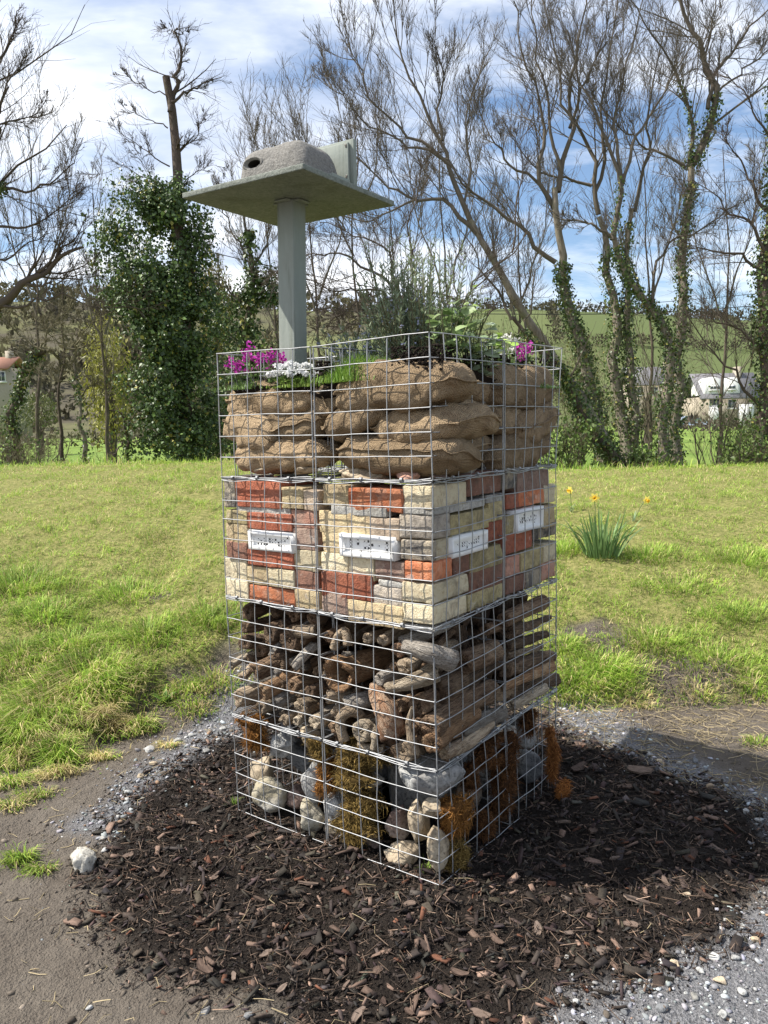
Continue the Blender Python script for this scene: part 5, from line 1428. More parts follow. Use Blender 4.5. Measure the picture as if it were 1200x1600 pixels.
rosemary(top_pt(583, 530, .62), .27, .24, 46, 'low grey-blue flowering herb left of the rosemary', 2, 320, 0, 'lavender_herb')
rosemary(top_pt(690, 525, .30), .50, .10, 12, 'thin rosemary sprigs rising right of the main bush', 3, 30, .02, 'rosemary_sprig')
def feathery(base, hgt, wid, nb, label, seed, c1=(.12, .24, .03), c2=(.26, .40, .07), flecks=0):
    q = np.random.default_rng(seed); root = empty('feathery_herb', base)
    x = q.normal(0, wid * .33, nb); y = q.normal(0, wid * .25, nb)
    k = np.clip(1.15 - np.hypot(x, y) / (wid * .75), .3, 1)
    m = MB(); V, F, C_ = blades(nb, base + np.stack([x, y, -.015 * np.ones(nb)], 1), hgt * k * q.uniform(.5, 1.1, nb), q.uniform(.0018, .0034, nb), q.uniform(.1, .9, nb), cols(nb, c1, c2, q), q)
    m.add(V, F, C_); m.obj('leaves', leaf_mat, root, False, base)
    st = MB(); k2 = 14; P0 = base + np.stack([q.normal(0, wid * .2, k2), q.normal(0, wid * .2, k2), -.02 * np.ones(k2)], 1)
    st.add(*tubes(np.stack([P0, P0 + np.array([0, 0, hgt * .5]), P0 + np.array([0, 0, hgt * .8]) + q.normal(0, .01, (k2, 3))], 1), np.tile([[.0016, .0012, .0008]], (k2, 1)), 4), np.full((k2 * 12, 3), .12)); st.obj('stems', stem_mat, root, False, base)
    return tag(root, label, 'herb')
feathery(top_pt(562, 545, .22), .11, .18, 1700, 'bright green feathery herb behind the big corner sack', 11)
feathery(top_pt(600, 540, .24), .05, .12, 700, 'small feathery herb between the green clump and the soil heap', 12)
feathery(top_pt(475, 575, .34), .04, .14, 700, 'low bright green herb below the white flowers', 13, (.16, .28, .04), (.33, .43, .09))
feathery(top_pt(395, 585, .50), .05, .16, 700, 'low grassy herb under the magenta flowers', 14, (.07, .15, .03), (.19, .28, .08))
feathery(top_pt(815, 560, .45), .05, .18, 700, 'low green herb on the shaded side beside the right magenta flower', 15, (.06, .13, .03), (.15, .24, .06))
feathery(top_pt(525, 560, .55), .07, .14, 500, 'thin grassy herb behind the seam between the left and front cages', 16, (.09, .17, .04), (.22, .30, .10))
def flowering(base, hgt, wid, ns, label, seed, pc1, pc2, head, npet, leafc=((.07, .14, .04), (.16, .25, .08)), leafn=110, name='flowering_plant', dome=False):
    """stems carrying clusters of small petals"""
    q = np.random.default_rng(seed); root = empty(name, base)
    a = q.uniform(0, 6.283, ns); o = np.sqrt(q.random(ns))
    p0 = base + np.stack([np.cos(a) * o * wid * .25, np.sin(a) * o * wid * .25, -.02 * np.ones(ns)], 1)
    hh = hgt * (q.uniform(.6, 1.0, ns) if not dome else (1 - .5 * o ** 2) * q.uniform(.9, 1.05, ns))
    tip = p0 + np.stack([np.cos(a) * o * wid * .3, np.sin(a) * o * wid * .3, hh], 1)
    mid = (p0 + tip) / 2 + q.normal(0, .008, (ns, 3))
    t = np.linspace(0, 1, 6)[None, :, None]; P = p0[:, None] * (1 - t) ** 2 + 2 * mid[:, None] * t * (1 - t) + tip[:, None] * t ** 2
    m = MB(); m.add(*tubes(P, np.tile([[.002, .0018, .0016, .0014, .0012, .001]], (ns, 1)), 4), np.repeat(cols(ns, (.10, .16, .05), (.17, .21, .08), q), 24, axis=0)); m.obj('stems', stem_mat, root, False, base)
    m = MB(); n_ = leafn; i = q.integers(0, ns, n_); u = q.uniform(0, .75, (n_, 1)); B = p0[i] * (1 - u) + tip[i] * u
    D = nrm(np.stack([q.normal(0, 1, n_), q.normal(0, 1, n_), q.uniform(.1, .9, n_)], 1))
    m.add(*leaf_faces(n_, B, D, np.stack([q.normal(0, .4, n_), q.normal(0, .4, n_), np.ones(n_)], 1), q.uniform(.018, .038, n_), q.uniform(.006, .011, n_), cols(n_, *leafc, q))); m.obj('leaves', leaf_mat, root, False, base)
    for s in range(ns):
        m = MB(); k = npet
        c_ = tip[s] + q.normal(0, 1, (k, 3)) * head * np.array([.45, .45, .5 if not dome else .2])
        for r in range(2):
            D = nrm(q.normal(0, 1, (k, 3)) + [0, -.3, .5])
            m.add(*leaf_faces(k, c_, D, nrm(q.normal(0, 1, (k, 3))), q.uniform(.007, .012, k), q.uniform(.006, .010, k), cols(k, pc1, pc2, q, .12), .1, 1.0))
        m.obj('flower_head', petal_mat, root, False, base)
    return tag(root, label, 'flower')
MAG = ((.36, .02, .27), (.60, .09, .48)); WHT = ((.72, .73, .72), (.84, .84, .84))
flowering(top_pt(375, 560, .52), .11, .09, 7, 'magenta flowers at the left edge of the tower top', 21, *MAG, .016, 13)
flowering(top_pt(398, 550, .48), .165, .08, 6, 'tallest magenta flowers beside the post', 22, *MAG, .018, 16)
flowering(top_pt(428, 555, .44), .14, .08, 6, 'magenta flowers between the tall ones and the white cushion', 23, *MAG, .016, 14)
flowering(top_pt(462, 560, .40), .085, .17, 30, 'white cushion of small flowers at the foot of the post', 24, *WHT, .014, 22, leafn=260, dome=True, leafc=((.12, .22, .04), (.26, .36, .09)))
flowering(top_pt(494, 552, .52), .055, .10, 10, 'smaller white flowers behind the cage seam', 25, *WHT, .012, 14, leafn=90, dome=True)
flowering(top_pt(818, 545, .42), .185, .05, 3, 'single magenta flower head on the shaded side of the tower top', 26, *MAG, .022, 34)
flowering(top_pt(795, 545, .48), .18, .07, 6, 'whitish flowers left of the single magenta head', 27, (.55, .55, .50), (.75, .75, .70), .010, 12, leafn=60)
flowering(top_pt(363, 590, .46), .03, .03, 2, 'low magenta flower poking through the left mesh', 28, *MAG, .012, 12, leafn=16)
def leafy(base, hgt, wid, nl, label, seed, c1, c2, lmin, lmax, rnd=.9):
    q = np.random.default_rng(seed); root = empty('leafy_plant', base); ns = 12
    a = q.uniform(0, 6.283, ns); o = np.sqrt(q.random(ns))
    tip = base + np.stack([np.cos(a) * o * wid * .5, np.sin(a) * o * wid * .4, hgt * (1 - .35 * o)], 1); p0 = np.tile(base, (ns, 1)) + q.normal(0, .012, (ns, 3)) - [0, 0, .02]
    t = np.linspace(0, 1, 6)[None, :, None]; mid = (p0 + tip) / 2 + q.normal(0, .02, (ns, 3)) + [0, 0, .02]; P = p0[:, None] * (1 - t) ** 2 + 2 * mid[:, None] * t * (1 - t) + tip[:, None] * t ** 2
    m = MB(); m.add(*tubes(P, np.tile([[.0026, .0022, .002, .0017, .0014, .001]], (ns, 1)), 4), np.repeat(cols(ns, (.10, .09, .05), (.16, .20, .07), q), 24, axis=0)); m.obj('stems', stem_mat, root, False, base)
    i = q.integers(0, ns, nl); ki = q.integers(1, 6, nl); B = P[i, ki] + q.normal(0, .008, (nl, 3))
    D = nrm(np.stack([q.normal(0, 1, nl), q.normal(-.25, 1, nl), q.uniform(-.3, .6, nl)], 1))
    N_ = nrm(np.stack([q.normal(-.1, .45, nl), q.normal(-.35, .45, nl), np.ones(nl)], 1)); L = q.uniform(lmin, lmax, nl); Cc = cols(nl, c1, c2, q)
    for k in range(nl):
        V, F, C_ = leaf_faces(1, B[k:k + 1], D[k:k + 1], N_[k:k + 1], L[k:k + 1], L[k:k + 1] * q.uniform(.6, .85), Cc[k:k + 1], .22, rnd)
        mm_ = MB(); mm_.add(V, F, C_); mm_.obj('leaf', leaf_mat, root, True, base)
    return tag(root, label, 'plant')
leafy(top_pt(702, 535, .22), .20, .20, 56, 'round-leaved light green plant right of the soil heap', 31, (.17, .27, .085), (.32, .41, .19), .030, .058)
leafy(top_pt(745, 540, .26), .19, .24, 74, 'grey-green big-leaved plant behind the shaded cage', 32, (.20, .28, .14), (.37, .44, .28), .030, .058)
leafy(top_pt(775, 550, .36), .15, .18, 50, 'yellow-green leafy plant before the single magenta flower', 33, (.22, .36, .06), (.40, .54, .13), .026, .046)
leafy(top_pt(735, 505, .36), .30, .15, 26, 'tall thin leafy stems rising behind the big-leaved plant', 34, (.24, .36, .09), (.42, .54, .18), .022, .038, .5)

# ================================================================== STAND AND NEST BOX
paint = NT('grey_green_paint', 0.65, 0.3)
_v = paint.coord((1, 1, .12), rnd=False); _u = paint.coord(rnd=False); _n = paint.noise(_v, 60, 5, .6, .4); _m = paint.noise(_u, 14, 5, .6)
paint.base(paint.mix(paint.ramp(_m, [(.35, 0.0), (.7, .7)]), paint.mix(_n, (0.205, 0.235, 0.205), (0.30, 0.33, 0.295)), (0.235, 0.255, 0.22)));  _s = paint.noise(paint.coord((1, 1, .06), rnd=False), 30, 6, .7, .5); paint.base(paint.mix(paint.ramp(_s, [(.53, 0.0), (.68, .55)]), paint.b.inputs['Base Color'].links[0].from_socket, (0.12, 0.13, 0.095))); paint.bump(paint.math('ADD', _n, paint.math('MULTIPLY', _m, .6)), .004, .55); paint = paint.m
osb = NT('painted_board', 0.7, 0.3)
_v = osb.coord((1, 1, 1), rnd=False); _n = osb.noise(_v, 38, 6, .7, 2.2); _m = osb.noise(_v, 7, 4, .6)
osb.base(osb.mix(osb.ramp(_n, [(.35, 0.0), (.65, 1.0)]), (0.13, 0.148, 0.122), (0.25, 0.268, 0.235))); osb.base(osb.mix(osb.ramp(_m, [(.52, 0.0), (.66, .5)]), osb.b.inputs['Base Color'].links[0].from_socket, (0.10, 0.105, 0.075))); osb.bump(_n, .006, .7); osb = osb.m
PW, PX, PY, PZ, PA = 0.53, -0.304, 2.911, 2.230, 0.575
RDp = np.array([math.sin(PA), math.cos(PA), 0]); LDp = np.array([-math.cos(PA), math.sin(PA), 0])
Pc = np.array([PX, PY, PZ])
def pl(l, r, z): return Pc + LDp * l + RDp * r + ZU * z          # platform frame, centre of its underside
def pbox(l0, l1, r0, r1, z0, z1, rad=.0025):
    h = np.array([l1 - l0, r1 - r0, z1 - z0]) / 2; V, F = rounded_box(h, rad)
    c_ = np.array([l0 + l1, r0 + r1, z0 + z1]) / 2; V = V + c_
    return Pc + np.outer(V[:, 0], LDp) + np.outer(V[:, 1], RDp) + np.outer(V[:, 2], ZU), F
base_top = pl(0, 0, 0); base_bot = at_y(457, 556, PY - .0); base_bot[2] = 1.0
foot = base_top + (at_y(458, 540, PY) - base_top) * ((1.15 - PZ) / (at_y(458, 540, PY)[2] - PZ))
stand = empty('nest_box_stand', foot)
tag(stand, 'grey-green painted wooden post carrying a square board above the tower', 'stand')
w2 = .036; V, F = rounded_box(np.array([w2, w2, .5]), .003)
tz = (V[:, 2] + .5)[:, None]
Pv = foot * (1 - tz) + base_top * tz + np.outer(V[:, 0], LDp) + np.outer(V[:, 1], RDp)
m = MB(); m.add(Pv, F); m.obj('post', paint, stand, True, foot)
m = MB(); m.add(*pbox(-PW / 2, PW / 2, -PW / 2, PW / 2, .001, .019)); m.obj('board', osb, stand, True, foot)
for (l, r, a, b) in ((.048, 0, .012, .030), (-.048, 0, .012, .030), (0, .048, .030, .012), (0, -.048, .030, .012)):
    m = MB(); m.add(*pbox(l - a, l + a, r - b, r + b, -.006, -.001)); m.obj('cleat', paint, stand, True, foot)
wc = NT('wood_concrete', 0.95, 0.15); _v = wc.coord(rnd=False); _n = wc.noise(_v, 120, 5, .7); _m = wc.noise(_v, 12, 4, .6)
wc.base(wc.mix(wc.ramp(_n, [(.3, 0.0), (.7, 1.0)]), (0.15, 0.143, 0.13), (0.29, 0.28, 0.26))); wc.bump(wc.math('ADD', _n, _m), .008, .8); wc = wc.m
dark = NT('entrance_dark', 0.95, 0.1); dark.base((0.035, 0.032, 0.028)); dark = dark.m
# shell: loaf with a flat back against the board; front face looks along -r
NL0, NL1, NR0, NR1, NH = -.226, .080, -.205, .005, .120
nb = empty('nest_box', pl((NL0 + NL1) / 2, (NR0 + NR1) / 2, .019))
tag(nb, 'rounded grey nest box with an oval entrance lying on the square board', 'nest box')
bo = np.array(nb.location)
m = MB(); nu_, nv_ = 180, 44
hl, hr = (NL1 - NL0) / 2, (NR1 - NR0) / 2
# dome over (l, r): superellipse in plan, flattened top
u = np.linspace(0, 2 * math.pi, nu_, endpoint=False); v = np.linspace(0, 1, nv_) ** 1.6
ex = .32
ud = np.linspace(0, 2 * math.pi, 4001); pc = np.stack([np.sign(np.cos(ud)) * np.abs(np.cos(ud)) ** ex * hl, np.sign(np.sin(ud)) * np.abs(np.sin(ud)) ** ex * hr], 1)
al = np.concatenate([[0], np.cumsum(np.linalg.norm(np.diff(pc, axis=0), axis=1))]); sl_ = np.linspace(0, al[-1], nu_, endpoint=False)      # even steps round the plan
cu, su = np.interp(sl_, al, pc[:, 0]) / hl, np.interp(sl_, al, pc[:, 1]) / hr
rows_ = []
for t in v:
    ang = t * math.pi / 2; rr = math.cos(ang) ** .34; zz = math.sin(ang) ** .5
    taper = 1 - .12 * zz
    rows_.append(np.stack([cu * hl * rr * taper, su * hr * rr * taper, np.full(nu_, .0005 + zz * NH)], 1))
Q = np.concatenate(rows_); Q[:, :2] += 0
nz = fbm(Q * 24, 3, 3) * .0035 + fbm(Q * 9, 2, 4) * .004
Q = Q + nrm(Q + 1e-6) * nz[:, None]
Q[:, 2] = np.maximum(Q[:, 2], .0003)
i = np.arange(nu_ * nv_).reshape(nv_, nu_); nx = np.roll(i, -1, 1)
F = np.stack([i[:-1], nx[:-1], nx[1:], i[1:]], -1).reshape(-1, 4)
# entrance: drop the quads of the front face round the oval and set a lined oval tube there
eL, eZ, ea, eb = .072, .064, .029, .0135
Fc = Q[F].mean(1); ins = (Fc[:, 1] < -hr * .6) & (((Fc[:, 0] - eL) / (ea * 1.25)) ** 2 + ((Fc[:, 2] - eZ) / (eb * 1.25)) ** 2 < 1)
Wp = lambda A: bo + np.outer(A[:, 0], LDp) + np.outer(A[:, 1], RDp) + np.outer(A[:, 2], ZU)
m.add(Wp(Q), F[~ins]); m.obj('shell', wc, nb, True, bo)
S = 24; an = np.arange(S) * 2 * math.pi / S
fr = -hr * .94
oval = lambda k, y: np.stack([eL + np.cos(an) * ea * k, np.full(S, y), eZ + np.sin(an) * eb * k], 1)
A = [oval(1.75, fr + .008), oval(1.5, fr - .001), oval(1.3, fr - .002), oval(.95, fr + .008), oval(.9, fr + .06)]
m = MB(); f = []
for k in range(3): f += [[k * S + j, k * S + (j + 1) % S, (k + 1) * S + (j + 1) % S, (k + 1) * S + j] for j in range(S)]
m.add(Wp(np.concatenate(A[:4])), np.array(f)); m.obj('entrance_rim', wc, nb, True, bo)
m = MB(); m.add(Wp(np.concatenate(A[3:])), [np.array([[j, (j + 1) % S, S + (j + 1) % S, S + j] for j in range(S)]), np.array([[S + j for j in range(S)]])]); m.obj('entrance_hole', dark, nb, True, bo)
m = MB(); m.add(*pbox(NL0 - .02, NL1 + .01, NR1 + .001, NR1 + .012, .0195, .158, .002)); m.obj('back_plate', paint, nb, True, bo)
bb = MB(); bb.add(*pbox(-PW / 2 + .004, NL1 + .035, NR1 + .013, NR1 + .030, .0195, .170, .002)); back = bb.obj('back_board', paint, stand, True, foot)
screw = NT('screw_head', .5, .5, .6); screw.base((.10, .09, .08)); screw = screw.m
for (l, z) in ((-PW / 2 + .028, .150), (-PW / 2 + .028, .045), (NL0 - .012, .145), (NL0 - .012, .05)):
    r_ = NR1 + .0128 if l < NL0 - .015 else NR1 + .0008
    ring = [pl(l + .0035 * math.cos(t), r_ - dz, z + .0035 * math.sin(t)) for dz in (0, .0012) for t in np.arange(10) * .6283]
    m = MB(); m.add(ring, [np.array([[j, (j + 1) % 10, 10 + (j + 1) % 10, 10 + j] for j in range(10)]), np.array([[10 + j for j in range(10)]])]); m.obj('screw', screw, back, False, foot)
m = MB(); m.add(*pbox(-PW / 2 + .012, -PW / 2 + .030, -PW / 2 + .17, NR1 + .000, .0195, .034, .002)); m.obj('batten', paint, stand, True, foot)
# ================================================================== TREES
def mat_bark(name, c1, c2, c3):
    t = NT(name, 0.9, 0.2); v = t.coord((1, 1, .25), rnd=False)
    n1 = t.noise(v, 14, 6, .65, .5); n2 = t.noise(t.coord(rnd=False), 3.0, 5, .6)
    c = t.mix(t.ramp(n1, [(.35, 0.0), (.65, 1.0)]), c1, c2); c = t.mix(t.ramp(n2, [(.5, 0.0), (.68, .7)]), c, c3)
    t.base(c); t.bump(n1, .05, .8); return t.m
BARK = mat_bark('bark_ash', (.15, .125, .095), (.31, .27, .215), (.15, .16, .085))
BARKD = mat_bark('bark_dark', (.06, .046, .036), (.13, .10, .08), (.09, .085, .05))
def mat_twig(name, c):
    t = NT(name, .85, .2); t.base(t.mix(t.noise(t.coord(rnd=False), .9, 3, .6), tuple(x * .7 for x in c), tuple(x * 1.3 for x in c))); return t.m
TWIG = mat_twig('twig_ash', (.125, .106, .082)); TWIGD = mat_twig('twig_dark', (.085, .067, .053)); TWIGW = mat_twig('twig_olive', (.14, .125, .075))
ivy_mat = mat_col('ivy_leaf', 0.45, 0.4, 0.15)
def spawn(P, R, n, q, t0, t1, lmin, lmax, ang, up, K, wig, rfac, rmin, curl=.0, absolute=False):
    """n children on every parent polyline P (N,K0,3) -> children (N*n,K,3) and radii"""
    N, K0, _ = P.shape
    t = q.uniform(t0, t1, (N, n)) * (K0 - 1); k = np.clip(t.astype(int), 0, K0 - 2); f = (t - k)[..., None]
    ii = np.arange(N)[:, None]
    B = (P[ii, k] * (1 - f) + P[ii, k + 1] * f).reshape(-1, 3); T = nrm((P[ii, k + 1] - P[ii, k]).reshape(-1, 3))
    r0 = (R[ii, k] * (1 - f[..., 0]) + R[ii, k + 1] * f[..., 0]).reshape(-1)
    Lp = np.linalg.norm(np.diff(P, axis=1), axis=2).sum(1); Lp = np.repeat(Lp, n); M_ = len(B)
    perp = nrm(np.cross(T, q.normal(0, 1, (M_, 3)))); a = q.normal(ang, .16, (M_, 1))
    D = nrm(np.cos(a) * T + np.sin(a) * perp + np.array([0, 0, up]))
    L = q.uniform(lmin, lmax, M_) * (1 if absolute else Lp) * (1.15 - .55 * (t.reshape(-1) / (K0 - 1)))
    C = np.empty((M_, K, 3)); C[:, 0] = B; d = D
    ax = nrm(q.normal(0, 1, (M_, 3)))
    for i in range(1, K):
        C[:, i] = C[:, i - 1] + d * (L / (K - 1))[:, None]
        d = nrm(d + q.normal(0, wig, (M_, 3)) + np.array([0, 0, up * .5]) + np.cross(ax, d) * curl)
    rs = np.maximum(r0 * rfac, rmin); rr = rs[:, None] * np.linspace(1, .25, K)[None]
    return C, np.maximum(rr, rmin * .6)
def limb(pts, Y, r0, r1, n=14):
    """main limb through photo pixels (x, y[, depth offset]) at distance Y; radii in photo pixels"""
    P = np.array([at_y(p[0], p[1], Y + (p[2] if len(p) > 2 else 0)) for p in pts])
    k0, k1 = (.60, .42) if r0 > 9.5 else (.50, .30)
    return resample(P, n), (r1 * k1 + (r0 * k0 - r1 * k1) * np.linspace(1, 0, n) ** (1.0 if r0 > 9.5 else 1.5)) * Y / FPX
def ivy_on(m, P, R, n, q, size, t0=0, t1=1, thick=1.8, c1=(.034, .062, .018), c2=(.115, .165, .045), yellow=.08):
    """leaves wrapped round limb polylines P (N,K,3)"""
    N, K0, _ = P.shape
    i = q.integers(0, N, n); t = q.uniform(t0, t1, n) * (K0 - 1); k = np.clip(t.astype(int), 0, K0 - 2); f = (t - k)[:, None]
    B = P[i, k] * (1 - f) + P[i, k + 1] * f; T = nrm(P[i, k + 1] - P[i, k]); r = R[i, k]
    out = nrm(np.cross(T, q.normal(0, 1, (n, 3))))
    B = B + out * (r * q.uniform(.9, thick, n) + q.exponential(.02, n))[:, None] + q.normal(0, .02, (n, 3))
    D = nrm(np.stack([q.normal(0, .6, n), q.normal(0, .6, n), q.normal(-.7, .5, n)], 1)); Nn = nrm(out + q.normal(0, .55, (n, 3)))
    cc = cols(n, c1, c2, q, .3); y_ = q.random(n) < yellow; cc[y_] = cols(y_.sum(), (.20, .19, .04), (.30, .28, .08), q, .2)
    L = q.uniform(.6, 1.2, n) * size
    m.add(*diamonds(n, B, D, Nn, L, L * q.uniform(.75, 1.0, n), cc, .3))
def tree(name, label, Y, limbs, q_seed, lev, bark, twig, ivy=None, cat='tree', trunk_n=1, sides=9, extra_ivy=None, group='trees behind the bank'):
    """limbs: list of (pixel points, r0, r1); the first trunk_n are the trunk. lev: list of spawn settings (n, t0, t1, lmin, lmax, ang, up, K, wig, rfac, rmin)"""
    q = np.random.default_rng(q_seed)
    Ls = [limb(p, Y, a, b) for p, a, b in limbs]
    Lr = []
    for P, R in Ls:
        s = q.uniform(0, 99); t = np.arange(len(P)) * .7 + s
        wob = np.stack([vnoise(np.stack([t, t * 0, t * 0 + c_], 1), q_seed) for c_ in range(3)], 1)
        P = P + wob * (R[:, None] * .6 + .05) * np.minimum(np.arange(len(P)), 3)[:, None] / 3
        Lr.append((P, R))
    P = np.array([a for a, _ in Lr]); R = np.array([b for _, b in Lr])
    base = P[0, 0].copy(); root = empty(name, base)
    R0 = R.copy(); R0[0, 0] *= 1.35; R0[0, 1] *= 1.12
    m = MB(); m.add(*tubes(P[:trunk_n], R0[:trunk_n], 12)); m.obj('trunk', bark, root, True, base)
    crown = MB()
    if len(P) > trunk_n: crown.add(*tubes(P[trunk_n:], R[trunk_n:], sides))
    cur = [(P, R)]
    allp = [(P, R)]
    for li, (n, t0, t1, lmin, lmax, ang, up, K, wig, rfac, rmin) in enumerate(lev):
        nxt = []
        for Pp, Rp in cur:
            if n > 0:
                if li == len(lev) - 1: K = 3
                elif li > 0: K = min(K, 5)
                if li == 0 and len(Pp) > 3 and len(P) > trunk_n + 1:      # few shoots on the bole, many on the limbs
                    Ct, Rt = spawn(Pp[:trunk_n], Rp[:trunk_n], 3, q, .7, 1, lmin * .5, lmax * .5, ang, up, K, wig, rfac, rmin); nxt.append((Ct, Rt)); crown.add(*tubes(Ct, Rt, 5)); Pp, Rp = Pp[trunk_n:], Rp[trunk_n:]
                C, Rc = spawn(Pp, Rp, n, q, t0, t1, lmin, lmax, ang, up, K, wig, rfac, rmin)
                nxt.append((C, Rc)); crown.add(*tubes(C, Rc, 5 if li == 0 else 3))
        if li == 0: cur = nxt + [(P[trunk_n:], R[trunk_n:])] if len(P) > trunk_n else nxt
        else: cur = nxt
        allp += nxt
    crown.obj('crown', twig, root, True, base)
    if ivy:
        m = MB()
        for (idx, n, t0, t1, size, thick) in ivy: ivy_on(m, P[idx:idx + 1], R[idx:idx + 1], n, q, size, t0, t1, thick)
        if extra_ivy: extra_ivy(m, q)
        m.obj('ivy', ivy_mat, root, False, base)
    return tag(root, label, cat, group)
#          n  t0   t1  lmin lmax ang  up   K  wig  rfac rmin
ASH = [(10, .25, 1.0, .22, .5, .6, .16, 8, .13, .27, .0065), (8, .15, 1.0, .25, .55, .62, .18, 6, .16, .45, .0042), (9, .1, 1.0, .28, .65, .6, .2, 5, .17, .6, .0028)]
tree('ivy_tree', 'straight tall tree with ivied trunk, rightmost pair forked at the top', 14.0, [
    ([(1052, 745), (1058, 640), (1062, 540), (1063, 430), (1072, 330), (1078, 262)], 16, 11),
    ([(1078, 262), (1100, 215), (1113, 150), (1102, 90), (1070, 20), (1050, -60)], 10, 4), ([(1106, 170), (1112, 140), (1130, 100), (1170, 50), (1215, 0)], 7, 3),
    ([(1076, 265), (1078, 200), (1060, 130), (1045, 95), (1010, 50), (985, 0)], 7, 3), ([(1072, 262), (1040, 240), (1010, 225), (960, 190), (930, 160)], 5, 2.5),
    ([(1113, 150), (1150, 120), (1200, 80), (1250, 40)], 4, 2), ([(1100, 100), (1110, 40), (1130, -30)], 4, 2)], 101, ASH, BARK, TWIG, ivy=[(0, 3040, .0, .95, .05, 1.56), (1, 560, 0, .35, .05, 1.9), (3, 320, 0, .5, .05, 1.8)])
tree('ivy_tree', 'ivied tree leaning left at its base then forking, left of the straight tall one', 13.2, [
    ([(1035, 745), (1042, 650), (1050, 590), (1040, 520), (1018, 478), (985, 440), (968, 400), (955, 370)], 15, 9),
    ([(957, 375), (968, 330), (972, 285), (955, 240), (935, 190), (905, 120), (890, 40)], 9, 3), ([(972, 290), (985, 240), (1000, 200), (1030, 150), (1060, 110), (1095, 60)], 6, 2.5),
    ([(1018, 480), (1022, 430), (1030, 400), (1050, 375), (1080, 365), (1110, 345), (1150, 320)], 6, 3), ([(955, 370), (925, 350), (895, 340), (872, 345)], 5, 3), ([(972, 285), (965, 220), (970, 150), (985, 80), (1000, 0)], 6, 2.5)],
    102, ASH, BARK, TWIG, ivy=[(0, 2880, .0, .95, .05, 1.64), (1, 150, 0, .3, .05, 1.8)])
tree('ivy_tree', 'stout ivied tree with two stems close together, middle of the right group', 14.6, [
    ([(985, 745), (975, 640), (962, 560), (955, 470), (945, 380), (935, 335)], 18, 9), ([(990, 740), (990, 640), (985, 540), (978, 450), (985, 380), (992, 330)], 13, 7),
    ([(935, 335), (925, 290), (928, 240), (905, 200), (880, 160), (870, 90), (850, 0)], 8, 3), ([(930, 300), (945, 250), (938, 190), (945, 120), (960, 40), (965, -40)], 6, 2.5),
    ([(992, 330), (1000, 280), (1015, 240), (1010, 180), (1025, 110), (1040, 30)], 6, 2.5), ([(925, 290), (900, 285), (870, 275), (830, 250), (800, 215)], 5, 2)],
    103, ASH, BARK, TWIG, ivy=[(0, 2080, .0, .85, .05, 1.9), (1, 2080, .0, .95, .05, 1.64)], trunk_n=2)
tree('ivy_tree', 'ivied tree leaning slightly left, nearest the tower in the right group', 13.6, [
    ([(950, 745), (930, 650), (912, 580), (895, 490), (880, 420), (867, 345), (870, 290)], 19, 10),
    ([(868, 330), (850, 295), (838, 260), (850, 215), (840, 150), (820, 80), (800, 0)], 8, 3), ([(872, 300), (885, 240), (895, 190), (890, 130), (905, 60), (915, -40)], 9, 3),
    ([(878, 270), (862, 200), (850, 130), (838, 60), (835, -30)], 6, 2.5), ([(890, 200), (910, 150), (935, 90), (950, 20)], 5, 2), ([(868, 410), (840, 385), (800, 345), (760, 318), (735, 300), (700, 250), (680, 210)], 8, 3.5),
    ([(845, 290), (815, 265), (780, 235), (755, 190), (740, 140)], 5, 2)],
    104, ASH, BARK, TWIG, ivy=[(0, 3680, .0, .75, .05, 1.56)])
tree('leaning_tree', 'bare tree leaning far to the left behind the tower', 12.6, [
    ([(975, 745), (920, 650), (872, 570), (830, 500), (790, 440), (755, 385), (735, 345)], 17, 10),
    ([(735, 345), (715, 290), (700, 245), (672, 190), (640, 120), (618, 40), (610, -30)], 9, 2.5), ([(745, 365), (715, 335), (690, 315), (655, 310), (620, 300), (585, 270), (545, 240)], 8, 3),
    ([(705, 260), (668, 230), (630, 200), (590, 165), (560, 110), (540, 50)], 6, 2), ([(690, 220), (685, 160), (688, 100), (680, 50)], 5, 2), ([(700, 250), (660, 235), (610, 215), (560, 180), (520, 130)], 5, 2),
    ([(725, 320), (735, 270), (725, 210), (735, 150), (755, 90)], 4, 2), ([(650, 310), (610, 330), (570, 345), (530, 340)], 4, 2)],
    105, [(9, .25, 1.0, .30, .55, .5, .26, 8, .10, 0.38, 0.0075), (9, .2, 1.0, .32, .62, .55, .28, 6, .13, 0.38, 0.0041), (8, .2, 1.0, .30, .60, .6, .25, 5, .15, 0.45, 0.0027)], BARK, TWIG, ivy=[(0, 800, 0, .35, .05, 1.9)])
tree('leaning_tree', 'second leaning ivied stem low behind the tower, right of the sacks', 12.2, [
    ([(985, 760), (950, 700), (915, 640), (880, 590), (840, 545), (800, 500)], 14, 6), ([(800, 500), (770, 440), (745, 400), (705, 340)], 5, 2), ([(820, 520), (830, 450), (850, 400)], 4, 2)],
    106, [(5, .5, 1.0, .2, .4, .6, .2, 7, .12, 0.38, 0.0060), (7, .2, 1.0, .3, .6, .6, .2, 5, .15, 0.45, 0.0034)], BARKD, TWIG, ivy=[(0, 2400, 0, .9, .05, 1.87)])
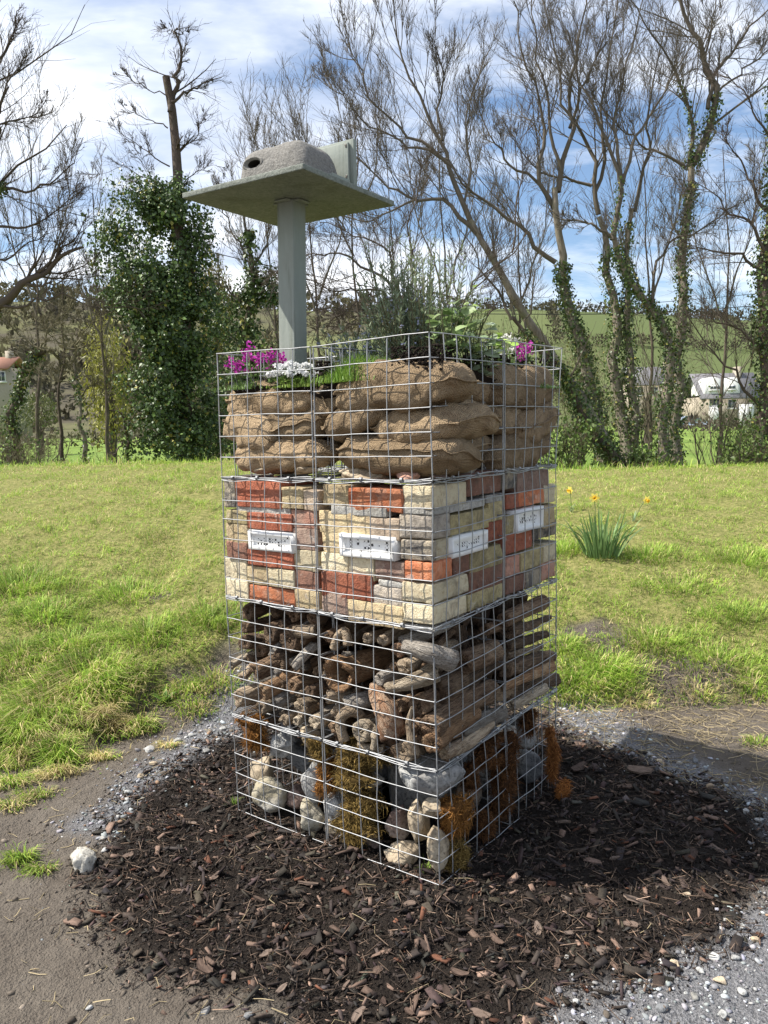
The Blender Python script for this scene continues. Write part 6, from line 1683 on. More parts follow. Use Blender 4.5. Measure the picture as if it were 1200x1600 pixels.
tree('ivy_tree', 'broad ivy-clad trunk at the right edge of the picture', 12.4, [
    ([(1192, 745), (1194, 600), (1196, 480), (1200, 350), (1208, 220), (1215, 100)], 22, 10),
    ([(1196, 430), (1165, 405), (1130, 400), (1090, 385), (1060, 390)], 6, 2), ([(1197, 400), (1175, 350), (1140, 330), (1110, 300), (1085, 280)], 6, 2), ([(1200, 330), (1170, 290), (1150, 240), (1130, 210)], 6, 2),
    ([(1195, 560), (1160, 520), (1120, 500), (1080, 495)], 5, 2), ([(1195, 640), (1160, 600), (1125, 560), (1100, 530), (1070, 480)], 6, 2), ([(1200, 500), (1240, 420), (1270, 330)], 8, 3), ([(1205, 250), (1190, 190), (1160, 150), (1140, 120)], 5, 2)],
    107, [(7, .2, 1.0, .3, .6, .6, .08, 8, .13, 0.38, 0.0060), (9, .2, 1.0, .3, .6, .65, .1, 6, .16, 0.45, 0.0037), (7, .2, 1.0, .3, .6, .7, .1, 4, .2, 0.45, 0.0026)], BARKD, TWIGD, ivy=[(0, 4800, 0, .95, .05, 1.75)])
# centre, behind post and plants: low spreading boughs
tree('spreading_tree', 'low bare tree with drooping boughs behind the post and rosemary', 11.6, [
    ([(648, 745), (640, 650), (632, 580), (625, 520), (628, 470)], 12, 8), ([(628, 470), (590, 430), (550, 400), (510, 395), (475, 400), (440, 420)], 6, 2), ([(628, 480), (600, 460), (560, 450), (520, 455), (480, 440), (450, 455)], 5, 2),
    ([(628, 470), (610, 410), (580, 380), (540, 360), (500, 350)], 5, 2), ([(628, 470), (650, 420), (640, 360), (655, 300), (650, 250)], 5, 2), ([(632, 520), (590, 500), (550, 505), (510, 480), (480, 490)], 4, 1.5),
    ([(630, 490), (680, 460), (720, 470), (745, 440), (770, 415), (830, 360)], 5, 2), ([(600, 460), (560, 470), (520, 500), (490, 520)], 3, 1.5)],
    108, [(8, .2, 1.0, .25, .5, .6, .06, 8, .14, 0.38, 0.0053), (9, .2, 1.0, .3, .6, .6, .15, 6, .16, 0.45, 0.0034), (7, .2, 1.0, .3, .6, .6, .2, 4, .18, 0.45, 0.0026)], BARKD, TWIGD)
tree('slender_tree', 'slender bare tree with fine upright twigs between the post and the tall trees', 15.5, [
    ([(560, 745), (552, 600), (560, 480), (548, 380), (556, 290), (560, 220)], 7, 3), ([(556, 300), (535, 240), (530, 180), (520, 120)], 3, 1.2), ([(552, 400), (520, 330), (500, 270), (470, 220), (440, 190)], 3, 1.2), ([(556, 330), (585, 260), (590, 190), (600, 120)], 3, 1.2), ([(540, 360), (490, 290), (430, 250), (405, 220)], 2.6, 1)],
    109, [(9, .25, 1.0, .25, .5, .5, .25, 7, .1, 0.38, 0.0053), (9, .2, 1.0, .3, .6, .55, .25, 5, .14, 0.45, 0.0034), (6, .2, 1.0, .3, .6, .6, .2, 4, .16, 0.45, 0.0026)], BARKD, TWIG)
tree('slender_tree', 'thin upright bare tree right of the rosemary, before the leaning trunk', 12.0, [
    ([(742, 745), (740, 600), (735, 530), (725, 500), (718, 470), (760, 425), (800, 395), (818, 360)], 6, 3), ([(800, 395), (812, 300), (815, 220), (820, 150)], 3, 1.2), ([(718, 475), (705, 440), (712, 400), (705, 350)], 3, 1.2), ([(735, 520), (770, 490), (800, 470), (830, 465)], 3, 1.2)],
    110, [(7, .25, 1.0, .2, .45, .5, .2, 7, .1, 0.38, 0.0045), (8, .2, 1.0, .3, .6, .55, .25, 5, .14, 0.45, 0.0032), (6, .2, 1.0, .3, .6, .6, .2, 4, .16, 0.45, 0.0026)], BARKD, TWIGD)
# a second rank of fine bare trees further back
FINE = [(10, .25, 1.0, .28, .5, .5, .2, 7, .12, .32, .009), (8, .15, 1.0, .28, .55, .55, .22, 5, .15, .45, .006), (5, .1, 1.0, .3, .65, .6, .2, 4, .17, .6, .0042)]
for k, (x0, x1, top, Y, lab) in enumerate([(500, 486, 190, 20, 'fine bare tree further back right of the post'), (600, 612, 230, 22, 'fine bare tree further back behind the rosemary'), (700, 690, 170, 21, 'fine bare tree further back left of the leaning trunk'),
        (800, 812, 220, 22, 'fine bare tree further back between the leaning trunk and the right group'), (1120, 1135, 230, 20, 'fine bare tree further back before the white house'), (1015, 1010, 200, 23, 'fine bare tree further back within the right group'), (440, 420, 250, 21, 'fine bare tree further back directly left of the post'), (170, 150, 300, 22, 'fine bare tree further back left of the ivy snag'), (60, 50, 200, 21, 'fine bare tree further back at the left edge')]):
    h_ = 745 - top; mid = (x0 + x1) / 2
    tree('background_tree', lab, Y, [([(x0, 745), (mid + 6, 745 - h_ * .4), (x1, 745 - h_ * .7), (x1 - 6, top)], 7, 2), ([(mid + 4, 745 - h_ * .45), (mid - 40, 745 - h_ * .7), (mid - 66, 745 - h_ * .92)], 4, 1), ([(mid + 4, 745 - h_ * .5), (mid + 42, 745 - h_ * .72), (mid + 60, 745 - h_ * .95)], 4, 1)], 300 + k, FINE, BARKD, TWIG, group='trees further back')
# left side
def ivy_mass(lobes, n, size):
    def f(m, q):
        for (px, py, rx, ry, w, Y) in lobes:
            k = int(n * w); c = at_y(px, py, Y); s = Y / FPX
            d = nrm(q.normal(0, 1, (k, 3))); rr = q.uniform(.12, 1.0, (k, 1)) ** .55 * (1 + .8 * fbm(d * 3.0 + px, 3, 7))[:, None]
            B = c + d * rr * np.array([rx * s, rx * s * .8, ry * s])
            kp = fbm(B * 2.3, 3, 19) + q.normal(0, .08, k) > -.10; B, d = B[kp], d[kp]; k = len(B)        # leaves hang in sheaves with hollows between
            D = nrm(np.stack([q.normal(0, .6, k), q.normal(0, .6, k), q.normal(-.6, .5, k)], 1)); Nn = nrm(d + q.normal(0, .5, (k, 3)) + [0, 0, .3])
            cc = cols(k, (.032, .06, .019), (.105, .165, .045), q, .32); y_ = q.random(k) < .04; cc[y_] = cols(y_.sum(), (.22, .22, .04), (.36, .33, .07), q, .2)
            L = np.clip(q.lognormal(0, .35, k), .45, 1.8) * size; m.add(*diamonds(k, B, D, Nn, L, L * .85, cc, .3))
    return f
tree('ivy_snag', 'broken-topped tree smothered in dense ivy left of the post', 13.0, [
    ([(292, 745), (294, 620), (292, 500), (288, 400), (278, 310), (268, 250), (262, 190), (254, 122)], 21, 13),
    ([(266, 175), (275, 140), (277, 90), (276, 46)], 9, 5), ([(268, 160), (290, 145), (320, 132), (348, 118)], 5, 2), ([(276, 52), (266, 46), (255, 47)], 2, 1), ([(276, 52), (290, 48), (300, 44)], 1.6, .8),
    ([(262, 200), (240, 185), (215, 180), (190, 165)], 2.2, .8), ([(265, 260), (235, 235), (200, 215), (175, 190)], 2.4, .8), ([(262, 150), (235, 140), (205, 125), (180, 118)], 2.2, .7), ([(275, 300), (305, 270), (325, 260), (345, 262)], 2.4, .8), ([(268, 230), (300, 215), (320, 190), (340, 175)], 2.2, .7), ([(275, 300), (235, 280), (200, 260), (170, 265), (155, 270)], 2.4, .8), ([(280, 330), (240, 290), (220, 240), (200, 230)], 2.4, .8)],
    111, [(7, .25, 1.0, .12, .3, .7, .08, 6, .16, 0.38, 0.0053), (8, .2, 1.0, .3, .7, .6, .12, 5, .18, 0.45, 0.0034), (6, .2, 1.0, .3, .7, .6, .1, 4, .2, 0.45, 0.0026)], BARKD, TWIGD,
    ivy=[(0, 900, .0, .62, .085, 1.56)], extra_ivy=ivy_mass([(235, 345, 70, 62, .14, 12.9), (190, 375, 52, 38, .07, 12.8), (262, 320, 60, 40, .07, 12.9), (225, 430, 78, 62, .15, 12.8), (265, 510, 72, 78, .16, 12.7), (235, 470, 60, 60, .08, 12.6), (268, 600, 72, 80, .16, 12.7), (268, 680, 78, 60, .13, 12.6), (310, 480, 40, 70, .05, 13.2), (320, 560, 40, 100, .06, 13.2), (320, 660, 36, 70, .05, 13.2), (300, 380, 40, 60, .05, 13.0)], 52000, .045))
tree('ivy_tree', 'smaller ivied trees with brownish growth just left of the post', 15.0, [
    ([(385, 745), (388, 620), (384, 520), (390, 430), (384, 360)], 12, 6), ([(388, 430), (410, 390), (420, 350), (425, 310)], 4, 1.5), ([(384, 400), (360, 360), (345, 320), (340, 290)], 4, 1.5), ([(386, 480), (350, 450), (330, 420), (310, 390)], 4, 1.5), ([(384, 360), (380, 300), (395, 250), (400, 200)], 4, 1.2)],
    112, [(9, .25, 1.0, .25, .5, .5, .25, 7, .1, 0.38, 0.0053), (9, .2, 1.0, .3, .6, .55, .25, 5, .14, 0.45, 0.0036), (6, .2, 1.0, .3, .6, .6, .2, 4, .16, 0.45, 0.0027)], BARKD, TWIG, ivy=[(0, 1500, 0, 1, .085, 3.0)],
    extra_ivy=ivy_mass([(395, 480, 36, 60, .4, 15), (350, 520, 36, 80, .35, 15.2), (420, 450, 22, 40, .15, 15.1), (345, 640, 40, 80, .4, 15.0), (410, 620, 40, 100, .4, 15.2)], 7000, .046))
tree('spreading_tree', 'dark bare tree reaching in from the left edge with rising boughs', 11.5, [
    ([(-60, 745), (-70, 640), (-62, 560), (-40, 510), (-5, 478)], 24, 15), ([(-5, 478), (40, 445), (75, 412), (100, 392), (130, 382)], 12, 4), ([(60, 425), (85, 400), (120, 360), (132, 335)], 5, 2), ([(-62, 560), (-60, 450), (-50, 340), (-30, 240), (-20, 120), (-10, 0)], 18, 5),
    ([(-40, 300), (0, 300), (40, 295), (80, 280), (120, 255)], 7, 2.5), ([(-35, 240), (-5, 215), (20, 190), (60, 170)], 6, 2), ([(-30, 200), (0, 165), (20, 120), (35, 80)], 6, 2), ([(-20, 110), (0, 80), (20, 45), (30, 10)], 5, 2), ([(-50, 350), (-10, 360), (40, 350), (90, 330), (125, 300)], 6, 2),
    ([(-5, 478), (30, 480), (60, 470), (110, 465), (150, 480), (200, 478)], 5, 1.6), ([(40, 445), (80, 440), (120, 430), (145, 415)], 4, 1.5), ([(-45, 400), (0, 405), (40, 385), (80, 350)], 5, 2)],
    113, [(7, .25, 1.0, .22, .45, .6, .14, 8, .14, 0.38, 0.0060), (8, .2, 1.0, .3, .6, .6, .14, 6, .17, 0.45, 0.0037), (7, .2, 1.0, .3, .6, .65, .12, 4, .2, 0.45, 0.0026)], BARKD, TWIGD, ivy=[(4, 416, 0, .3, .05, 3.0), (0, 480, 0, 1, .05, 1.5)])
tree('arching_tree', 'low arching ivied trunk at the left edge of the bank', 13.5, [
    ([(20, 745), (16, 690), (20, 640), (28, 600), (45, 575), (62, 555), (75, 548)], 15, 7), ([(75, 548), (92, 562), (105, 575)], 6, 4), ([(70, 548), (40, 530), (10, 505), (-10, 480)], 4, 1.5), ([(60, 552), (70, 520), (95, 495), (115, 470)], 4, 1.5), ([(60, 553), (30, 540), (0, 535)], 3, 1.2)],
    114, [(9, .2, 1.0, .2, .4, .6, .12, 7, .15, 0.38, 0.0053), (8, .2, 1.0, .3, .6, .6, .12, 5, .17, 0.45, 0.0036), (6, .2, 1.0, .3, .6, .65, .1, 4, .2, 0.45, 0.0027)], BARKD, TWIGW, ivy=[(0, 1760, .05, .95, .05, 1.72)])
tree('small_tree', 'lichen-grey forked small tree on the crest left of the ivy snag', 12.8, [
    ([(135, 745), (131, 690), (126, 645), (120, 600), (112, 560), (104, 545)], 9, 5), ([(128, 655), (145, 635), (155, 612), (170, 595), (185, 590)], 3, 1.3), ([(124, 625), (140, 605), (152, 585), (165, 570)], 3, 1.3), ([(104, 545), (120, 545), (140, 540), (160, 520)], 3.4, 1.2), ([(112, 565), (122, 540), (140, 510), (160, 490)], 3.4, 1.2),
     ([(120, 605), (95, 595), (70, 585), (50, 578)], 2.4, 1), ([(104, 545), (85, 530), (60, 500)], 3, 1), ([(138, 722), (115, 735), (90, 742)], 5, 2)],
    115, [(8, .2, 1.0, .2, .45, .6, .12, 7, .15, 0.38, 0.0045), (8, .2, 1.0, .3, .6, .6, .12, 5, .17, 0.45, 0.0034), (6, .2, 1.0, .3, .6, .65, .1, 4, .2, 0.45, 0.0026)], BARK, TWIGW, ivy=[(0, 256, .1, .8, .05, 1.8)])
tree('small_tree', 'dark slender trunk between the arching tree and the forked small tree', 14.5, [
    ([(99, 745), (97, 690), (94, 640), (96, 600), (100, 565), (98, 520), (95, 440)], 7, 3), ([(98, 520), (80, 490), (60, 460)], 2.4, 1), ([(97, 500), (115, 470), (125, 440)], 2.4, 1)],
    116, [(7, .4, 1.0, .2, .4, .6, .2, 7, .12, 0.38, 0.0045), (8, .2, 1.0, .3, .6, .6, .2, 5, .15, 0.45, 0.0036)], BARKD, TWIGW)
tree('small_tree', 'short dark trunk with a fallen bough beside the ivy snag', 13.8, [
    ([(202, 745), (200, 715), (200, 680), (196, 655), (180, 640), (165, 632)], 8, 3), ([(192, 690), (182, 705), (170, 718), (155, 728)], 3, 1.5), ([(198, 660), (215, 640), (225, 610)], 2.5, 1)],
    117, [(6, .3, 1.0, .25, .5, .7, .1, 6, .15, 0.38, 0.0045), (7, .2, 1.0, .3, .6, .6, .1, 4, .17, 0.45, 0.0034)], BARKD, TWIGD, ivy=[(0, 320, 0, .6, .05, 1.8)])
# undergrowth: bare bushes
def bush(px, py, Y, wpx, hpx, label, seed, ns=13, twig=None, leaf=0, lc=((.05, .09, .02), (.14, .20, .05))):
    q = np.random.default_rng(seed + 40); s = Y / FPX; base = at_y(px, py, Y); base[2] = hpt(base[0], Y) - .02
    root = empty('bare_bush', base); w, h = wpx * s / 2, hpx * s
    a = q.uniform(0, 6.283, ns); o = np.sqrt(q.random(ns)); p0 = base + np.stack([np.cos(a) * o * w * .3, np.sin(a) * o * w * .3, np.zeros(ns)], 1)
    d = nrm(np.stack([np.cos(a) * o * .7 * w / h, np.sin(a) * o * .7, np.ones(ns)], 1)); P = np.empty((ns, 8, 3)); P[:, 0] = p0
    for i in range(1, 8): P[:, i] = P[:, i - 1] + d * (h / 7 * q.uniform(.6, 1.05, (ns, 1))); d = nrm(d + q.normal(0, .13, (ns, 3)))
    R = np.linspace(.016, .005, 8)[None] * q.uniform(.6, 1.3, (ns, 1)); m = MB(); m.add(*tubes(P, R, 4)); m.obj('stems', TWIGD, root, True, base)
    m = MB(); C, Rc = spawn(P, R, 8, q, .15, 1, .3, .6, .6, .12, 4, .16, .5, .0042); m.add(*tubes(C, Rc, 3)); C2, R2 = spawn(C, Rc, 5, q, .2, 1, .35, .7, .65, .1, 3, .2, .55, .0030); m.add(*tubes(C2, R2, 3)); m.obj('twigs', twig or TWIGW, root, True, base)
    if leaf:
        m = MB(); i = q.integers(0, len(C2), leaf); B = C2[i, q.integers(1, 3, leaf)] + q.normal(0, .05, (leaf, 3)); D = nrm(q.normal(0, 1, (leaf, 3)) + [0, 0, .2]); L = q.uniform(.04, .08, leaf)
        m.add(*diamonds(leaf, B, D, nrm(q.normal(0, 1, (leaf, 3)) + [0, 0, .5]), L, L * .7, cols(leaf, *lc, q, .25), .25)); m.obj('leaves', leaf_mat, root, False, base)
    tag(root, label, 'bush', 'undergrowth behind the bank')
for i, (px, py, Y, w, h, l, leaf) in enumerate([
    (900, 730, 17, 130, 250, 'pale bare bush filling the gap right of the tower', 300), (1010, 730, 19, 130, 250, 'bare thicket between the stout two-stemmed tree and the forked one', 200), (880, 720, 12.0, 110, 110, 'low leafy scrub at the foot of the leaning trunks', 900),
    (1130, 735, 14.5, 140, 190, 'bare scrub with arching twigs before the white house', 150), (1165, 738, 12.0, 110, 90, 'low brambly scrub beside the right-edge trunk', 700), (1010, 735, 12.2, 90, 60, 'low leafy scrub between the forked tree and the stout one', 700),
    (60, 725, 15, 110, 130, 'bare bush under the arching tree', 200), (25, 728, 12.6, 70, 110, 'upright bare shoots at the far left edge of the bank', 100), (450, 735, 14, 130, 260, 'bare thicket behind the post', 200), (560, 735, 16, 140, 250, 'bare thicket behind the herbs', 150),
    (690, 735, 15, 150, 260, 'bare thicket behind the leafy plant', 150), (800, 735, 18, 140, 260, 'olive thicket behind the shaded cage', 300), (170, 728, 14, 70, 60, 'small bare shrub beside the ivy snag', 200), (330, 735, 14.5, 90, 200, 'brownish leafy scrub between the snag and the tower', 1500),
    (400, 735, 13.5, 100, 120, 'leafy scrub low behind the left flowers', 1200)]):
    bush(px, py, Y, w, h, l, i, leaf=leaf)

# ================================================================== DISTANCE
q = np.random.default_rng(33)
def hz(x, y):
    """hill across the valley"""
    ridge = np.interp(x, [-330, -150, -90, -30, 60, 150, 260, 420], [58, 56, 54, 50, 49, 43, 36, 30])
    t = sstep(118, 360, y); return ridge * t ** 1.15 + 2.2 * fbm2(x, y, .012, 3, 3) * t
hx = np.linspace(-420, 420, 120); hy = np.linspace(112, 520, 70); HX, HY = np.meshgrid(hx, hy, indexing='ij')
hill_m = NT('hill_fields', .95, .1); vec = hill_m.coord(rnd=False)
pn = hill_m.noise(hill_m.coord((1, .5, .2), rnd=False), .022, 2, .4); fn = hill_m.noise(vec, .5, 5, .6)
vo = hill_m.new('ShaderNodeTexVoronoi'); vo.inputs['Scale'].default_value = .013; hill_m.ln(hill_m.coord((1, .55, 0), rnd=False), vo.inputs['Vector'])
sepc = hill_m.new('ShaderNodeSeparateColor'); hill_m.ln(vo.outputs['Color'], sepc.inputs[0])
c = hill_m.mix(hill_m.ramp(sepc.outputs[0], [(.2, 0.0), (.8, 1.0)]), (.085, .112, .042), (.135, .15, .066)); c = hill_m.mix(hill_m.math('MULTIPLY', fn, .35), c, (.11, .12, .05))
hill_m.base(hill_m.mix(hill_m.attr('wood', 'Fac'), c, hill_m.mix(hill_m.ramp(hill_m.noise(vec, .055, 6, .65), [(.42, 0.0), (.58, 1.0)]), hill_m.mix(fn, (.05, .047, .034), (.105, .092, .066)), hill_m.mix(fn, (.075, .085, .035), (.15, .145, .075)))))
woodm = np.maximum(sstep(40, -30, HX.ravel()) * 0 + sstep(.05, .25, fbm2(HX.ravel(), HY.ravel(), .016, 3, 9) - .004 * HX.ravel() + .10), 0)
hill = link('hill', np_mesh('hill', np.stack([HX.ravel(), HY.ravel(), hz(HX.ravel(), HY.ravel()) - .4], 1), [grid_faces(120, 70)], hill_m.m, True, attrs={'wood': woodm})); kind(hill, 'structure')
# far woods and hedgerows: leafless crowns, a mass of fine shoots
mb = MB()
def puff(c, w, h, n, col):
    d = nrm(q.normal(0, 1, (n, 3))); B = c + d * q.uniform(.2, 1, (n, 1)) ** .5 * np.array([w, w, h]) + [0, 0, h]
    D = nrm(d * .5 + q.normal(0, .6, (n, 3)) + [0, 0, .8]); L = q.uniform(.5, 1.3, n) * h * .62
    mb.add(*diamonds(n, B, D, q.normal(0, 1, (n, 3)), L, L * .5, cols(n, tuple(np.array(col) * .7), tuple(np.array(col) * 1.3), q, .2)))
for _ in range(1300):
    x, y = q.uniform(-260, 300), q.uniform(135, 360)
    w_ = float(fbm2(np.array([x]), np.array([y]), .016, 3, 9)[0]) - .004 * x + .10
    if w_ < .08 and x > -30: continue
    s = q.uniform(2.2, 4.2); puff(np.array([x, y, float(hz(np.array([x]), np.array([y]))[0]) - .6]), s, s * 1.05, 44, [(.10, .085, .062), (.085, .08, .05), (.12, .11, .06)][q.integers(3)])
for (x0, y0, x1, y1, n, sz) in ((10, 250, 160, 232, 70, 2.0), (30, 320, 190, 305, 60, 2.6), (10, 180, 160, 165, 90, 1.9), (-20, 368, 250, 368, 100, 3.2), (95, 170, 135, 330, 50, 2.0), (55, 250, 70, 330, 24, 2.2), (-230, 365, -10, 366, 60, 2.6)):
    for t in np.linspace(0, 1, n):
        x, y = x0 + (x1 - x0) * t + q.normal(0, .8), y0 + (y1 - y0) * t + q.normal(0, .8); s = sz * q.uniform(.7, 1.25)
        puff(np.array([x, y, float(hz(np.array([x]), np.array([y]))[0]) - .5]), s, s * .8, 42, (.085, .08, .05))
for x in np.linspace(-75, 80, 120):                    # hedge along the far side of the meadow
    y = 66 + q.normal(0, .6) + .03 * x; s = q.uniform(.7, 1.3)
    puff(np.array([x, y, -.2]), s * 1.1, s * .75, 60, [(.13, .11, .085), (.10, .095, .05), (.15, .12, .10)][q.integers(3)])
kind(mb.obj('far_wood', mat_col('far_shoots', .9, .1, .2)), 'stuff', 'leafless woods and hedgerows across the valley', 'woodland')
def far_tree(px, py, Y, rpx, hpx, label, seed, c1, c2, n=2600, name='willow_tree', lw=.3):
    q = np.random.default_rng(seed); s = Y / FPX; c = at_y(px, py, Y); base = np.array([c[0], Y, hpt(c[0], Y)]); root = empty(name, base)
    top = c[2] + hpx * s; P = resample(np.array([base, base + (c - base) * .6 + [.1, 0, 0], c + [0, 0, hpx * s * .5]]), 8)
    m = MB(); R = np.linspace(.2, .05, 8); m.add(*tubes(P[None], R[None], 7)); C, Rc = spawn(P[None], R[None], 16, q, .25, 1, .2, .5, .7, .3, 6, .12, .5, .02); m.add(*tubes(C, Rc, 4)); m.obj('trunk', BARKD, root, True, base)
    d = nrm(q.normal(0, 1, (n, 3))); rr = q.uniform(.15, 1, (n, 1)) ** .45 * (1 + .45 * fbm(d * 2.2 + seed, 3, seed))[:, None]; B = c + d * rr * np.array([rpx * s, rpx * s, hpx * s])
    L = q.uniform(.5, 1.2, n) * .22; m = MB(); m.add(*diamonds(n, B, nrm(q.normal(0, .5, (n, 3)) - [0, 0, .6]), q.normal(0, 1, (n, 3)), L, L * lw, cols(n, c1, c2, q, .2), .2)); m.obj('crown', leaf_mat, root, False, base)
    tag(root, label, 'tree', 'trees beyond the meadow')
far_tree(168, 600, 30, 36, 105, 'yellow-green willow behind the forked small tree', 1, (.17, .17, .03), (.34, .32, .06))
far_tree(335, 480, 28, 30, 90, 'olive-yellow tree right of the ivy snag', 2, (.10, .095, .025), (.24, .21, .06), 1700)
far_tree(1010, 640, 45, 34, 40, 'brownish bare tree beyond the meadow, left of the white house', 3, (.11, .09, .06), (.17, .15, .09), 1300, 'bare_tree', .15)
far_tree(60, 640, 48, 34, 30, 'olive hedge tree before the far left houses', 4, (.07, .085, .03), (.15, .16, .06), 1300, 'hedge_tree', .4)
far_tree(905, 600, 40, 40, 80, 'olive scrubby tree beyond the meadow behind the ivied trunks', 5, (.11, .105, .05), (.21, .19, .09), 2200, 'scrub_tree', .2)

# ------------------------------------------------------------------ houses
white = NT('white_render', .8, .2); white.base(white.mix(white.noise(white.coord(rnd=False), 1.2, 5, .6), (.58, .58, .56), (.70, .70, .69))); white = white.m
slate = NT('slate_roof', .8, .3); slate.base(slate.mix(slate.noise(slate.coord((1, 1, 6), rnd=False), 3, 4, .6), (.10, .10, .115), (.20, .195, .205))); slate = slate.m
tile = NT('red_tile_roof', .85, .2); tile.base(tile.mix(tile.noise(tile.coord((1, 1, 6), rnd=False), 3, 4, .6), (.27, .13, .09), (.38, .21, .15))); tile = tile.m
stonew = NT('stone_wall', .9, .2); stonew.base(stonew.mix(stonew.noise(stonew.coord(rnd=False), 4, 5, .6), (.26, .22, .17), (.42, .37, .30))); stonew = stonew.m
glass = NT('window_glass', .15, .5); glass.base((.05, .06, .075)); glass = glass.m
def bx(name, lo, hi, mat, parent, off):
    m = MB(); m.add(*box(lo, hi)); return m.obj(name, mat, parent, False, off)
def gable(name, x0, x1, y0, y1, z0, z1, mat, parent, off, ov=.35):
    ym = (y0 + y1) / 2; V = [(x0 - ov, y0 - ov, z0 - .15), (x1 + ov, y0 - ov, z0 - .15), (x1 + ov, ym, z1), (x0 - ov, ym, z1), (x0 - ov, y1 + ov, z0 - .15), (x1 + ov, y1 + ov, z0 - .15)]
    V = np.array(V); V2 = V - [0, 0, .18]
    m = MB(); F = [[0, 1, 2, 3], [3, 2, 5, 4], [7, 6, 9, 8], [8, 9, 10, 11], [0, 6, 7, 1], [4, 5, 11, 10], [0, 3, 9, 6], [3, 4, 10, 9], [1, 7, 8, 2], [2, 8, 11, 5]]
    m.add(np.concatenate([V, V2]), np.array(F)); return m.obj(name, mat, parent, False, off)
def window(x0, x1, z0, z1, y, parent, off, panes=2):
    w = bx('window', (x0, y - .06, z0), (x1, y + .05, z1), white, parent, off); pw = (x1 - x0 - .12) / panes
    for k in range(panes): bx('pane', (x0 + .08 + k * pw, y - .075, z0 + .1), (x0 + .04 + (k + 1) * pw - .02, y - .055, z1 - .1), glass, w, off)
    bx('sill', (x0 - .12, y - .2, z0 - .14), (x1 + .12, y + .02, z0 - .01), white, w, off)
Yh = 105.0; k_ = Yh / FPX
def hp(px, py): p = at_y(px, py, Yh); return p[0], p[2]
hx0, hb = hp(1096, 655); hx1, _ = hp(1190, 655); _, he = hp(1120, 620); _, ht = hp(1120, 592)
hb = -.3
hs = empty('white_house', ((hx0 + hx1) / 2, Yh, hb)); off = np.array(hs.location)
bx('wall', (hx0, Yh, hb), (hx1, Yh + 7, he), stonew, hs, off)
gable('roof', hx0, hx1, Yh, Yh + 7, he, ht + .9, slate, hs, off)
d0, dz = hp(1101, 612); d1, dz1 = hp(1129, 598)
# white arched dormers in the roof
def dormer(xa, xb, za, zb):
    n = 9; t = np.linspace(0, 1, n); xs = xa + (xb - xa) * t; zs = zb + .45 * np.sin(t * math.pi)
    top = [(x, Yh + .3, z) for x, z in zip(xs, zs)]; bot = [(x, Yh + .3, za) for x in xs]
    top2 = [(x, Yh + 4.5, z) for x, z in zip(xs, zs)]
    m = MB(); F = [[i, i + 1, n + i + 1, n + i] for i in range(n - 1)] + [[i, 2 * n + i, 2 * n + i + 1, i + 1] for i in range(n - 1)]
    V = top + bot + top2 + [(xa, Yh + 4.5, za), (xb, Yh + 4.5, za)]; F += [[0, n, 3 * n, 2 * n], [n - 1, 3 * n - 1, 3 * n + 1, 2 * n - 1]]
    m.add(np.array(V), np.array(F)); return m.obj('dormer', white, hs, False, off)
dormer(d0, d1, he + .25, ht - .15); e0, _ = hp(1133, 600); e1, _ = hp(1158, 600); dormer(e0, e1, he + .25, ht - .25)
a0, az0 = hp(1110, 609); a1, az1 = hp(1127, 602); window(a0, a1, az0, az1, Yh + .3, hs, off, 3)
a0, _ = hp(1139, 609); a1, _ = hp(1151, 602); window(a0, a1, az0, az1, Yh + .3, hs, off, 2)
a0, az0 = hp(1108, 634); a1, az1 = hp(1125, 623); window(a0, a1, az0, az1, Yh, hs, off, 3)
a0, bz0 = hp(1137, 638); a1, bz1 = hp(1150, 624); window(a0, a1, bz0, bz1, Yh, hs, off, 2)
bx('bay', (hp(1107, 640)[0], Yh - .5, hb), (hp(1126, 640)[0], Yh - .08, az0 - .15), white, hs, off)
bx('porch', (hp(1153, 640)[0], Yh - 1.2, hb), (hp(1172, 640)[0], Yh - .01, hp(1150, 632)[1]), white, hs, off)
bx('chimney', (hp(1165, 600)[0], Yh + 2.6, he), (hp(1172, 600)[0], Yh + 4.0, ht + 1.7), stonew, hs, off)
tag(hs, 'white and stone house with arched dormers under a slate roof, far right', 'house')
def plain_house(px0, px1, pyb, pye, pyt, Y, wall, roof, label, wins):
    p0, p1 = at_y(px0, pyb, Y), at_y(px1, pyb, Y); ze, zt = at_y(px0, pye, Y)[2], at_y(px0, pyt, Y)[2]; zb = min(p0[2], hpt(p0[0], Y)) - .5
    h = empty('far_house', ((p0[0] + p1[0]) / 2, Y, zb)); o_ = np.array(h.location)
    bx('wall', (p0[0], Y, zb), (p1[0], Y + 6, ze), wall, h, o_); gable('roof', p0[0], p1[0], Y, Y + 6, ze, zt, roof, h, o_)
    W = p1[0] - p0[0]
    for t in wins: window(p0[0] + W * t - .5, p0[0] + W * t + .5, ze - 1.7, ze - .5, Y, h, o_, 2)
    bx('chimney', (p1[0] - 1.2, Y + 2.6, ze), (p1[0] - .5, Y + 3.4, zt + .7), wall, h, o_)
    tag(h, label, 'house', 'houses beyond the meadow')
plain_house(-70, 10, 585, 575, 556, 95, stonew, tile, 'far house with a red tiled roof at the left edge', (.3, .7, .9))
plain_house(985, 1060, 625, 600, 572, 120, stonew, slate, 'grey slate-roofed far house left of the white house', (.2, .5, .8))
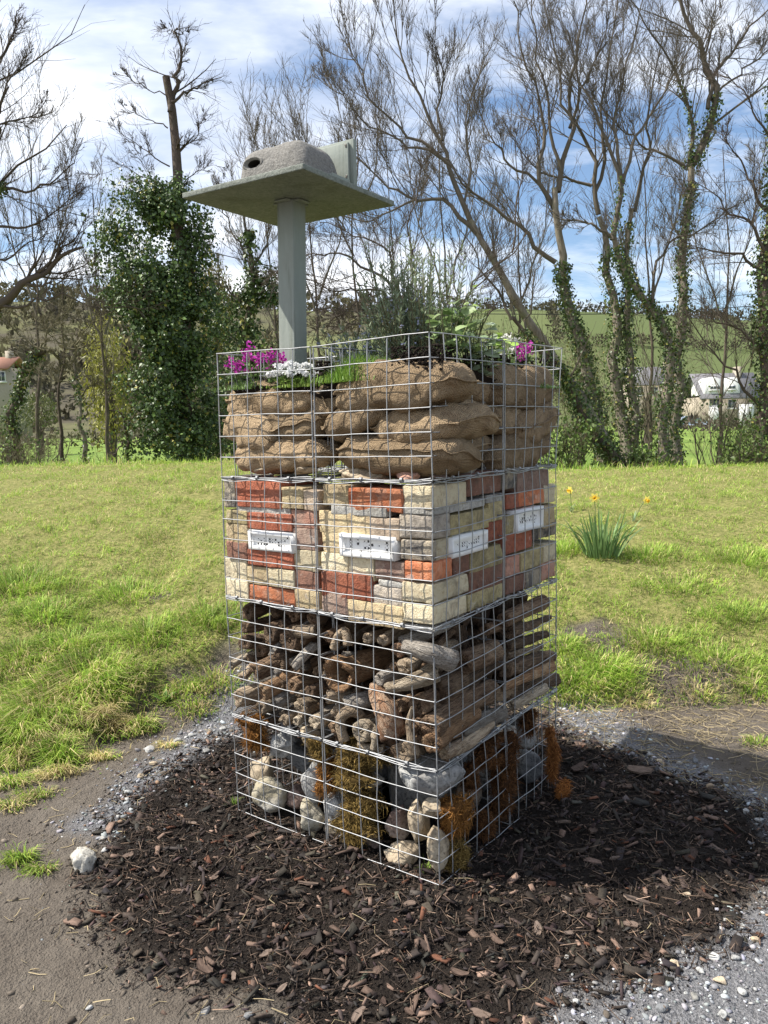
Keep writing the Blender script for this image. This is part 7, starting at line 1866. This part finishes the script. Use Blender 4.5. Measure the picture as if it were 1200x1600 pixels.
# parked car by the white house
car_m = NT('car_paint', .25, .6); car_m.base((.33, .40, .52)); car_m = car_m.m; tyre = NT('tyre', .9, .2); tyre.base((.02, .02, .02)); tyre = tyre.m
cc0 = at_y(1075, 655, 98.0); cb = hpt(cc0[0], 98.0)
car = empty('parked_car', (cc0[0], 98.0, cb)); off = np.array(car.location)
prof = np.array([(-2.0, .35), (-2.05, .75), (-1.9, .95), (-1.1, 1.05), (-.6, 1.48), (.7, 1.5), (1.35, 1.05), (1.95, .9), (2.05, .6), (2.0, .35)])
def extr(pf, y0, y1, name, mat, par):
    n = len(pf); V = [(off[0] + x, off[1] + y, off[2] + z) for y in (y0, y1) for x, z in pf]; m = MB()
    m.add(np.array(V), [np.array([[i, (i + 1) % n, n + (i + 1) % n, n + i] for i in range(n)]), np.array([list(range(n))]), np.array([list(range(2 * n - 1, n - 1, -1))])]); return m.obj(name, mat, par, False, off)
extr(prof, -.85, .85, 'body', car_m, car)
extr(np.array([(-.95, 1.08), (-.55, 1.4), (-.02, 1.42), (-.02, 1.08)]), -.87, -.852, 'side_window', glass, car); extr(np.array([(.06, 1.08), (.06, 1.42), (.66, 1.42), (1.1, 1.08)]), -.87, -.852, 'side_window', glass, car)
for x in (-1.25, 1.25):
    t = np.arange(16) * 2 * math.pi / 16; extr(np.stack([x + .33 * np.cos(t), .33 + .33 * np.sin(t)], 1), -.9, -.68, 'wheel', tyre, car)
tag(car, 'pale blue car parked before the white house', 'car')
# overhead cables
cable_m = NT('cable_black', .6, .3); cable_m.base((.02, .02, .022)); cable_m = cable_m.m
def cable(pts, Y, r, label):
    P = resample(np.array([at_y(x, y, Y) for x, y in pts]), 40); m = MB(); m.add(*tubes(P[None], np.full((1, 40), r), 5)); o = m.obj('overhead_cable', cable_m, None, True)
    tag(o, label, 'cable', 'overhead cables')
cable([(-300, 230), (100, 330), (300, 386), (437, 419), (600, 452), (800, 480)], 22, .012, 'black overhead cable sloping down behind the post')
cable([(300, 470), (560, 487), (850, 491), (1000, 489), (1150, 480), (1500, 455)], 24, .012, 'black overhead cable crossing behind the right-hand trunks')
cable([(300, 476), (700, 486), (900, 481), (1150, 462), (1500, 425)], 25, .009, 'thinner upper overhead cable at right')
# ================================================================== SMALL THINGS ON THE GROUND
p = ground_at(133, 1352)
o = stone(None, p + ZU * .022, 0, 48, 50, ST['white'], seed=79, cut=12, rough=1.2)
tag(o, 'lone whitish stone lying on bare soil left of the mulch', 'stone')
# daffodils
daf_leaf = mat_col('daffodil_leaf', .5, .35, .25)
c = ground_at(940, 868); q = np.random.default_rng(66)
root = empty('daffodil_clump', c); tag(root, 'daffodil clump with long blue-green leaves on the right-hand grass', 'daffodil', 'daffodils on the bank')
n = 120; a = q.uniform(0, 6.283, n); r = np.sqrt(q.random(n)) * .10
K = 7; P = np.empty((n, K, 3)); P[:, 0] = c + np.stack([np.cos(a) * r * 1.1, np.sin(a) * r * .8, -.01 * np.ones(n)], 1)
H = q.uniform(.17, .36, n); d = nrm(np.stack([np.cos(a) * r * 4.2 + q.normal(0, .10, n), np.sin(a) * r * 3, np.ones(n)], 1)); bend = q.uniform(.02, .36, n)[:, None] * (q.random((n, 1)) < .7)
for i in range(1, K):
    P[:, i] = P[:, i - 1] + d * (H / (K - 1))[:, None]
    d = nrm(d + np.stack([np.cos(a), np.sin(a), -1.1 * np.ones(n)], 1) * bend * (i / K) ** 1.5 * 1.6)
sd = nrm(np.cross(P[:, -1] - P[:, 0] + [1e-3, 0, 0], q.normal(0, 1, (n, 3))))[:, None] * (np.array([1, 1, 1, .95, .85, .6, .1]) * .0048)[None, :, None]
V = np.stack([P - sd, P + sd], 2).reshape(-1, 3); i = np.arange(n * K * 2).reshape(n, K, 2)
F = np.stack([i[:, :-1, 0], i[:, :-1, 1], i[:, 1:, 1], i[:, 1:, 0]], -1).reshape(-1, 4)
m = MB(); m.add(V, F, np.repeat(cols(n, (.10, .19, .06), (.21, .32, .12), q, .2), K * 2, axis=0)); m.obj('leaves', daf_leaf, root, False, c)
YEL, YOR = ((.80, .64, .10), (.86, .76, .20)), (.82, .52, .05)
def daffodil(tip, base, root, off, q, face):
    st = resample(np.array([base, base * .4 + tip * .6 + [0, 0, .02], tip]), 8); m = MB(); m.add(*tubes(st[None], np.full((1, 8), .0024), 5), np.full((40, 3), (.10, .17, .06))); m.obj('stem', daf_leaf, root, True, off)
    f = nrm(np.array(face)); u = nrm(np.cross(f, ZU)); w = np.cross(u, f)
    a = np.arange(6) * math.pi / 3; D = nrm(np.cos(a)[:, None] * u + np.sin(a)[:, None] * w + f * .15)
    m = MB(); m.add(*leaf_faces(6, np.tile(tip, (6, 1)), D, np.tile(f, (6, 1)), np.full(6, .036), np.full(6, .021), cols(6, *YEL, q, .06), .12, .6)); fl = m.obj('flower', petal_mat, root, False, off)
    t = np.arange(12) * 2 * math.pi / 12; rg_ = [tip + f * h + (np.cos(t)[:, None] * u + np.sin(t)[:, None] * w) * r for h, r in ((0, .007), (.012, .009), (.022, .010), (.027, .014))]
    m = MB(); m.add(np.concatenate(rg_), np.concatenate([[[k * 12 + j, k * 12 + (j + 1) % 12, (k + 1) * 12 + (j + 1) % 12, (k + 1) * 12 + j] for j in range(12)] for k in range(3)]), np.tile(YOR, (48, 1))); m.obj('trumpet', petal_mat, fl, True, off)
daffodil(at_y(929, 778, c[1]), c + [-.03, 0, 0], root, c, q, (-.2, -.9, .1))
for (px, py, bx_, by_, lab, fc) in ((891, 766, 893, 800, 'single daffodil beside the tower mesh', (-.8, -.4, -.1)), (1010, 781, 990, 815, 'single leaning daffodil right of the clump', (.3, -.9, -.3))):
    b = ground_at(bx_, by_); r2 = empty('daffodil', b); tag(r2, lab, 'daffodil', 'daffodils on the bank')
    t_ = at_y(px, py, b[1]); daffodil(t_, b, r2, b, q, fc)
    mm_ = MB(); k = 7; mm_.add(*blades(k, np.tile(b, (k, 1)) + q.normal(0, .01, (k, 3)), q.uniform(.06, .12, k), np.full(k, .006), q.uniform(.2, .8, k), cols(k, (.10, .17, .08), (.18, .26, .14), q), q)); mm_.obj('leaves', daf_leaf, r2, False, b)
# broad-leaved weed on the dug edge
c = ground_at(258, 1100); root = empty('dock_weed', c); tag(root, 'broad-leaved green weed on the dug edge left of the tower', 'weed')
for k in range(9):
    a = k * .7 + .3; D = nrm(np.array([[math.cos(a), math.sin(a) * .7, .45 + .3 * (k % 3)]])); m = MB()
    m.add(*leaf_faces(1, c[None] + [[0, 0, .005]], D, np.array([[0, -.2, 1.]]), np.array([.05 + .02 * (k % 3)]), np.array([.022]), np.array([[.10 + .02 * (k % 2), .20, .03]]), .3, .4)); m.obj('leaf', leaf_mat, root, True, c)
for (px, py, lab, sd_) in ((366, 1258, 'grass sprig at the left foot of the tower', 1), (668, 1362, 'grass sprig at the foot of the front corner', 2)):
    c = ground_at(px, py); q2 = np.random.default_rng(sd_); k = 26; root = empty('grass_sprig', c); tag(root, lab, 'grass sprig')
    m = MB(); m.add(*blades(k, np.tile(c, (k, 1)) + q2.normal(0, .008, (k, 3)) * [1, 1, 0], q2.uniform(.02, .055, k), np.full(k, .003), q2.uniform(.2, 1, k), cols(k, (.12, .22, .03), (.24, .33, .06), q2), q2)); m.obj('blades', gmat, root, False, c)
# larger bark pieces lying on the mulch, each a thing of its own
bark_cols = [(.11, .074, .056), (.07, .048, .038), (.155, .112, .088), (.062, .04, .031), (.18, .135, .108)]
BM = []
for k, c_ in enumerate(bark_cols):
    t = NT('bark_piece', .85, .25); v = t.coord((.3, 1, 1)); n1 = t.noise(v, 160, 5, .65); t.base(t.mix(t.ramp(n1, [(.3, 0.0), (.7, 1.0)]), tuple(x * .55 for x in c_), tuple(x * 1.15 for x in c_))); t.bump(n1, .004, .8); BM.append(t.m)
q = np.random.default_rng(314)
BMESH = []
for k in range(14):
    nx_, ny_ = 7, 4; u, v = np.meshgrid(np.linspace(-1, 1, nx_), np.linspace(-1, 1, ny_), indexing='ij')
    L, W = q.uniform(.8, 1.2), q.uniform(.28, .6); taper = 1 - .55 * np.abs(u) ** q.uniform(1.5, 4)
    yy = v * W * taper + .14 * np.sin(u * 2 + q.uniform(0, 6)) + .06 * fbm2(u * 3 + k, v * 3, 1, 2, k); xx = u * L + .14 * fbm2(v * 3 + k, u, 2, 2, k + 5) * (np.abs(u) > .6)
    zz = -.10 * v ** 2 + .10 * fbm2(u * 2 + 3 * k, v * 2, 1, 3, k)
    top = np.stack([xx, yy, zz + .07], -1).reshape(-1, 3); bot = np.stack([xx * .97, yy * .95, zz - .07], -1).reshape(-1, 3); f = grid_faces(nx_, ny_); N_ = nx_ * ny_
    ids = np.arange(N_).reshape(nx_, ny_); rim = np.concatenate([ids[:, 0], ids[-1, 1:], ids[::-1, -1][1:], ids[0, ::-1][1:-1]]); rn = np.roll(rim, -1)
    BMESH.append((np.concatenate([top, bot]), [np.concatenate([f, f[:, ::-1] + N_, np.stack([rim, rn, rn + N_, rim + N_], -1)])]))
spots = [(395, 1308, 30), (246, 1330, 26), (482, 1385, 34), (530, 1392, 28), (570, 1410, 26), (405, 1408, 28), (287, 1498, 24), (335, 1372, 26), (483, 1490, 60), (440, 1548, 30), (320, 1515, 40), (510, 1520, 26), (300, 1540, 24), (852, 1408, 26), (840, 1455, 28),
         (718, 1525, 40), (700, 1555, 34), (985, 1450, 26), (930, 1412, 44), (1000, 1412, 66), (775, 1470, 36), (660, 1480, 30), (610, 1465, 28), (550, 1455, 26), (415, 1495, 26), (360, 1440, 24), (690, 1400, 24), (640, 1415, 28), (1080, 1340, 40), (960, 1345, 26),
         (980, 1230, 34), (905, 1200, 34), (1000, 1205, 50), (1060, 1270, 30), (880, 1290, 30), (930, 1300, 36), (1000, 1300, 30), (1120, 1330, 36), (1010, 1500, 26), (940, 1490, 36), (870, 1510, 28), (795, 1540, 30), (750, 1590, 34), (600, 1570, 30), (560, 1590, 36), (640, 1585, 24),
         (255, 1370, 22), (200, 1340, 26), (215, 1420, 22), (300, 1290, 22), (330, 1240, 22), (420, 1330, 24), (470, 1420, 22), (250, 1460, 24), (365, 1530, 22), (590, 1520, 26), (735, 1440, 26), (1040, 1380, 28), (1100, 1400, 30), (890, 1460, 24), (650, 1535, 28), (820, 1490, 30), (540, 1545, 22)]
BK = []
for k, (px, py, s) in enumerate(spots):
    g_ = ground_at(px, py); L = s * .85 * ((g_ - EYE) @ FWD) / FPX / 2
    V, F = BMESH[k % 14]; o = link('bark_piece', np_mesh('bark_piece', V * L, F, BM[k % 5], False)); o.location = [g_[0], g_[1], g_[2] + .007 + L * .05]
    o.rotation_euler = (q.normal(0, .18), q.normal(0, .18), q.uniform(0, 6.28)); BK.append((o, ('pinkish brown', 'brown', 'pale', 'dark reddish', 'light tan')[k % 5], 'mulch %s' % ('shaded by the tower' if (px > 780 and py < 1375) else 'left of the tower' if px < 360 and py < 1450 else 'in the left foreground' if px < 520 else 'in the middle foreground' if px < 760 else 'in the right foreground'), py))
def rank_labels(items, what, cat, group):
    seen = {}
    for it in sorted(items, key=lambda t: -t[3]): seen.setdefault((it[1], it[2]), []).append(it[0])
    for (c_, w_), os_ in seen.items():
        for j, o in enumerate(os_): tag(o, '%s %s on the %s' % (c_, what, w_) + ('' if len(os_) == 1 else ', %s nearest the viewer' % ORD[j]), cat, group)
rank_labels(BK, 'bark piece', 'bark piece', 'bark pieces on the mulch')
# bigger slate and quartz stones in the gravel
spots = [(233, 1173, 26), (240, 1195, 20), (277, 1160, 20), (262, 1205, 18), (340, 1160, 18), (300, 1150, 16), (220, 1215, 20), (200, 1240, 18), (322, 1175, 16), (290, 1190, 16), (350, 1140, 18), (1073, 1400, 16), (1037, 1507, 22), (1035, 1580, 26), (1115, 1500, 24), (1095, 1520, 20), (1125, 1535, 26), (1160, 1555, 22),
         (1085, 1560, 20), (1010, 1545, 18), (1150, 1500, 18), (1180, 1470, 18), (1130, 1590, 24), (975, 1585, 16), (900, 1570, 16), (930, 1540, 14), (1055, 1510, 22), (320, 1582, 24), (388, 1590, 22), (140, 1580, 14), (1015, 1180, 16), (1030, 1190, 16), (1055, 1224, 14), (1085, 1190, 18), (1165, 1270, 18), (1185, 1285, 16), (1110, 1230, 20), (1160, 1450, 16), (160, 1312, 16), (165, 1330, 18)]
GS = []
for k, (px, py, s) in enumerate(spots):
    g_ = ground_at(px, py)
    o = stone(None, g_ + ZU * .004, 0, s * .85, s * .45, ST[('grey', 'tan', 'grey', 'dark', 'grey')[k % 5]], seed=400 + k, cut=7)
    o.name = 'gravel_stone'; o.rotation_euler.z = q.uniform(0, 6.28)
    GS.append((o, ('grey', 'tan', 'grey', 'dark', 'grey')[k % 5], 'gravel %s' % ('left of the tower' if px < 500 and py < 1400 else 'at the bottom edge, left' if px < 500 else 'right of the tower' if py < 1300 else 'in the lower right corner'), py))
rank_labels(GS, 'loose stone', 'stone', 'larger stones in the gravel')
